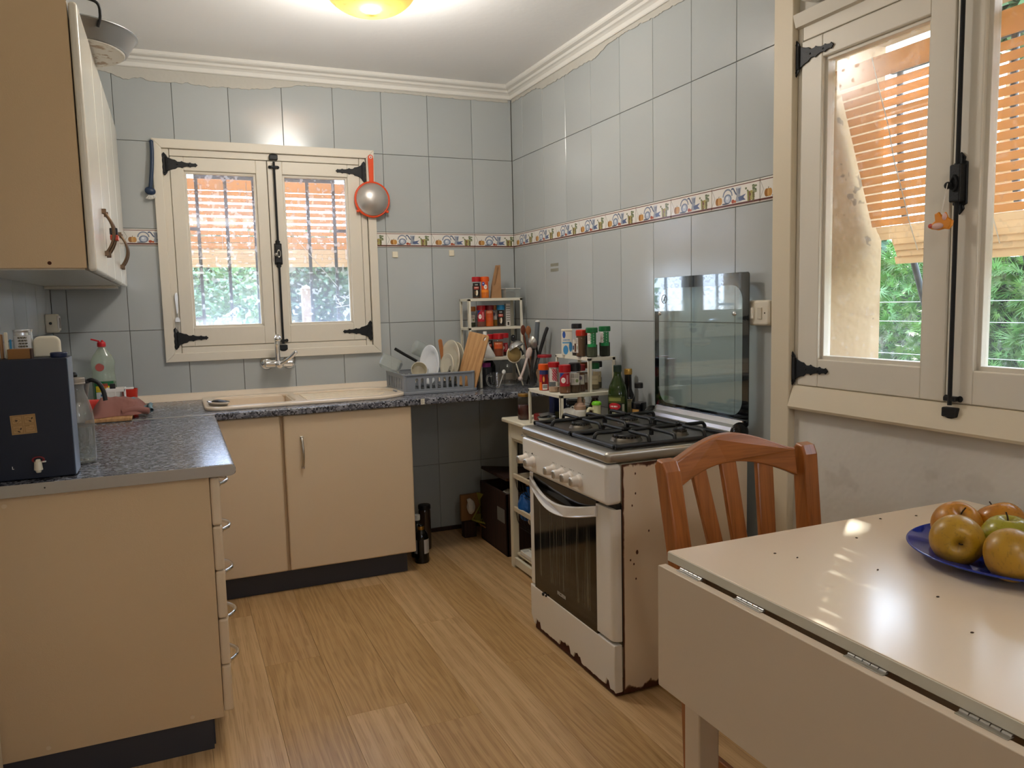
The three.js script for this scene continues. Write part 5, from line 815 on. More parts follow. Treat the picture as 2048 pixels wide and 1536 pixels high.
  const dk = thing('dark_bottle', 'dark bottle at the back under the lowest corner shelf', 'bottle', [-0.235, S1, 0.16]); part(dk, 'bottle_body', lathe(soft([[0, 0], [0.035, 0], [0.035, 0.1], [0.015, 0.13], [0.015, 0.148], [0, 0.148]], 0.006), 24), M.blackGloss);
}
{ // utensils in a glass vase
  const cx = -0.1, cz = 0.43;
  const v = thing('utensil_vase', 'tall clear glass vase holding cooking utensils in the worktop corner', 'vase', [cx, S1, cz]);
  part(v, 'vase_glass', lathe(soft([[0, 0.002], [0.05, 0], [0.053, 0.004], [0.056, 0.14], [0.054, 0.14], [0.05, 0.01], [0, 0.01]], 0.003), 36), M.glass);
  const U = (name, label, cat, fn) => { const t = thing(name, label, cat, [cx, S1 + 0.012, cz]); fn(t); return t; };
  U('ladle', 'steel ladle with a black heat-proof grip tipped out of the glass vase', 'ladle', (t) => {
    part(t, 'ladle_bowl', lathe([[0, 0], [0.016, 0.003], [0.032, 0.013], [0.042, 0.032], [0.045, 0.033], [0.0435, 0.03], [0.034, 0.0125], [0.017, 0.0005], [0, -0.002]].map(([a, b]) => [a, b]), 32).rotateX(Math.PI - 0.35).rotateZ(0.42).translate(-0.118, 0.222, 0.03), M.steel);
    part(t, 'ladle_shaft', tube([[-0.09, 0.205, 0.035], [-0.05, 0.14, 0.03], [-0.01, 0.0, 0.0]], 0.004, 20, 8), M.steel);
    part(t, 'grip_top', [clean(extrude(rrect(-0.011, 0, 0.011, 0.034, 0.01), 0.008, 0.002, 2)).translate(-0.12, 0.226, 0.026)], M.black); part(t, 'grip_low', clean(extrude(rrect(-0.01, 0, 0.01, 0.036, 0.004), 0.009, 0.002, 2)).rotateZ(0.5).translate(-0.075, 0.155, 0.04), M.black);
    part(t, 'rivet', clean(new THREE.SphereGeometry(0.0028, 8, 6)).translate(-0.12, 0.25, 0.0345), M.steel); });
  U('sieve', 'small round sieve with a yellowed mesh below the ladle', 'sieve', (t) => { part(t, 'sieve_ring', clean(new THREE.TorusGeometry(0.038, 0.0032, 8, 36)).scale(0.95, 1.08, 1).rotateY(-0.35).translate(-0.118, 0.16, 0.035), M.ivory); part(t, 'sieve_mesh', clean(lathe([[0.037, 0], [0.034, -0.008], [0.02, -0.016], [0, -0.019]], 28)).rotateX(-Math.PI / 2).rotateY(-0.35).scale(0.95, 1.08, 1).translate(-0.118, 0.16, 0.034), std('#9c8350', 0.6, { metalness: 0.2 })); part(t, 'sieve_stem', tube([[-0.11, 0.122, 0.034], [-0.09, 0.05, 0.04], [-0.07, 0.0, 0.03]], 0.0035, 16, 8), M.ivory); });
  U('serving_spoon', 'long pinkish white plastic serving spoon leaning out of the glass vase', 'spoon', (t) => { part(t, 'spoon_bowl', clean(new THREE.SphereGeometry(1, 20, 12).scale(0.017, 0.03, 0.007)).rotateZ(-0.35).translate(-0.045, 0.165, 0.055), phys('#d8c5bc', 0.4)); part(t, 'spoon_stem', [clean(tube([[-0.055, 0.14, 0.055], [-0.075, 0.09, 0.06], [-0.095, 0.045, 0.062]], 0.0065, 20, 10)), clean(new THREE.SphereGeometry(0.012, 12, 10)).translate(-0.098, 0.037, 0.062)], phys('#d8c5bc', 0.4)); });
  U('wooden_spoon', 'dark wooden spoon standing left of a second one in the glass vase', 'spoon', (t) => { part(t, 'spoon_stem', rod([0.0, 0, 0], [-0.042, 0.262, -0.01], 0.0045, 8), M.spoonWood); part(t, 'spoon_bowl', clean(new THREE.SphereGeometry(1, 18, 12).scale(0.0135, 0.026, 0.006)).translate(-0.045, 0.28, -0.01), M.spoonWood); });
  U('wooden_spoon', 'lighter wooden spoon standing right of the dark one in the glass vase', 'spoon', (t) => { const m = phys('#9a6238', 0.7); part(t, 'spoon_stem', rod([0.0, 0, 0], [-0.012, 0.26, -0.015], 0.0045, 8), m); part(t, 'spoon_bowl', clean(new THREE.SphereGeometry(1, 18, 12).scale(0.016, 0.024, 0.006)).translate(-0.013, 0.277, -0.016), m); });
  U('skimmer', 'grey metal skimmer spoon leaning right in the glass vase', 'skimmer', (t) => { part(t, 'skimmer_bowl', lathe([[0, 0], [0.02, 0.003], [0.038, 0.016], [0.04, 0.017], [0.021, 0.001], [0, -0.002]], 28).scale(0.7, 1, 1).rotateX(-1.2).rotateY(-0.9).rotateZ(-0.2).translate(-0.02, 0.205, 0.025), M.steelBrushed); part(t, 'skimmer_stem', tube([[-0.005, 0.175, 0.025], [-0.015, 0.08, 0.02], [-0.02, 0, 0.01]], 0.0075, 20, 8), M.black); });
  U('whisk_handle', 'grey-handled kitchen tool with a white end in the glass vase', 'utensil', (t) => { part(t, 'tool_grip', rod([0.022, 0.2, 0.0], [0.032, 0.318, 0.004], 0.0125, 14), phys('#62686c', 0.4)); part(t, 'tool_end', clean(new THREE.SphereGeometry(0.0135, 14, 10).scale(1, 0.5, 1)).translate(0.0325, 0.322, 0.004), M.white); part(t, 'tool_shaft', rod([-0.01, 0.0, 0], [0.022, 0.205, 0], 0.0045, 8), M.steel); });
  U('spatula', 'black-handled spatula leaning furthest right in the glass vase', 'spatula', (t) => { part(t, 'spatula_handle', [clean(tube([[0.0, 0.06, 0.02], [0.024, 0.15, 0.03], [0.05, 0.24, 0.04], [0.066, 0.285, 0.044]], 0.009, 24, 10)), clean(new THREE.SphereGeometry(0.009, 12, 10)).translate(0.066, 0.285, 0.044)], M.black); part(t, 'spatula_blade', clean(extrude(rrect(-0.016, 0, 0.016, 0.075, 0.006), 0.002, 0.0006, 1)).rotateZ(-0.25).translate(-0.015, -0.006, 0.022), M.black); });
  U('tongs', 'pair of dark tongs behind the spatula in the glass vase', 'tongs', (t) => { for (const d of [0, 1]) part(t, 'tong_arm', clean(tube([[-0.03 + d * 0.05, 0, -0.01], [0.0 + d * 0.03, 0.11, 0], [0.012 + d * 0.014, 0.215, -0.006]], 0.0055, 20, 8)), M.blackGloss); });
  U('wooden_peg', 'flat pale wooden scraper in the right side of the glass vase', 'scraper', (t) => part(t, 'scraper_blade', clean(extrude(rrect(-0.013, 0, 0.013, 0.08, 0.01), 0.004, 0.0015, 1)).rotateZ(0.25).translate(0.036, 0.0, 0.022), phys('#c0926a', 0.6)));
  const rj = thing('red_lid_jar', 'tall clear glass jar with a red lid in front of the utensil vase', 'jar', [-0.088, S1, 0.55]); part(rj, 'jar_glass', lathe(soft([[0, 0], [0.037, 0], [0.038, 0.004], [0.038, 0.14], [0.033, 0.152], [0.033, 0.16]], 0.003), 32), M.glass); part(rj, 'jar_lid', cap(0.155, 0.014, 0.0365, false), phys('#a3202c', 0.35));
}
// ---------------------------------------------------------------- kitchen trolley between worktop and cooker
const CT = 0.722;
{
  const c = thing('kitchen_trolley', 'narrow white wooden kitchen trolley with a drawer and basket shelves', 'trolley', [-0.2, 0, 1.05], { abs: true });
  part(c, 'top', bx(-0.392, CT - 0.02, 0.69, -0.012, CT, 1.395, 0.007, 3), M.ivory);
  for (const [x, z] of [[-0.37, 0.722], [-0.37, 1.345], [-0.05, 0.722], [-0.05, 1.345]]) part(c, 'leg', bx(x, 0, z, x + 0.032, CT - 0.02, z + 0.03, 0.002), M.ivory);
  part(c, 'rail', bx(-0.364, CT - 0.105, 0.752, -0.352, CT - 0.092, 1.345, 0.002), M.ivory); part(c, 'back_panel', bx(-0.05, CT - 0.12, 0.75, -0.04, CT - 0.02, 1.345, 0.002), M.ivory);
  for (const z of [0.728, 1.35]) part(c, 'side_rail', [bx(-0.34, CT - 0.1, z, -0.05, CT - 0.02, z + 0.014, 0.001), bx(-0.34, 0.03, z, -0.05, 0.075, z + 0.014, 0.001), bx(-0.34, 0.425, z, -0.05, 0.45, z + 0.014, 0.001), bx(-0.34, 0.265, z, -0.05, 0.29, z + 0.014, 0.001)], M.ivory);
  const d = part(c, 'drawer', bx(-0.371, CT - 0.091, 0.755, -0.355, CT - 0.024, 1.342, 0.002), M.ivory); part(d, 'knob', [bowGeo(0.055, 0.016, 0.0028).rotateY(-Math.PI / 2).translate(-0.371, CT - 0.055, 0.92), bowGeo(0.055, 0.016, 0.0028).rotateY(-Math.PI / 2).translate(-0.371, CT - 0.055, 1.2)], M.steel);
  part(c, 'bottom_rail', bx(-0.366, 0.012, 0.752, -0.35, 0.05, 1.345, 0.002), M.ivory);
  for (let i = 0; i < 5; i++) part(c, 'shelf_slat', bx(-0.35 + i * 0.064, 0.06, 0.752, -0.31 + i * 0.064, 0.072, 1.345, 0.002), M.ivory);
  for (const y of [0.29, 0.45]) for (const x of [-0.366, -0.06]) part(c, 'basket_rail', bx(x, y - 0.012, 0.755, x + 0.014, y + 0.01, 1.342, 0.003), M.trimWood);
  const wire = (y) => { const g = []; for (let i = 0; i < 16; i++) { const z = 0.77 + i * 0.037; g.push(clean(tube([[-0.36, y, z], [-0.345, y - 0.07, z], [-0.3, y - 0.09, z], [-0.1, y - 0.09, z], [-0.065, y - 0.07, z], [-0.05, y, z]], 0.0016, 18, 5))); } for (let i = 0; i < 6; i++) g.push(clean(rod([-0.34 + i * 0.055, y - 0.088, 0.76], [-0.34 + i * 0.055, y - 0.088, 1.34], 0.0018, 5))); return g; };
  for (const y of [0.285, 0.445]) part(c, 'wire_basket', wire(y), M.black, 'black wire basket');
}
{ // what the trolley holds
  const blob = (pts, s) => pts.map(([x, y, z, r, q = 1]) => clean(new THREE.SphereGeometry(r, 16, 12).scale(1, q, 1).translate(x, y, z)));
  const bb = thing('blue_bag', 'bright blue plastic bag in the trolley\'s wire basket', 'bag', [-0.31, 0.21, 0.83], { abs: true });
  const g = new THREE.IcosahedronGeometry(1, 5), p = g.attributes.position; for (let i = 0; i < p.count; i++) { const x = p.getX(i), y = p.getY(i), z = p.getZ(i), k = 1 + 0.22 * (fbm(x / 6 + 0.5, y / 6 + z / 9 + 0.5, 14, 14, 3, 1) - 0.5) + (y > 0.3 ? 0.35 * (y - 0.3) * (0.5 + 0.5 * Math.sin(5 * Math.atan2(z, x))) : 0); p.setXYZ(i, x * k * 0.045, y * k * 0.062, z * k * 0.05); } g.deleteAttribute('uv'); const bg = g; bg.computeVertexNormals();
  part(bb, 'bag_body', uvBox(bg).translate(-0.318, 0.30, 0.81), phys('#0b55a0', 0.35));
  part(bb, 'bag_neck', clean(lathe([[0.02, 0], [0.01, 0.02], [0.022, 0.05]], 16)).translate(-0.31, 0.35, 0.83), phys('#0b55a0', 0.35));
  const garlic = [[-0.33, 0.255, 0.9], [-0.3, 0.275, 0.935], [-0.335, 0.3, 0.93], [-0.32, 0.345, 0.95], [-0.26, 0.25, 0.88], [-0.33, 0.26, 0.97], [-0.3, 0.31, 0.99]];
  const bulb = () => { const L = []; for (let i = 0; i <= 14; i++) { const a = i / 14; L.push([0.026 * Math.pow(Math.sin(Math.min(1, a * 1.12) * Math.PI), 0.7) * (1 - 0.45 * a) + 0.003, -0.02 + 0.055 * a]); } L[0][0] = 0; L[14][0] = 0; const q = lathe(L, 24), v = q.attributes.position; for (let i = 0; i < v.count; i++) { const a = Math.atan2(v.getZ(i), v.getX(i)), k = 1 + 0.07 * Math.cos(a * 7); v.setX(i, v.getX(i) * k); v.setZ(i, v.getZ(i) * k); } q.computeVertexNormals(); return q; };
  const names = ['nearest the blue bag', 'behind the blue bag', 'above its neighbours', 'topmost of the heap', 'deepest in the basket', 'lowest by the cooker', 'beside the cooker'];
  let first; garlic.forEach(([x, y, z], i) => { const l = 'white garlic bulb in the trolley\'s wire basket, ' + names[i]; if (!first) { first = thing('garlic', l, 'garlic', [x, y, z], { group: 'garlic bulbs in the trolley basket' }); part(first, 'bulb', bulb(), phys('#cfc4b2', 0.7)); part(first, 'neck', clean(cyl(0.004, 0.003, 0.012, 8)).translate(0, 0.032, 0), phys('#b5a78c', 0.8)); } else { const c = copyOf(first, l, [x, y, z]); c.rotation.set(rr(-0.8, 0.8), rr(0, 6), rr(-0.8, 0.8)); } });
  const bk = thing('wicker_basket', 'brown wicker tray with wooden handle in the upper trolley basket', 'basket', [-0.26, 0.38, 0.95], { abs: true });
  part(bk, 'basket_weave', [0, 1, 2, 3, 4].map((i) => clean(new THREE.TorusGeometry(0.06 + i * 0.004, 0.006, 6, 28).rotateX(Math.PI / 2).scale(1, 1, 1.5)).translate(-0.27, 0.372 + i * 0.011, 0.97)), M.cardboard); part(bk, 'basket_handle', clean(tube([[-0.33, 0.42, 0.96], [-0.335, 0.5, 0.955], [-0.3, 0.58, 0.95], [-0.25, 0.585, 0.95]], 0.009, 24, 8)), M.boardWood); part(bk, 'basket_grip', bx(-0.355, 0.425, 0.87, -0.335, 0.445, 0.985, 0.006, 2), phys('#b98f6c', 0.6));
  const bt = thing('bin_bag', 'black bin standing behind the trolley shelves', 'bin', [-0.2, 0.074, 1.06], { abs: true });
  part(bt, 'bin_body', bx(-0.3, 0.074, 0.83, -0.08, 0.185, 1.3, 0.02, 3), M.black);
  const tr = thing('white_tray', 'white plastic tray lying on the trolley\'s bottom slats', 'tray', [-0.3, 0.073, 0.95], { abs: true }); part(tr, 'tray_body', [bx(-0.352, 0.073, 0.79, -0.305, 0.08, 1.1, 0.003), bx(-0.352, 0.073, 0.79, -0.347, 0.093, 1.1, 0.002), bx(-0.31, 0.073, 0.79, -0.305, 0.093, 1.1, 0.002), bx(-0.352, 0.073, 0.79, -0.305, 0.093, 0.795, 0.002)], M.white);
}
insert('shelf_insert', 'cream metal shelf insert standing on the trolley, lower of its stack', -0.35, 0.915, 0.28, 0.32, CT, 0.157);
insert('shelf_insert', 'narrow cream metal shelf insert on the trolley stack, its upper tier', -0.2, 0.895, 0.13, 0.315, CT + 0.157, 0.146);
{
  const y1 = CT + 0.157, y2 = y1 + 0.146;
  const ct = thing('milk_carton', 'white carton with blue blots on the trolley\'s upper shelf', 'carton', [-0.183, y2, 0.98]);
  part(ct, 'carton_body', uvFit(bx(-0.024, 0, -0.02, 0.024, 0.108, 0.02, 0.002)), std('#ffffff', 0.5, { map: LB.milk })); part(ct, 'carton_lid', bx(-0.025, 0.106, -0.021, 0.025, 0.115, 0.021, 0.003), M.ivory); ct.rotation.y = -0.45;
  jar('clear bottle with a black cap and a printed picture on the trolley\'s upper shelf', -0.17, y2, 1.05, { h: 0.142, r: 0.0215, capM: M.black, capH: 0.022, fill: 0.12, stuffC: '#2a2522', tex: scrib('#d8d2c4', (g) => { g.fillStyle = '#6a4530'; g.fillRect(30, 40, 64, 80); g.fillStyle = '#3b4a6a'; g.fillRect(0, 60, 24, 40); }), band: [0.12, 0.6], name: 'vinegar_bottle', cat: 'bottle' });
  jar('red-orange-capped jar of brown spice, left of two on the trolley\'s upper shelf', -0.193, y2, 1.13, { capM: phys('#d0351c', 0.3), stuffC: '#6e5136', fill: 1, h: 0.117, r: 0.0205, tex: LB.white, band: [0.2, 0.9], turn: -1.1, wide: 0.5 });
  jar('red-capped jar of dark spice, right of two on the trolley\'s upper shelf', -0.155, y2, 1.14, { capM: M.red, stuffC: '#33302c', fill: 1, h: 0.119, r: 0.019 });
  jar('square herb jar with a green cap at the trolley\'s upper shelf front corner', -0.17, y2, 1.185, { capM: M.green, square: true, stuffC: '#4b4f3c', fill: 0.5, h: 0.127, r: 0.024, capH: 0.022, tex: LB.green, band: [0.42, 0.98], wide: 0.85 });
  jar('square herb jar with a green cap nearest the wall on the trolley\'s upper shelf', -0.096, y2, 1.165, { capM: M.green, square: true, stuffC: '#33382c', fill: 0.55, h: 0.13, r: 0.024, capH: 0.022, tex: LB.green, band: [0.42, 0.98], wide: 0.85 });
  jar('small green-capped jar between the two square herb jars', -0.125, y2, 1.11, { capM: M.greenDark, stuffC: '#5b5a40', fill: 0.9, h: 0.108, r: 0.015 });
  jar('orange-capped jar with a barcode label on the trolley\'s lower shelf', -0.325, y1, 1.03, { capM: M.orange, tex: LB.barcode, stuffC: '#c25a1c', band: [0.02, 0.98] });
  jar('tall red-capped salt jar with red scrawled leaves on the trolley\'s lower shelf', -0.318, y1, 1.115, { capM: M.red, h: 0.13, r: 0.0235, capH: 0.022, tex: LB.rose, stuffC: '#c9a98a', fill: 0.2, band: [0.42, 1.0] });
  jar('red-capped jar with a blue and red label and white disc on the trolley\'s lower shelf', -0.302, y1, 1.185, { capM: M.red, tex: LB.red, stuffC: '#7c5232', fill: 0.5, band: [0.35, 0.97], h: 0.122, r: 0.024, capH: 0.032 });
  jar('black-capped jar with a pale printed label on the trolley\'s lower shelf', -0.255, y1, 1.185, { capM: M.black, tex: LB.white, stuffC: '#5c4a34', fill: 0.45, h: 0.128, r: 0.0235, capH: 0.036, band: [0.38, 0.92] });
  jar('red-capped jar of brown spice behind the black-capped jar', -0.215, y1, 1.165, { capM: M.redDark, tex: LB.amberTag, stuffC: '#5c3a22', fill: 0.9, r: 0.0185, band: [0.35, 0.8] });
  jar('brown-capped jar beside the shelf leg on the trolley\'s lower shelf', -0.175, y1, 1.12, { capM: phys('#70401c', 0.4), tex: LB.amberTag, stuffC: '#6a4a2a', fill: 0.8, r: 0.018, band: [0.35, 0.75], h: 0.122 });
  jar('green-capped jar with a pale label, right half of the trolley\'s lower shelf', -0.125, y1, 1.12, { capM: M.green, tex: LB.cream, stuffC: '#7a6a4a', fill: 0.35, band: [0.25, 0.68] });
  jar('black-capped jar with a cream label nearest the wall on the trolley\'s lower shelf', -0.09, y1, 1.085, { capM: M.black, tex: LB.cream, stuffC: '#4a4634', fill: 0.5, band: [0.3, 0.8], h: 0.12, r: 0.0215 });
  // on the trolley top
  const ho = thing('honey_jar', 'dark red jar with a gold lid at the left end of the trolley top', 'jar', [-0.32, CT, 0.805]);
  part(ho, 'jar_glass', lathe(soft([[0, 0], [0.031, 0], [0.033, 0.004], [0.033, 0.09], [0.027, 0.108]], 0.003), 32), M.glass); part(ho, 'contents', lathe([[0, 0.002], [0.031, 0.004], [0.031, 0.068], [0, 0.068]], 28), phys('#3c0f0c', 0.25)); part(ho, 'jar_lid', cap(0.108, 0.013, 0.0295, false), std('#b08a4a', 0.3, { metalness: 0.9 }));
  const rs = thing('jar_cover', 'small dark red lid lying flat beside the gold-lidded jar', 'lid', [-0.275, CT, 0.86]); part(rs, 'lid_body', lathe(soft([[0, 0], [0.021, 0], [0.0215, 0.026], [0.018, 0.03], [0, 0.03]], 0.003), 28), M.redDark);
  const fo = thing('foil_tray', 'foil takeaway tray with a loose lid under the trolley shelf', 'tray', [-0.28, CT, 0.96], { turn: 0.6 });
  part(fo, 'tray_body', lathe(soft([[0, 0], [0.036, 0], [0.046, 0.026], [0.05, 0.027], [0.05, 0.029], [0.044, 0.028], [0.035, 0.003], [0, 0.003]], 0.002), 20).scale(1.05, 1, 0.8), std('#a9acae', 0.3, { metalness: 0.95 })); part(fo, 'foil_flap', [clean(extrude(shape([[-0.075, 0], [0.04, -0.008], [0.045, 0.03], [-0.03, 0.04], [-0.05, 0.02]]), 0.0015, 0.0005, 1)).rotateX(-Math.PI / 2 + 0.12).translate(0.0, 0.037, 0.012)], std('#b9bcbe', 0.32, { metalness: 0.9 }));
  const bp = thing('blue_packet', 'dark blue packet at the back under the trolley shelf', 'packet', [-0.19, CT, 0.9], { abs: true }); part(bp, 'packet_body', bx(-0.225, CT, 0.87, -0.155, CT + 0.115, 0.915, 0.008, 2), phys('#1a2450', 0.4)); part(bp, 'packet_label', bx(-0.216, CT + 0.012, 0.914, -0.17, CT + 0.04, 0.9165, 0.0005), phys('#5c5a40', 0.5));
  const dj = thing('dark_jar', 'dark glass jar behind the white salt tub on the trolley', 'jar', [-0.16, CT, 1.0]); part(dj, 'jar_body', lathe(soft([[0, 0], [0.037, 0], [0.038, 0.075], [0.032, 0.085], [0, 0.085]], 0.004), 32), phys('#4c5560', 0.15, { transmission: 0.5, thickness: 0 })); part(dj, 'jar_lid', cap(0.084, 0.016, 0.037, false), M.black); part(dj, 'contents', lathe([[0, 0.003], [0.034, 0.004], [0.034, 0.05], [0, 0.05]], 24), std('#6a7078', 0.8));
  const gt = thing('green_jar', 'dark green lidded jar behind the squeeze bottle on the trolley', 'jar', [-0.115, CT, 1.08]); part(gt, 'jar_body', lathe(soft([[0, 0], [0.034, 0], [0.034, 0.06], [0, 0.062]], 0.004), 28), M.glass); part(gt, 'jar_lid', cap(0.06, 0.018, 0.036, false), M.greenDark);
  const sa = thing('salt_tub', 'white plastic salt tub with dark lettering on the trolley', 'tub', [-0.285, CT, 1.205], { turn: FACE(-0.285, 1.205) });
  part(sa, 'tub_body', lathe(soft([[0, 0], [0.034, 0], [0.0345, 0.085], [0.03, 0.094], [0, 0.095]], 0.006), 36).scale(1, 1, 0.85), M.white); const st = new TextGeometry('SAL', { font: FONT, size: 0.014, depth: 0.0006, curveSegments: 4 }); part(sa, 'lettering', clean(st).translate(-0.024, 0.018, 0.0275), M.black);
  const sq = thing('squeeze_bottle', 'white squeeze bottle with a tan nozzle cap on the trolley', 'bottle', [-0.255, CT, 1.225]);
  part(sq, 'bottle_body', lathe(soft([[0, 0], [0.0285, 0], [0.03, 0.006], [0.03, 0.085], [0.026, 0.092]], 0.003), 32), phys('#e4e2dc', 0.35, { transmission: 0.2, thickness: 0 })); part(sq, 'nozzle_cap', [clean(lathe(soft([[0.027, 0.088], [0.0275, 0.106], [0.022, 0.108], [0.018, 0.116], [0.011, 0.118], [0.007, 0.15], [0.005, 0.15], [0, 0.15]], 0.002), 28)), ...[0].map(() => clean(tube([[0.022, 0.106, 0], [0.024, 0.128, 0], [0.02, 0.13, 0]], 0.0028, 12, 6)))], phys('#a98a76', 0.5)); part(sq, 'cap_ring', clean(new THREE.TorusGeometry(0.008, 0.0016, 6, 18)).translate(-0.034, 0.098, 0), M.white);
  const oc = thing('oil_cruet', 'cream oil jug with a bright green lid on the trolley', 'jug', [-0.205, CT, 1.28]);
  part(oc, 'jug_body', lathe(soft([[0, 0], [0.034, 0], [0.033, 0.012], [0.018, 0.05], [0.0175, 0.108], [0.019, 0.114], [0, 0.114]], 0.003), 32), phys('#d9d6ae', 0.3)); part(oc, 'jug_lid', lathe([[0.0205, 0.112], [0.0205, 0.12], [0.015, 0.126], [0, 0.128]], 28), phys('#6fc21e', 0.3)); part(oc, 'jug_handle', clean(tube([[-0.016, 0.094, 0], [-0.036, 0.097, 0], [-0.043, 0.072, 0], [-0.04, 0.035, 0], [-0.028, 0.01, 0]], 0.0065, 28, 10)), phys('#dcd9b4', 0.3));
  const bo = thing('sauce_bottle', 'brown sauce bottle with a clear cap behind the green-lidded jug', 'bottle', [-0.15, CT, 1.17]); part(bo, 'bottle_body', lathe(soft([[0, 0], [0.026, 0], [0.0265, 0.09], [0.014, 0.118], [0.0125, 0.128], [0, 0.128]], 0.005), 28), phys('#2c1009', 0.12)); part(bo, 'bottle_cap', cap(0.126, 0.03, 0.0155), phys('#8a7a74', 0.25, { transmission: 0.4, thickness: 0 }));
  const sg = thing('small_glass', 'small clear glass with a wooden stick before the olive oil', 'glass', [-0.15, CT, 1.3]); part(sg, 'glass_body', lathe(soft([[0, 0.002], [0.02, 0], [0.024, 0.055], [0.0225, 0.055], [0.019, 0.005], [0, 0.005]], 0.002), 28), M.glass); part(sg, 'stick', bx(-0.012, 0.004, -0.002, -0.001, 0.066, 0.001, 0.001).rotateZ(-0.1), M.boardWood);
  const lab = (r, h, y, t, tex, w = 0.9, parent) => { const g = new THREE.CylinderGeometry(r, r, h, 20, 1, true, -w, 2 * w).translate(0, y + h / 2, 0); part(parent, 'label_print', g, std('#ffffff', 0.4, { map: tex })); };
  const ol = thing('olive_oil', 'large green olive oil bottle with a red oval label beside the lid', 'bottle', [-0.118, CT, 1.305], { turn: FACE(-0.118, 1.305) - 0.25 });
  part(ol, 'bottle_body', lathe(soft([[0, 0], [0.037, 0], [0.0405, 0.008], [0.0405, 0.155], [0.034, 0.19], [0.018, 0.224], [0.0155, 0.235], [0.0155, 0.25]], 0.008), 36), phys('#33481a', 0.12, { transmission: 0.35, thickness: 0, specularIntensity: 1 })); part(ol, 'oil', lathe([[0, 0.004], [0.037, 0.004], [0.0385, 0.01], [0.0385, 0.154], [0.032, 0.188], [0, 0.19]], 30), phys('#37470f', 0.3)); part(ol, 'bottle_cap', cap(0.246, 0.028, 0.0165), phys('#0e2a20', 0.4));
  lab(0.0411, 0.135, 0.012, 0, scrib('#48521f', (g, w, h) => { g.fillStyle = '#15160d'; g.fillRect(0, 52, 128, 70); g.fillStyle = '#c3202c'; g.beginPath(); g.ellipse(56, 78, 42, 28, 0, 0, 7); g.fill(); words(g, 28, 72, 58, '#f2efe6', 1, 14); g.fillStyle = '#8a8f4a'; g.fillRect(10, 10, 90, 26); words(g, 24, 126, 72, '#c9ccc4', 1, 9); g.fillStyle = '#0c0d08'; g.font = 'bold 34px serif'; g.fillText('0', 34, 178); g.fillStyle = '#87923f'; g.fillRect(18, 188, 80, 26); g.fillStyle = '#a8321c'; g.fillRect(24, 214, 64, 14); g.fillStyle = '#b9b8a4'; g.fillRect(108, 60, 18, 180); }, 128, 256), 1.0, ol);
  const ba = thing('balsamic_bottle', 'dark slim bottle with a gold cap and cream label by the wall', 'bottle', [-0.04, CT, 1.262], { turn: FACE(-0.04, 1.262) - 0.2 });
  part(ba, 'bottle_body', lathe(soft([[0, 0], [0.028, 0], [0.0285, 0.13], [0.0155, 0.165], [0.0145, 0.232], [0, 0.232]], 0.006), 30), phys('#100d0c', 0.08)); part(ba, 'bottle_cap', [clean(lathe(soft([[0, 0.252], [0.0165, 0.252], [0.0172, 0.24], [0.0172, 0.2285], [0.0152, 0.227]], 0.002), 28)), clean(new THREE.TorusGeometry(0.0165, 0.0012, 6, 28).rotateX(Math.PI / 2)).translate(0, 0.231, 0)], std('#c29a4e', 0.3, { metalness: 0.9 }));
  lab(0.029, 0.115, 0.01, 0, scrib('#a39a72', (g) => { g.fillStyle = '#6a6448'; g.fillRect(16, 6, 96, 14); words(g, 24, 40, 80, '#d4cdb0', 3, 8); g.fillStyle = '#7a6a84'; g.beginPath(); g.arc(50, 140, 22, 0, 7); g.fill(); words(g, 18, 180, 90, '#5b5540', 4, 7); }, 128, 256), 0.8, ba);
  const so = thing('soy_bottle', 'small dark bottle with a black cap next to the glass lid', 'bottle', [-0.05, CT + 0.0, 1.36], { turn: FACE(-0.05, 1.36) - 0.5 });
  part(so, 'bottle_glass', lathe(soft([[0, 0], [0.031, 0], [0.032, 0.118], [0.018, 0.156], [0.0145, 0.166], [0.0145, 0.182]], 0.006), 30), M.glass); part(so, 'sauce', lathe([[0, 0.002], [0.03, 0.002], [0.031, 0.006], [0.031, 0.117], [0.03, 0.121], [0, 0.121]], 28), phys('#0d0f16', 0.2)); part(so, 'bottle_cap', cap(0.179, 0.022, 0.017), M.black);
  lab(0.0324, 0.085, 0.012, 0, scrib('#1a1514', (g) => { g.fillStyle = '#b58a4a'; g.fillRect(20, 8, 90, 30); g.fillStyle = '#8c2030'; g.fillRect(10, 44, 110, 40); words(g, 20, 56, 84, '#e6d8c8', 1, 14); words(g, 16, 100, 96, '#b8b0a8', 4, 8); }, 128, 192), 0.7, so);
}
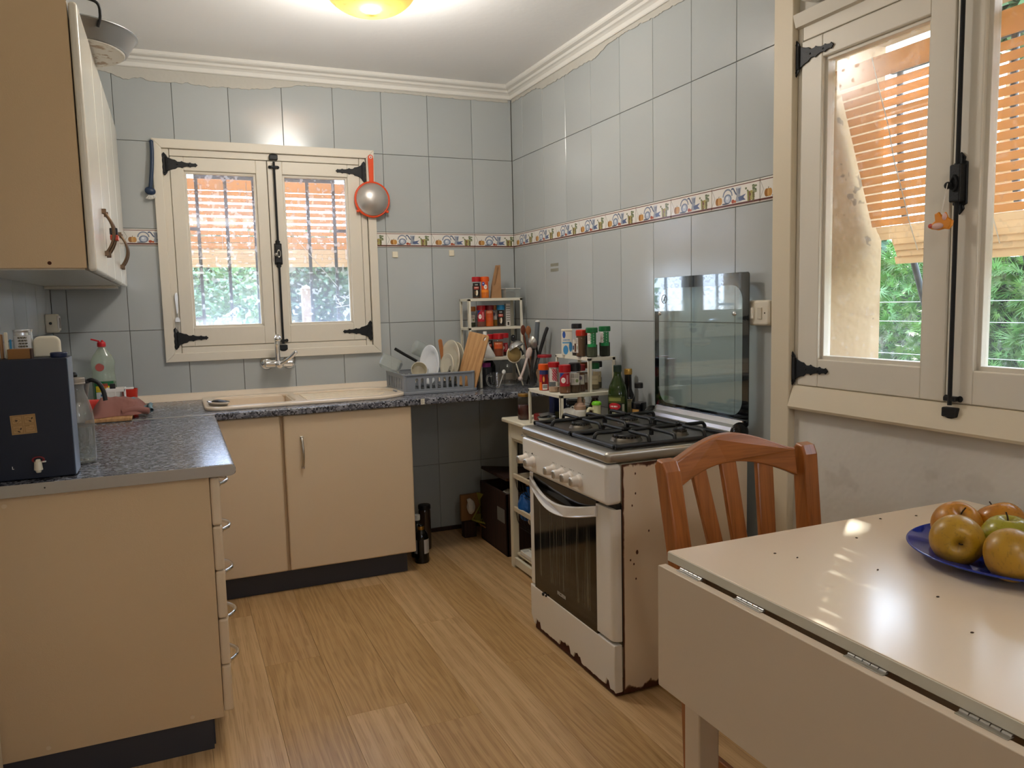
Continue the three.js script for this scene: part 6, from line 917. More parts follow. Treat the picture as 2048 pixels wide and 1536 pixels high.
// ---------------------------------------------------------------- the cooker
{
  const Z0 = 1.40, Z1 = 2.036, XF = -0.575;
  const rustTex = dtex(512, 512, (u, v) => { // u: front to back, v: up
    const n = fbm(u, v, 24, 24, 4, 1), top = sm(0.985, 0.995, v + 0.03 * (n - 0.45) * (u < 0.65 ? 1 : 0.2)), edge = sm(0.985, 0.995, 1 - u + 0.012 * (n - 0.4) * (v > 0.6 ? 1.4 : 0.3)), base = sm(0.97, 0.985, 1 - v + 0.05 * (n - 0.45) * (u < 0.3 ? 1 : 0.25));
    const dots = [[0.1, 0.955], [0.1, 0.87], [0.075, 0.82], [0.11, 0.615], [0.085, 0.565], [0.06, 0.585], [0.1, 0.5], [0.2, 0.7]].some(([a, b], i) => Math.hypot(u - a, v - b) < (i === 3 ? 0.0095 : 0.005)) ? 1 : 0;
    return mix(hexc('#dfccb2'), hexc('#46210f'), Math.max(top, edge, base, dots)); });
  const c = thing('gas_cooker', 'white freestanding gas cooker with open glass lid and rust-chipped side', 'cooker', [-0.3, 0, 1.72], { abs: true });
  part(c, 'body', bx(-0.545, 0.012, Z0 + 0.006, -0.06, 0.755, Z1 - 0.003, 0.002), M.ivory);
  part(c, 'side_panel', (() => { const g = uvFit(bx(-0.547, 0.008, Z1 - 0.003, -0.058, 0.755, Z1, 0.001), 'x', 'y'); return g; })(), phys('#ffffff', 0.35, { map: rustTex }), 'enamel side panel with rust chips');
  // control panel with rounded end, bulging a little
  const W = phys('#e9e6df', 0.25, { clearcoat: 0.3 });
  part(c, 'control_panel', bx(-0.603, 0.628, Z0, -0.545, 0.757, Z1, 0.014, 4), W);
  for (let i = 0; i < 6; i++) { const z = [1.44, 1.505, 1.672, 1.737, 1.8, 1.863][i], k = part(c, 'knob', clean(lathe(soft([[0, 0.036], [0.0135, 0.036], [0.015, 0.034], [0.0165, 0.012], [0.02, 0.008], [0.0205, 0]], 0.0015), 28)).rotateZ(Math.PI / 2).translate(-0.602, 0.675, z), phys('#e4dbd0', 0.35)); part(k, 'knob_cap', [clean(lathe([[0, 0.0395], [0.011, 0.039], [0.0145, 0.0365], [0.0145, 0.034]], 24)).rotateZ(Math.PI / 2).translate(-0.602, 0.675, z), bx(-0.6435, 0.664, z - 0.002, -0.6405, 0.686, z + 0.002, 0.001)], M.steel); }
  const mk = []; for (let i = 0; i < 6; i++) { const z = [1.44, 1.505, 1.672, 1.737, 1.8, 1.863][i]; mk.push(bx(-0.6036, 0.7, z - 0.01, -0.6028, 0.702, z + 0.01, 0.0002), bx(-0.6036, 0.7, z + 0.018, -0.6028, 0.7015, z + 0.026, 0.0002)); } part(c, 'panel_marks', mk, std('#8d8880', 0.7), 'faint printed knob marks'); part(c, 'indicator', clean(new THREE.SphereGeometry(0.0035, 8, 6)).translate(-0.603, 0.704, 1.497), M.black);
  // hob: brushed steel pan with rounded rim
  const hobS = shape([[-0.6, 0.762], [-0.603, 0.77], [-0.598, 0.782], [-0.585, 0.792], [-0.565, 0.796], [-0.075, 0.796], [-0.06, 0.79], [-0.06, 0.762]]);
  part(c, 'hob_top', [clean(extrude(rrect(-0.603, -(Z1 + 0.006), -0.06, -(Z0 - 0.006), [0.02, 0.012, 0.012, 0.02]), 0.036, 0.014, 5, 12)).rotateX(-Math.PI / 2).translate(0, 0.7605, 0)], M.steelBrushed, 'brushed steel hob');
  part(c, 'hob_tray', clean(extrude(rrect(-0.558, -(Z1 - 0.018), -0.105, -(Z0 + 0.02), 0.03), 0.002, 0.0008, 1)).rotateX(-Math.PI / 2).translate(0, 0.7955, 0), std('#6e6c66', 0.38, { metalness: 0.8 }));
  const burner = (x, z, r) => { const b = part(c, 'burner', [clean(lathe(soft([[0, 0.012], [r, 0.012], [r + 0.006, 0.004], [r + 0.008, 0]], 0.002), 32)).translate(x, 0.797, z), ...Array.from({ length: 24 }, (_, i) => bx(-0.002, 0.808, r * 0.9, 0.002, 0.814, r * 1.0, 0).rotateY(i / 24 * 6.283).translate(x, 0, z))], std('#6b655a', 0.45, { metalness: 0.8 })); part(b, 'burner_cap', clean(lathe(soft([[0, 0.024], [r * 0.85, 0.0235], [r * 0.93, 0.019], [r * 0.93, 0.014]], 0.002), 32)).translate(x, 0.797, z), M.enamel); };
  burner(-0.435, 1.565, 0.036); burner(-0.225, 1.56, 0.036); burner(-0.43, 1.875, 0.047); burner(-0.215, 1.875, 0.024);
  const bar = (a, b, r = 0.0048) => [clean(rod(a, b, r, 8))];
  const grate = (z0, z1, bs) => {
    const x0 = -0.552, x1 = -0.11, y = 0.806, yt = 0.83, g = [];
    const ring = []; const R = 0.022; for (const [cx, cz, a0] of [[x1 - R, z1 - R, 0], [x0 + R, z1 - R, 1], [x0 + R, z0 + R, 2], [x1 - R, z0 + R, 3]]) for (let i = 0; i <= 4; i++) { const a = (a0 + i / 4) * Math.PI / 2; ring.push([cx + R * Math.cos(a), y, cz + R * Math.sin(a)]); }
    g.push(clean(tube(ring, 0.0078, 120, 8, true)));
    const xm = (x0 + x1) / 2, zm = (z0 + z1) / 2;
    const finger = (pts) => g.push(clean(tube(pts, 0.0064, 16, 8)));
    for (const [bx_, bz] of bs) for (const [dx, dz] of [[1, 0], [-1, 0], [0, 1], [0, -1]]) { // bent finger from the frame towards the burner
      const ex = dx ? (dx > 0 ? (bx_ > xm ? x1 : xm + 0.002) : (bx_ > xm ? xm - 0.002 : x0)) : bx_, ez = dz ? (dz > 0 ? z1 : z0) : bz, ix = bx_ + dx * 0.022, iz = bz + dz * 0.022;
      finger([[ex, y, ez], [ex - dx * 0.001, y + 0.014, ez - dz * 0.001], [ex - dx * 0.012, yt, ez - dz * 0.012], [ix + (ex - ix) * 0.5, yt, iz + (ez - iz) * 0.5], [ix, yt, iz]]); g.push(clean(new THREE.SphereGeometry(0.0055, 8, 6)).translate(ix, yt, iz)); }
    finger([[xm, y, z0], [xm, yt - 0.004, z0 + 0.012], [xm, yt - 0.003, zm], [xm, yt - 0.004, z1 - 0.012], [xm, y, z1]]);
    for (const [x, z] of [[x0 + 0.02, z0 + 0.004], [x1 - 0.02, z0 + 0.004], [x0 + 0.02, z1 - 0.004], [x1 - 0.02, z1 - 0.004]]) g.push(clean(cyl(0.006, 0.006, 0.012, 8)).translate(x, 0.796, z));
    part(c, 'pan_grate', g, M.enamel, 'black enamelled pan support');
  };
  grate(1.425, 1.712, [[-0.435, 1.565], [-0.225, 1.56]]); grate(1.722, 2.012, [[-0.43, 1.875], [-0.215, 1.875]]);
  // oven door
  const dr = part(c, 'oven_door', [bx(-0.575, 0.178, Z0 + 0.004, -0.546, 0.617, Z0 + 0.04, 0.004), (() => { const s = shape([[-0.578, 0.182], [-0.578, 0.612], [-0.546, 0.612], [-0.546, 0.182]]); return clean(extrude(rrect(-0.5785, 1.925, -0.5475, Z1 - 0.002, [0.001, 0.001, 0.001, 0.022].map((q, i) => i === 3 ? 0.024 : 0.001)), 0.43, 0.002, 2, 14)).rotateX(Math.PI / 2).translate(0, 0.612, 0); })()], W, 'white enamel door sides');
  const glassTex = dtex(256, 256, (u, v) => { const s = fbm(u, v, 60, 2, 3, 1), m = sm(0.06, 0.12, u) * sm(0.94, 0.88, u) * sm(0.1, 0.16, v) * sm(0.99, 0.7, v); return mix([0.03, 0.026, 0.022], [0.34, 0.33, 0.29], m * (0.2 + 0.8 * sm(0.35, 0.75, s))); });
  part(dr, 'oven_glass', uvFit(bx(-0.577, 0.168, Z0 + 0.04, -0.55, 0.618, 1.926, 0.002), 'z', 'y'), phys('#ffffff', 0.09, { map: glassTex, specularIntensity: 1 }), 'smeared dark oven glass');
  const tg = new TextGeometry('BECKEN', { font: FONT, size: 0.0125, depth: 0.0006, curveSegments: 4 }); part(dr, 'lettering', clean(tg).rotateY(-Math.PI / 2).translate(-0.577, 0.207, 1.632), phys('#b9b6ae', 0.4));
  const hp = []; for (let i = 0; i <= 24; i++) { const a = i / 24; hp.push([Z0 + 0.032 + (1.937 - Z0 - 0.032) * a, 0.606 - 0.042 * Math.sin(Math.PI * a) ]); }
  const hs = new THREE.Shape(); hp.forEach(([z, y], i) => i ? hs.lineTo(z, y) : hs.moveTo(z, y)); hp.slice().reverse().forEach(([z, y], i) => hs.lineTo(z, y - 0.036 - 0.004 * Math.sin(Math.PI * (1 - i / 24))));
  const hg = clean(extrude(hs, 0.012, 0.004, 2)).rotateY(-Math.PI / 2), hpos = hg.attributes.position; for (let i = 0; i < hpos.count; i++) { const a = (hpos.getZ(i) - Z0 - 0.032) / (1.937 - Z0 - 0.032); hpos.setX(i, hpos.getX(i) - 0.577 - 0.03 * Math.sin(Math.PI * Math.min(1, Math.max(0, a)))); } hg.computeVertexNormals();
  part(dr, 'oven_handle', hg, W);
  part(c, 'door_gap', bx(-0.565, 0.612, Z0 + 0.004, -0.545, 0.63, Z1 - 0.004, 0.002), M.black); part(c, 'side_gap', bx(-0.5495, 0.165, Z1 - 0.0055, -0.5455, 0.625, Z1 - 0.0005, 0.0005), M.black);
  // storage drawer, its lower edge flaked away to rusty metal
  const q = [[Z0 + 0.002, 0.172], [Z1 - 0.001, 0.172], [Z1 - 0.001, 0.016]]; for (let i = 0; i <= 60; i++) { const a = i / 60, z = Z1 - 0.003 - (Z1 - Z0 - 0.03) * a, chip = [[0.06, 0.1], [0.38, 0.46], [0.5, 0.64], [0.9, 0.97]].some(([x, y]) => a > x && a < y); q.push([z, chip ? 0.034 + 0.012 * rnd() : 0.018 + 0.003 * rnd()]); } q.push([Z0 + 0.002, 0.05]);
  const dg = clean(extrude(shape(q), 0.03, 0.004, 2)).rotateY(-Math.PI / 2).translate(-0.549, 0, 0);
  part(c, 'storage_drawer', dg, W, 'white drawer front with a flaked lower edge'); part(c, 'drawer_base', bx(-0.573, 0.003, Z0 + 0.03, -0.5, 0.06, Z1 - 0.006, 0.002), M.rust); part(c, 'chip', [clean(new THREE.SphereGeometry(0.007, 8, 6)).translate(-0.58, 0.168, 1.52), clean(new THREE.SphereGeometry(0.005, 8, 6)).translate(-0.581, 0.17, 1.545)], M.black);
  // lid: glass with a printed black border, hinged at the back
  const lx = -0.036, l0 = 1.462, l1 = 2.018, ly0 = 0.826, ly1 = 1.347;
  const lid = part(c, 'glass_lid', clean(extrude(rrect(l0, ly0, l1, ly1, 0.01), 0.005, 0.0012, 2)).rotateY(-Math.PI / 2).translate(lx, 0, 0), phys('#f2f8f8', 0.02, { transmission: 1, thickness: 0, ior: 1.6 }), 'clear tempered glass lid');
  const bd = rrect(l0 + 0.0005, ly0 + 0.0005, l1 - 0.0005, ly1 - 0.0005, 0.01); bd.holes.push(rrect(l0 + 0.028, ly0 + 0.032, l1 - 0.034, ly1 - 0.042, 0.055, THREE.Path));
  part(lid, 'printed_border', clean(extrude(bd, 0.0012, 0, 1, 14)).rotateY(-Math.PI / 2).translate(lx - 0.0018, 0, 0), phys('#0a0c10', 0.08, { specularIntensity: 1 }), 'glossy black border');
  for (const z of [l0 + 0.042, l1 - 0.07]) part(lid, 'bumper', clean(lathe([[0, 0.009], [0.006, 0.008], [0.0085, 0.003], [0.0085, 0]], 20)).rotateZ(Math.PI / 2).translate(lx - 0.005, 1.208, z), M.chrome);
  part(lid, 'warning_mark', [clean(new THREE.TorusGeometry(0.0165, 0.0011, 5, 36)).rotateY(Math.PI / 2).translate(lx - 0.0058, 1.263, l0 + 0.07), bx(-0.0005, -0.016, -0.0012, 0.0005, 0.016, 0.0012, 0).rotateX(0.75).translate(lx - 0.0058, 1.263, l0 + 0.07), clean(tube([[0, -0.007, -0.004], [0, -0.004, 0.005], [0, 0.004, 0.003], [0, 0.009, 0.0]], 0.0009, 12, 5)).translate(lx - 0.0058, 1.263, l0 + 0.07)], M.black, 'printed no-flame sign');
  part(c, 'lid_hinge_rail', [clean(extrude(shape([[-0.075, 0.798], [-0.08, 0.81], [-0.074, 0.822], [-0.06, 0.83], [-0.05, 0.846], [-0.044, 0.846], [-0.044, 0.798]]), 0.515, 0.001, 1)).translate(0, 0, 1.485)], M.steel, 'ribbed aluminium hinge rail');
  for (const z of [1.478, 2.004]) part(c, 'hinge_cap', clean(new THREE.SphereGeometry(1, 18, 12).scale(0.038, 0.036, 0.014)).translate(-0.066, 0.808, z), M.blackGloss);
  const sw = thing('cooker_switch', 'rounded beige double wall switch beside the cooker\'s glass lid', 'switch', [0, 1.21, 2.045], { abs: true });
  part(sw, 'switch_plate', clean(extrude(rrect(1.993, 1.168, 2.098, 1.252, 0.016), 0.028, 0.009, 4)).rotateY(-Math.PI / 2), phys('#d5ccb8', 0.4)); part(sw, 'rocker', bx(-0.0345, 1.19, 2.012, -0.027, 1.228, 2.028, 0.002).rotateZ(0), phys('#e6e0d2', 0.3)); part(sw, 'rocker', bx(-0.031, 1.19, 2.046, -0.027, 1.228, 2.066, 0.001), phys('#c4baa4', 0.4)); for (const z of [2.004, 2.079]) part(sw, 'screw', clean(new THREE.SphereGeometry(0.0025, 8, 6)).translate(-0.028, 1.21, z), M.brownGap);
}
// ---------------------------------------------------------------- drop-leaf table, chair, fruit
{
  const t = thing('drop_leaf_table', 'cream laminate drop-leaf table against the right wall, front leaf folded down', 'table', [-0.47, 0, 3.4], { abs: true });
  const z0 = 2.787, z1 = 4.0;
  part(t, 'tabletop', bx(-0.897, 0.729, z0, -0.028, 0.75, z1, 0.0018, 2), M.table);
  part(t, 'leaf', clean(extrude(rrect(z0 + 0.004, 0.472, z1, 0.7265, 0.004), 0.019, 0.0015, 2)).rotateY(-Math.PI / 2).translate(-0.9055, 0, 0), M.tableLeaf, 'hanging drop leaf');
  part(t, 'top_edge', bx(-0.8985, 0.7305, z0 + 0.001, -0.8965, 0.7485, z1 - 0.001, 0.0006), M.tableEdge);
  for (const z of [2.87, 3.04, 3.29, 3.47, 3.72]) part(t, 'hinge', [...[0, 1, 2, 3, 4].map((i) => clean(rod([-0.9005, 0.7275, z - 0.034 + i * 0.014], [-0.9005, 0.7275, z - 0.0215 + i * 0.014], 0.0032, 10))), bx(-0.912, 0.7268, z - 0.034, -0.9, 0.728, z + 0.036, 0.0004)], M.steel);
  for (const [x, z] of [[-0.875, 2.812], [-0.1, 2.812], [-0.875, 3.93], [-0.1, 3.93]]) part(t, 'leg', bx(x, 0, z, x + 0.05, 0.729, z + 0.05, 0.004, 2), M.tableLeaf);
  part(t, 'apron', [bx(-0.83, 0.65, 2.82, -0.1, 0.729, 2.838, 0.001), bx(-0.86, 0.65, 2.86, -0.842, 0.729, 3.93, 0.001), bx(-0.085, 0.65, 2.86, -0.067, 0.729, 3.93, 0.001)], M.tableLeaf);
  const crumbs = []; for (const [x, z] of [[-0.72, 2.9], [-0.7, 2.94], [-0.62, 3.06], [-0.64, 3.2], [-0.34, 2.82], [-0.25, 2.84], [-0.18, 2.86], [-0.5, 2.9], [-0.72, 3.32], [-0.1, 2.84]]) crumbs.push(clean(new THREE.SphereGeometry(0.0022, 6, 4).scale(1.4, 0.6, 0.8).rotateY(x * 40)).translate(x, 0.7508, z));
  const cr = part(scene, numbered('crumbs'), crumbs, M.brownGap); meta(cr, 'few dark crumbs scattered on the cream table top', 'crumbs', null, 'stuff');
}
{
  const c = thing('dining_chair', 'varnished reddish-brown wooden chair with curved slats tucked under the table', 'chair', [-0.555, 0, 2.78], { abs: true });
  const W = M.chair, zb = 2.605;
  const post = (x0, x1, xs) => { // back leg and post in one, leaning back above the seat
    const P = [[0, 2.66], [0.42, 2.64], [0.6, 2.615], [0.885, 2.572]], s = shape([[P[0][1] - 0.022, 0], [P[1][1] - 0.026, 0.42], [P[2][1] - 0.024, 0.6], [P[3][1] - 0.02, 0.872], [P[3][1] - 0.008, 0.888], [P[3][1] + 0.014, 0.884], [P[3][1] + 0.026, 0.862], [P[2][1] + 0.026, 0.6], [P[1][1] + 0.024, 0.42], [P[0][1] + 0.016, 0]]);
    return uvBox(clean(extrude(s, x1 - x0, 0.006, 3)).rotateY(-Math.PI / 2).translate(x1, 0, 0)); };
  const splay = (g, k) => { const p = g.attributes.position; for (let i = 0; i < p.count; i++) p.setX(i, p.getX(i) + k * Math.max(0, p.getY(i) - 0.45) * 0.06); return g; };
  part(c, 'back_post', splay(post(-0.748, -0.703), -1), W); part(c, 'back_post', splay(post(-0.378, -0.333), 1), W);
  const bendZ = (g) => { const p = g.attributes.position; for (let i = 0; i < p.count; i++) { const u = (p.getX(i) + 0.552) / 0.19, y = p.getY(i); p.setZ(i, p.getZ(i) - 0.022 * (1 - u * u) - (y - 0.6) * 0.15 + 0.006); } g.computeVertexNormals(); return g; };
  const top = [], bot = []; for (let i = 0; i <= 24; i++) { const u = i / 24, x = -0.735 + 0.37 * u, s = Math.sin(Math.PI * u); top.push([x, 0.878 + 0.049 * Math.pow(s, 1.25)]); bot.push([x, 0.808 + 0.049 * Math.pow(s, 0.9)]); }
  const rail = new THREE.Shape(); top.forEach((q, i) => i ? rail.lineTo(...q) : rail.moveTo(...q)); bot.reverse().forEach((q) => rail.lineTo(...q));
  part(c, 'crest_rail', uvBox(bendZ(clean(extrude(rail, 0.026, 0.005, 3)).translate(0, 0, zb - 0.016)), 0, 0, true), W);
  for (const [xt, xb] of [[-0.652, -0.585], [-0.556, -0.528], [-0.448, -0.466]]) { const L = [], R = []; for (let i = 0; i <= 10; i++) { const q = i / 10, y = 0.5 + 0.36 * q, x = xb + (xt - xb) * q, w = 0.0215 + 0.002 * q; L.push([x - w, y]); R.push([x + w, y]); } const s = new THREE.Shape(); L.forEach((q, i) => i ? s.lineTo(...q) : s.moveTo(...q)); R.reverse().forEach((q) => s.lineTo(...q)); part(c, 'back_slat', uvBox(bendZ(clean(extrude(s, 0.015, 0.004, 2)).translate(0, 0, zb - 0.01))), W); }
  part(c, 'lower_rail', uvBox(bendZ(bx(-0.72, 0.475, zb - 0.012, -0.36, 0.52, zb + 0.012, 0.004, 2))), W);
  part(c, 'seat', clean(extrude(rrect(-0.755, -3.04, -0.35, -2.64, 0.03), 0.028, 0.008, 3)).rotateX(-Math.PI / 2).translate(0, 0.43, 0), W);
  for (const x of [-0.745, -0.4]) part(c, 'front_leg', bx(x, 0, 2.985, x + 0.04, 0.43, 3.025, 0.005, 2), W);
  part(c, 'stretcher', [bx(-0.73, 0.2, 2.66, -0.715, 0.225, 3.0, 0.003), bx(-0.385, 0.2, 2.66, -0.37, 0.225, 3.0, 0.003), bx(-0.74, 0.37, 2.995, -0.36, 0.43, 3.015, 0.003)], W);
}
{
  const cx = -0.35, cz = 3.148;
  const p = thing('fruit_plate', 'large shallow deep-blue glass plate holding yellow apples', 'plate', [cx, 0.75, cz]);
  part(p, 'plate_body', lathe(soft([[0, 0.0045], [0.06, 0.004], [0.062, 0.0], [0.075, 0.0], [0.078, 0.004], [0.13, 0.007], [0.172, 0.0155], [0.192, 0.0225], [0.195, 0.025], [0.192, 0.0268], [0.17, 0.0215], [0.13, 0.0125], [0.1, 0.0105], [0, 0.0095]], 0.002), 96), M.blueGlass);
  const prof = (k) => { const L = []; for (let i = 0; i <= 26; i++) { const a = i / 26 * Math.PI, s = Math.sin(a), c = Math.cos(a); let r = 0.0465 * Math.pow(s, 0.86), y = 0.0425 * c; const dip = Math.exp(-r * r / 0.00016); y -= c > 0 ? 0.013 * dip : -0.009 * dip; y += 0.003 * k * (1 - c * c); L.push([i === 0 || i === 26 ? 0 : r, y]); } return L.reverse(); };
  const appleTex = (a, b, seedK) => dtex(128, 128, (u, v) => { const n = fbm(u, v, 4, 4, 4, seedK), f = sm(0.66, 0.8, fbm(u, v, 48, 48, 2, 1)); const top = sm(0.93, 1.0, v) + sm(0.08, 0.0, v); return mix(mix(mix(hexc(a), hexc(b), n), hexc('#7a5a18'), 0.35 * f), hexc('#6a4a1a'), Math.min(1, top) * 0.6); });
  const A = [['yellow apple at the back left of the blue plate, its dimple upwards', -0.393, 3.048, 0.5, 0.3, ['#c78a16', '#b06f10', 0]], ['yellow apple at the front left of the blue plate, stem end to the left', -0.484, 3.116, 0.4, 1.25, ['#bf951f', '#a67c16', 1]], ['orange-yellow glossy apple at the back right of the blue plate', -0.322, 3.088, -0.3, -0.25, ['#c4851c', '#a8640f', 2]], ['greenish yellow glossy apple in the middle of the blue plate', -0.398, 3.154, 0.1, -0.1, ['#aaa22a', '#8f8a1c', 3]], ['yellow apple foremost on the blue plate, stem hanging at the front', -0.481, 3.217, 1.2, 0.35, ['#b98f1c', '#a07012', 0]]];
  A.forEach(([l, x, z, rx, rz, [a, b, k]], i) => { const g = thing('apple', l, 'apple', [x, 0.8035 + (i === 3 ? 0.002 : 0), z], { group: 'apples on the blue plate' }); part(g, 'fruit', lathe(prof((i % 3) - 1), 40), phys('#ffffff', i === 2 || i === 3 ? 0.22 : 0.38, { map: appleTex(a, b, k), clearcoat: 0.2, clearcoatRoughness: 0.25 })); part(g, 'stem', clean(tube([[0, 0.026, 0], [0.001, 0.038, 0.001], [0.004, 0.048, 0.002]], 0.0014, 8, 6)), M.brownGap); g.rotation.set(rx, i * 0.7, rz); });
}
// ---------------------------------------------------------------- under the worktop, on the floor
{
  const wine = thing('wine_bottle', 'dark bottle with a gold neck and white label standing beside the sink cabinet', 'bottle', [-0.742, 0, 0.468], { turn: FACE(-0.742, 0.468) });
  part(wine, 'bottle_body', lathe(soft([[0, 0.002], [0.033, 0], [0.036, 0.006], [0.036, 0.125], [0.03, 0.148], [0.0155, 0.165], [0.0145, 0.19], [0, 0.19]], 0.006), 30), phys('#0b0b0a', 0.12)); part(wine, 'gold_neck', lathe([[0.0152, 0.162], [0.0165, 0.164], [0.0165, 0.18], [0.015, 0.182]], 24), std('#a8803a', 0.35, { metalness: 0.8 })); part(wine, 'paper_label', new THREE.CylinderGeometry(0.0364, 0.0364, 0.07, 20, 1, true, 0.35, 1.2).translate(0, 0.085, 0), std('#b9b7b4', 0.7)); part(wine, 'paper_label', new THREE.CylinderGeometry(0.0364, 0.0364, 0.07, 16, 1, true, -1.5, 0.9).translate(0, 0.085, 0), std('#8d8c8a', 0.7));
  const w2 = thing('spirit_bottle', 'bottle with a white cap behind the gold-necked bottle', 'bottle', [-0.735, 0, 0.375]); part(w2, 'bottle_body', lathe(soft([[0, 0], [0.034, 0], [0.034, 0.14], [0.014, 0.172], [0.014, 0.19], [0, 0.19]], 0.006), 28), phys('#2a2c2a', 0.15)); part(w2, 'white_cap', cap(0.188, 0.028, 0.0165), M.white);
  const th = thing('coffee_press', 'tall dark glass flask with a black lid rearmost beside the sink cabinet', 'flask', [-0.662, 0, 0.27]); part(th, 'flask_body', lathe(soft([[0, 0], [0.03, 0], [0.031, 0.05], [0.031, 0.2], [0.028, 0.212]], 0.003), 30), phys('#4a3a30', 0.15, { transmission: 0.35, thickness: 0 })); part(th, 'flask_lid', lathe(soft([[0, 0.235], [0.03, 0.235], [0.0325, 0.23], [0.0325, 0.211], [0, 0.209]], 0.003), 30), M.black); part(th, 'flask_contents', lathe([[0, 0.003], [0.028, 0.003], [0.028, 0.11], [0, 0.11]], 24), std('#241a14', 0.8));
  const bx1 = thing('dark_wooden_box', 'tall dark brown wooden box standing in the corner behind the trolley', 'box', [-0.2, 0, 0.4], { abs: true });
  part(bx1, 'box_sides', [bx(-0.338, 0.004, 0.24, -0.326, 0.32, 0.6, 0.002), bx(-0.07, 0.004, 0.24, -0.058, 0.32, 0.6, 0.002), bx(-0.338, 0.004, 0.588, -0.058, 0.32, 0.6, 0.002), bx(-0.338, 0.004, 0.24, -0.058, 0.32, 0.252, 0.002), bx(-0.338, 0, 0.24, -0.058, 0.012, 0.6, 0.002)], M.darkWood); part(bx1, 'paper_label', bx(-0.3395, 0.165, 0.48, -0.338, 0.235, 0.575, 0.0003), std('#7a7770', 0.8));
  const tr = thing('wooden_tray', 'dark wooden board lying aslant over the box in the corner', 'board', [-0.19, 0.36, 0.42], { abs: true }); part(tr, 'board', bx(-0.15, -0.008, -0.17, 0.14, 0.008, 0.17, 0.004, 2).rotateZ(-0.12).translate(-0.185, 0.374, 0.42), M.darkWood); part(tr, 'cleat', bx(-0.02, -0.03, -0.17, 0.0, -0.008, 0.17, 0.003).rotateZ(-0.12).translate(-0.185, 0.374, 0.42), M.darkWood);
  const pw = thing('paper_bag', 'crumpled white paper bag inside the dark box in the corner', 'paper bag', [-0.28, 0.27, 0.5]); const cg = new THREE.IcosahedronGeometry(1, 4), cp = cg.attributes.position; for (let i = 0; i < cp.count; i++) { const k = 1 + 0.4 * (fbm(cp.getX(i) / 5 + 0.5, cp.getY(i) / 5 + cp.getZ(i) / 7 + 0.5, 12, 12, 3, 0) - 0.5); cp.setXYZ(i, cp.getX(i) * k * 0.045, cp.getY(i) * k * 0.05, cp.getZ(i) * k * 0.05); } cg.deleteAttribute('uv'); cg.computeVertexNormals(); part(pw, 'paper', uvBox(cg), std('#b9b4aa', 0.9)); part(pw, 'paper_fold', bx(-0.03, -0.26, -0.02, 0.03, -0.02, 0.02, 0.008, 2), std('#b9b4aa', 0.9));
  const eg = thing('egg_carton', 'open yellow-green cardboard egg carton tilted against the corner clutter', 'egg carton', [-0.305, 0.128, 0.275]);
  const cups = (n, y) => { const g = []; for (let i = 0; i < 2; i++) for (let j = 0; j < n; j++) g.push(clean(lathe([[0.014, -0.03], [0.018, -0.028], [0.023, 0], [0.0215, 0], [0.0165, -0.026], [0, -0.027]], 14)).translate(-0.025 + i * 0.05, y, -0.05 + j * 0.05)); return g; };
  const ec = std('#8f8a34', 0.95, { bumpMap: T.speck, bumpScale: 0.001 });
  part(eg, 'cups', cups(3, 0), ec); part(eg, 'tray_edge', [bx(-0.055, -0.004, -0.08, 0.055, 0.001, -0.073, 0.001), bx(-0.055, -0.004, 0.073, 0.055, 0.001, 0.08, 0.001), bx(-0.055, -0.004, -0.08, -0.046, 0.001, 0.08, 0.001), bx(0.046, -0.004, -0.08, 0.055, 0.001, 0.08, 0.001)], ec); part(eg, 'carton_lid', [bx(0.05, -0.002, -0.08, 0.054, 0.11, 0.08, 0.002), ...[-0.05, 0, 0.05].map((z) => clean(new THREE.SphereGeometry(0.02, 14, 8)).scale(0.5, 1, 1).translate(0.052, 0.05, z))], ec); eg.rotation.set(0.25, 0.75, 0.5);
  const cd = thing('cardboard_sheet', 'flat brown cardboard box leaning on the back wall behind the egg carton', 'box', [-0.345, 0.07, 0.17], { abs: true }); part(cd, 'sheet', bx(-0.43, 0.09, 0.16, -0.26, 0.235, 0.185, 0.004, 2), M.cardboard); part(cd, 'sheet_foot', bx(-0.42, 0.0, 0.15, -0.35, 0.09, 0.2, 0.003), M.darkWood);
  const wb = thing('white_packet', 'small crumpled white packet between the cardboard and the egg carton', 'packet', [-0.385, 0.16, 0.215]); const wg = new THREE.IcosahedronGeometry(1, 4), wp = wg.attributes.position; for (let i = 0; i < wp.count; i++) { const k = 1 + 0.35 * (fbm(wp.getX(i) / 5 + 0.4, wp.getY(i) / 5 + wp.getZ(i) / 7 + 0.6, 12, 12, 3, 2) - 0.5); wp.setXYZ(i, wp.getX(i) * k * 0.022, wp.getY(i) * k * 0.04, wp.getZ(i) * k * 0.02); } wg.deleteAttribute('uv'); wg.computeVertexNormals(); part(wb, 'paper', uvBox(wg).translate(0, 0.015, 0), std('#c9c6c0', 0.9)); part(wb, 'paper_tip', bx(-0.01, 0.03, -0.008, 0.012, 0.062, 0.008, 0.006, 2).rotateZ(0.2), std('#c9c6c0', 0.9)); 
  const sb = thing('cardboard_box', 'small brown cardboard box on the floor under the egg carton', 'box', [-0.29, 0, 0.27], { abs: true }); part(sb, 'box_body', bx(-0.335, 0, 0.22, -0.245, 0.075, 0.31, 0.002), M.cardboard); part(sb, 'box_flap', bx(-0.345, 0.075, 0.22, -0.29, 0.079, 0.31, 0.001), M.cardboard);
}
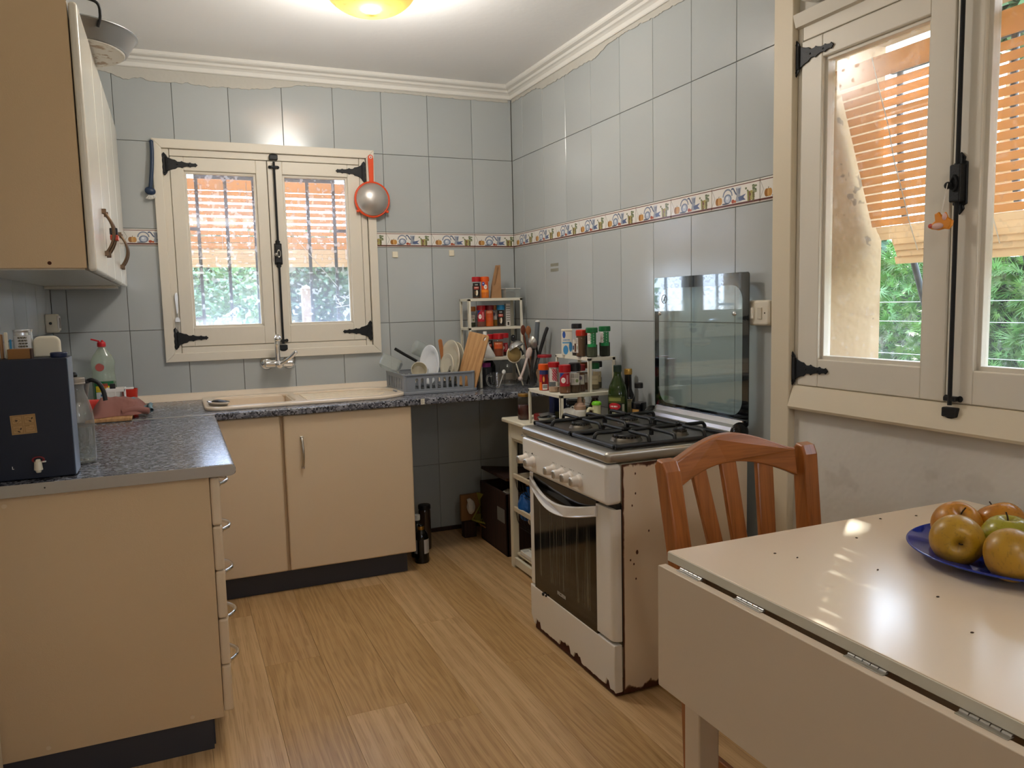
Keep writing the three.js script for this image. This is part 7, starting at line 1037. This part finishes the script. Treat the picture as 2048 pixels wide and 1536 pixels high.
// ---------------------------------------------------------------- ceiling lamps and the last small things
const LAMP_COLOR = new THREE.Color(1, 0.95, 0.88);
function lamp(label, x, z, level) {
  const t = thing('ceiling_lamp', label, 'ceiling lamp', [x, CEIL, z]);
  part(t, 'ceiling_plate', lathe(soft([[0, -0.03], [0.13, -0.03], [0.14, -0.024], [0.14, 0], [0, 0]], 0.003), 40), M.white);
  const L = []; for (let i = 0; i <= 14; i++) { const a = i / 14 * Math.PI / 2; L.push([0.172 * Math.sin(a), -0.035 - 0.115 * Math.cos(a)]); } L[0][0] = 0; L.push([0.174, -0.03], [0.166, -0.028]);
  part(t, 'lamp_shade', lathe(L, 48), phys('#e8b45a', 0.25, { emissive: new THREE.Color(1.0, 0.6, 0.13), emissiveMap: dtex(64, 64, (u, v) => { const k = 0.72 + 0.5 * sm(0.2, 0.75, fbm(u, v, 3, 3, 2, 0)), sp = 1 - 0.5 * sm(0.74, 0.78, fbm(u, v, 30, 30, 2, 2)); return [k * sp, k * sp, Math.min(1, k * sp)]; }, false), emissiveIntensity: 0.95 }), 'glowing amber glass bowl');
  part(t, 'shade_clip', [0, 2.09, 4.19].map((a) => bx(-0.006, -0.05, 0.166, 0.006, -0.024, 0.178, 0.002).rotateY(a)), M.steel);
  const b = new THREE.PointLight(LAMP_COLOR, level, 0, 2); b.position.set(x, CEIL - 0.13, z); b.castShadow = true; b.shadow.radius = 6; b.shadow.mapSize.set(1024, 1024); scene.add(b);
  return t;
}
lamp('amber glass bowl lamp glowing on the ceiling at the top of the picture', -1.075, 1.22, LAMP_LEVEL);
lamp('second amber bowl lamp on the ceiling behind the viewpoint', -1.15, 4.5, REAR_LAMP_LEVEL);
{
  const k = thing('key_charm', 'small orange and pink fish-shaped charm hanging from the large window\'s bolt', 'charm', [-0.055, 1.44, 2.735], { abs: true });
  const s = shape([[0.026, 0.002], [0.012, 0.012], [0.006, 0.024], [-0.002, 0.014], [-0.012, 0.026], [-0.022, 0.022], [-0.02, 0.006], [-0.034, -0.004], [-0.03, -0.014], [-0.012, -0.018], [0.004, -0.016], [0.016, -0.018], [0.024, -0.01]]);
  part(k, 'charm_body', clean(extrude(s, 0.01, 0.003, 2)).rotateY(-Math.PI / 2).translate(-0.052, 1.432, 2.735), phys('#e08a1c', 0.4)); part(k, 'charm_belly', clean(new THREE.SphereGeometry(1, 16, 10).scale(0.004, 0.008, 0.016)).translate(-0.062, 1.424, 2.724), phys('#d9b0a4', 0.5)); part(k, 'charm_fin', clean(new THREE.SphereGeometry(1, 14, 8).scale(0.004, 0.009, 0.006)).translate(-0.062, 1.445, 2.742), phys('#e2b7b0', 0.5)); part(k, 'charm_nose', clean(new THREE.SphereGeometry(0.006, 10, 8)).translate(-0.06, 1.426, 2.703), phys('#c9564c', 0.4));
  part(k, 'charm_cord', tube([[-0.05, 1.525, 2.738], [-0.054, 1.49, 2.734], [-0.058, 1.452, 2.73]], 0.0011, 12, 5), M.cord);
  const w = thing('wall_tray', 'white rounded plastic frame partly in view above the large window', 'frame', [-0.02, 2.1, 2.5], { abs: true });
  const o = rrect(2.215, 2.118, 2.95, 2.36, 0.05); o.holes.push(rrect(2.237, 2.138, 2.928, 2.34, 0.034, THREE.Path));
  part(w, 'frame_rim', clean(extrude(o, 0.05, 0.008, 3, 12)).rotateY(-Math.PI / 2), M.white); part(w, 'frame_panel', bx(-0.012, 2.13, 2.23, -0.002, 2.35, 2.94, 0.002), M.ivory);
}
renderer.render(scene, camera);
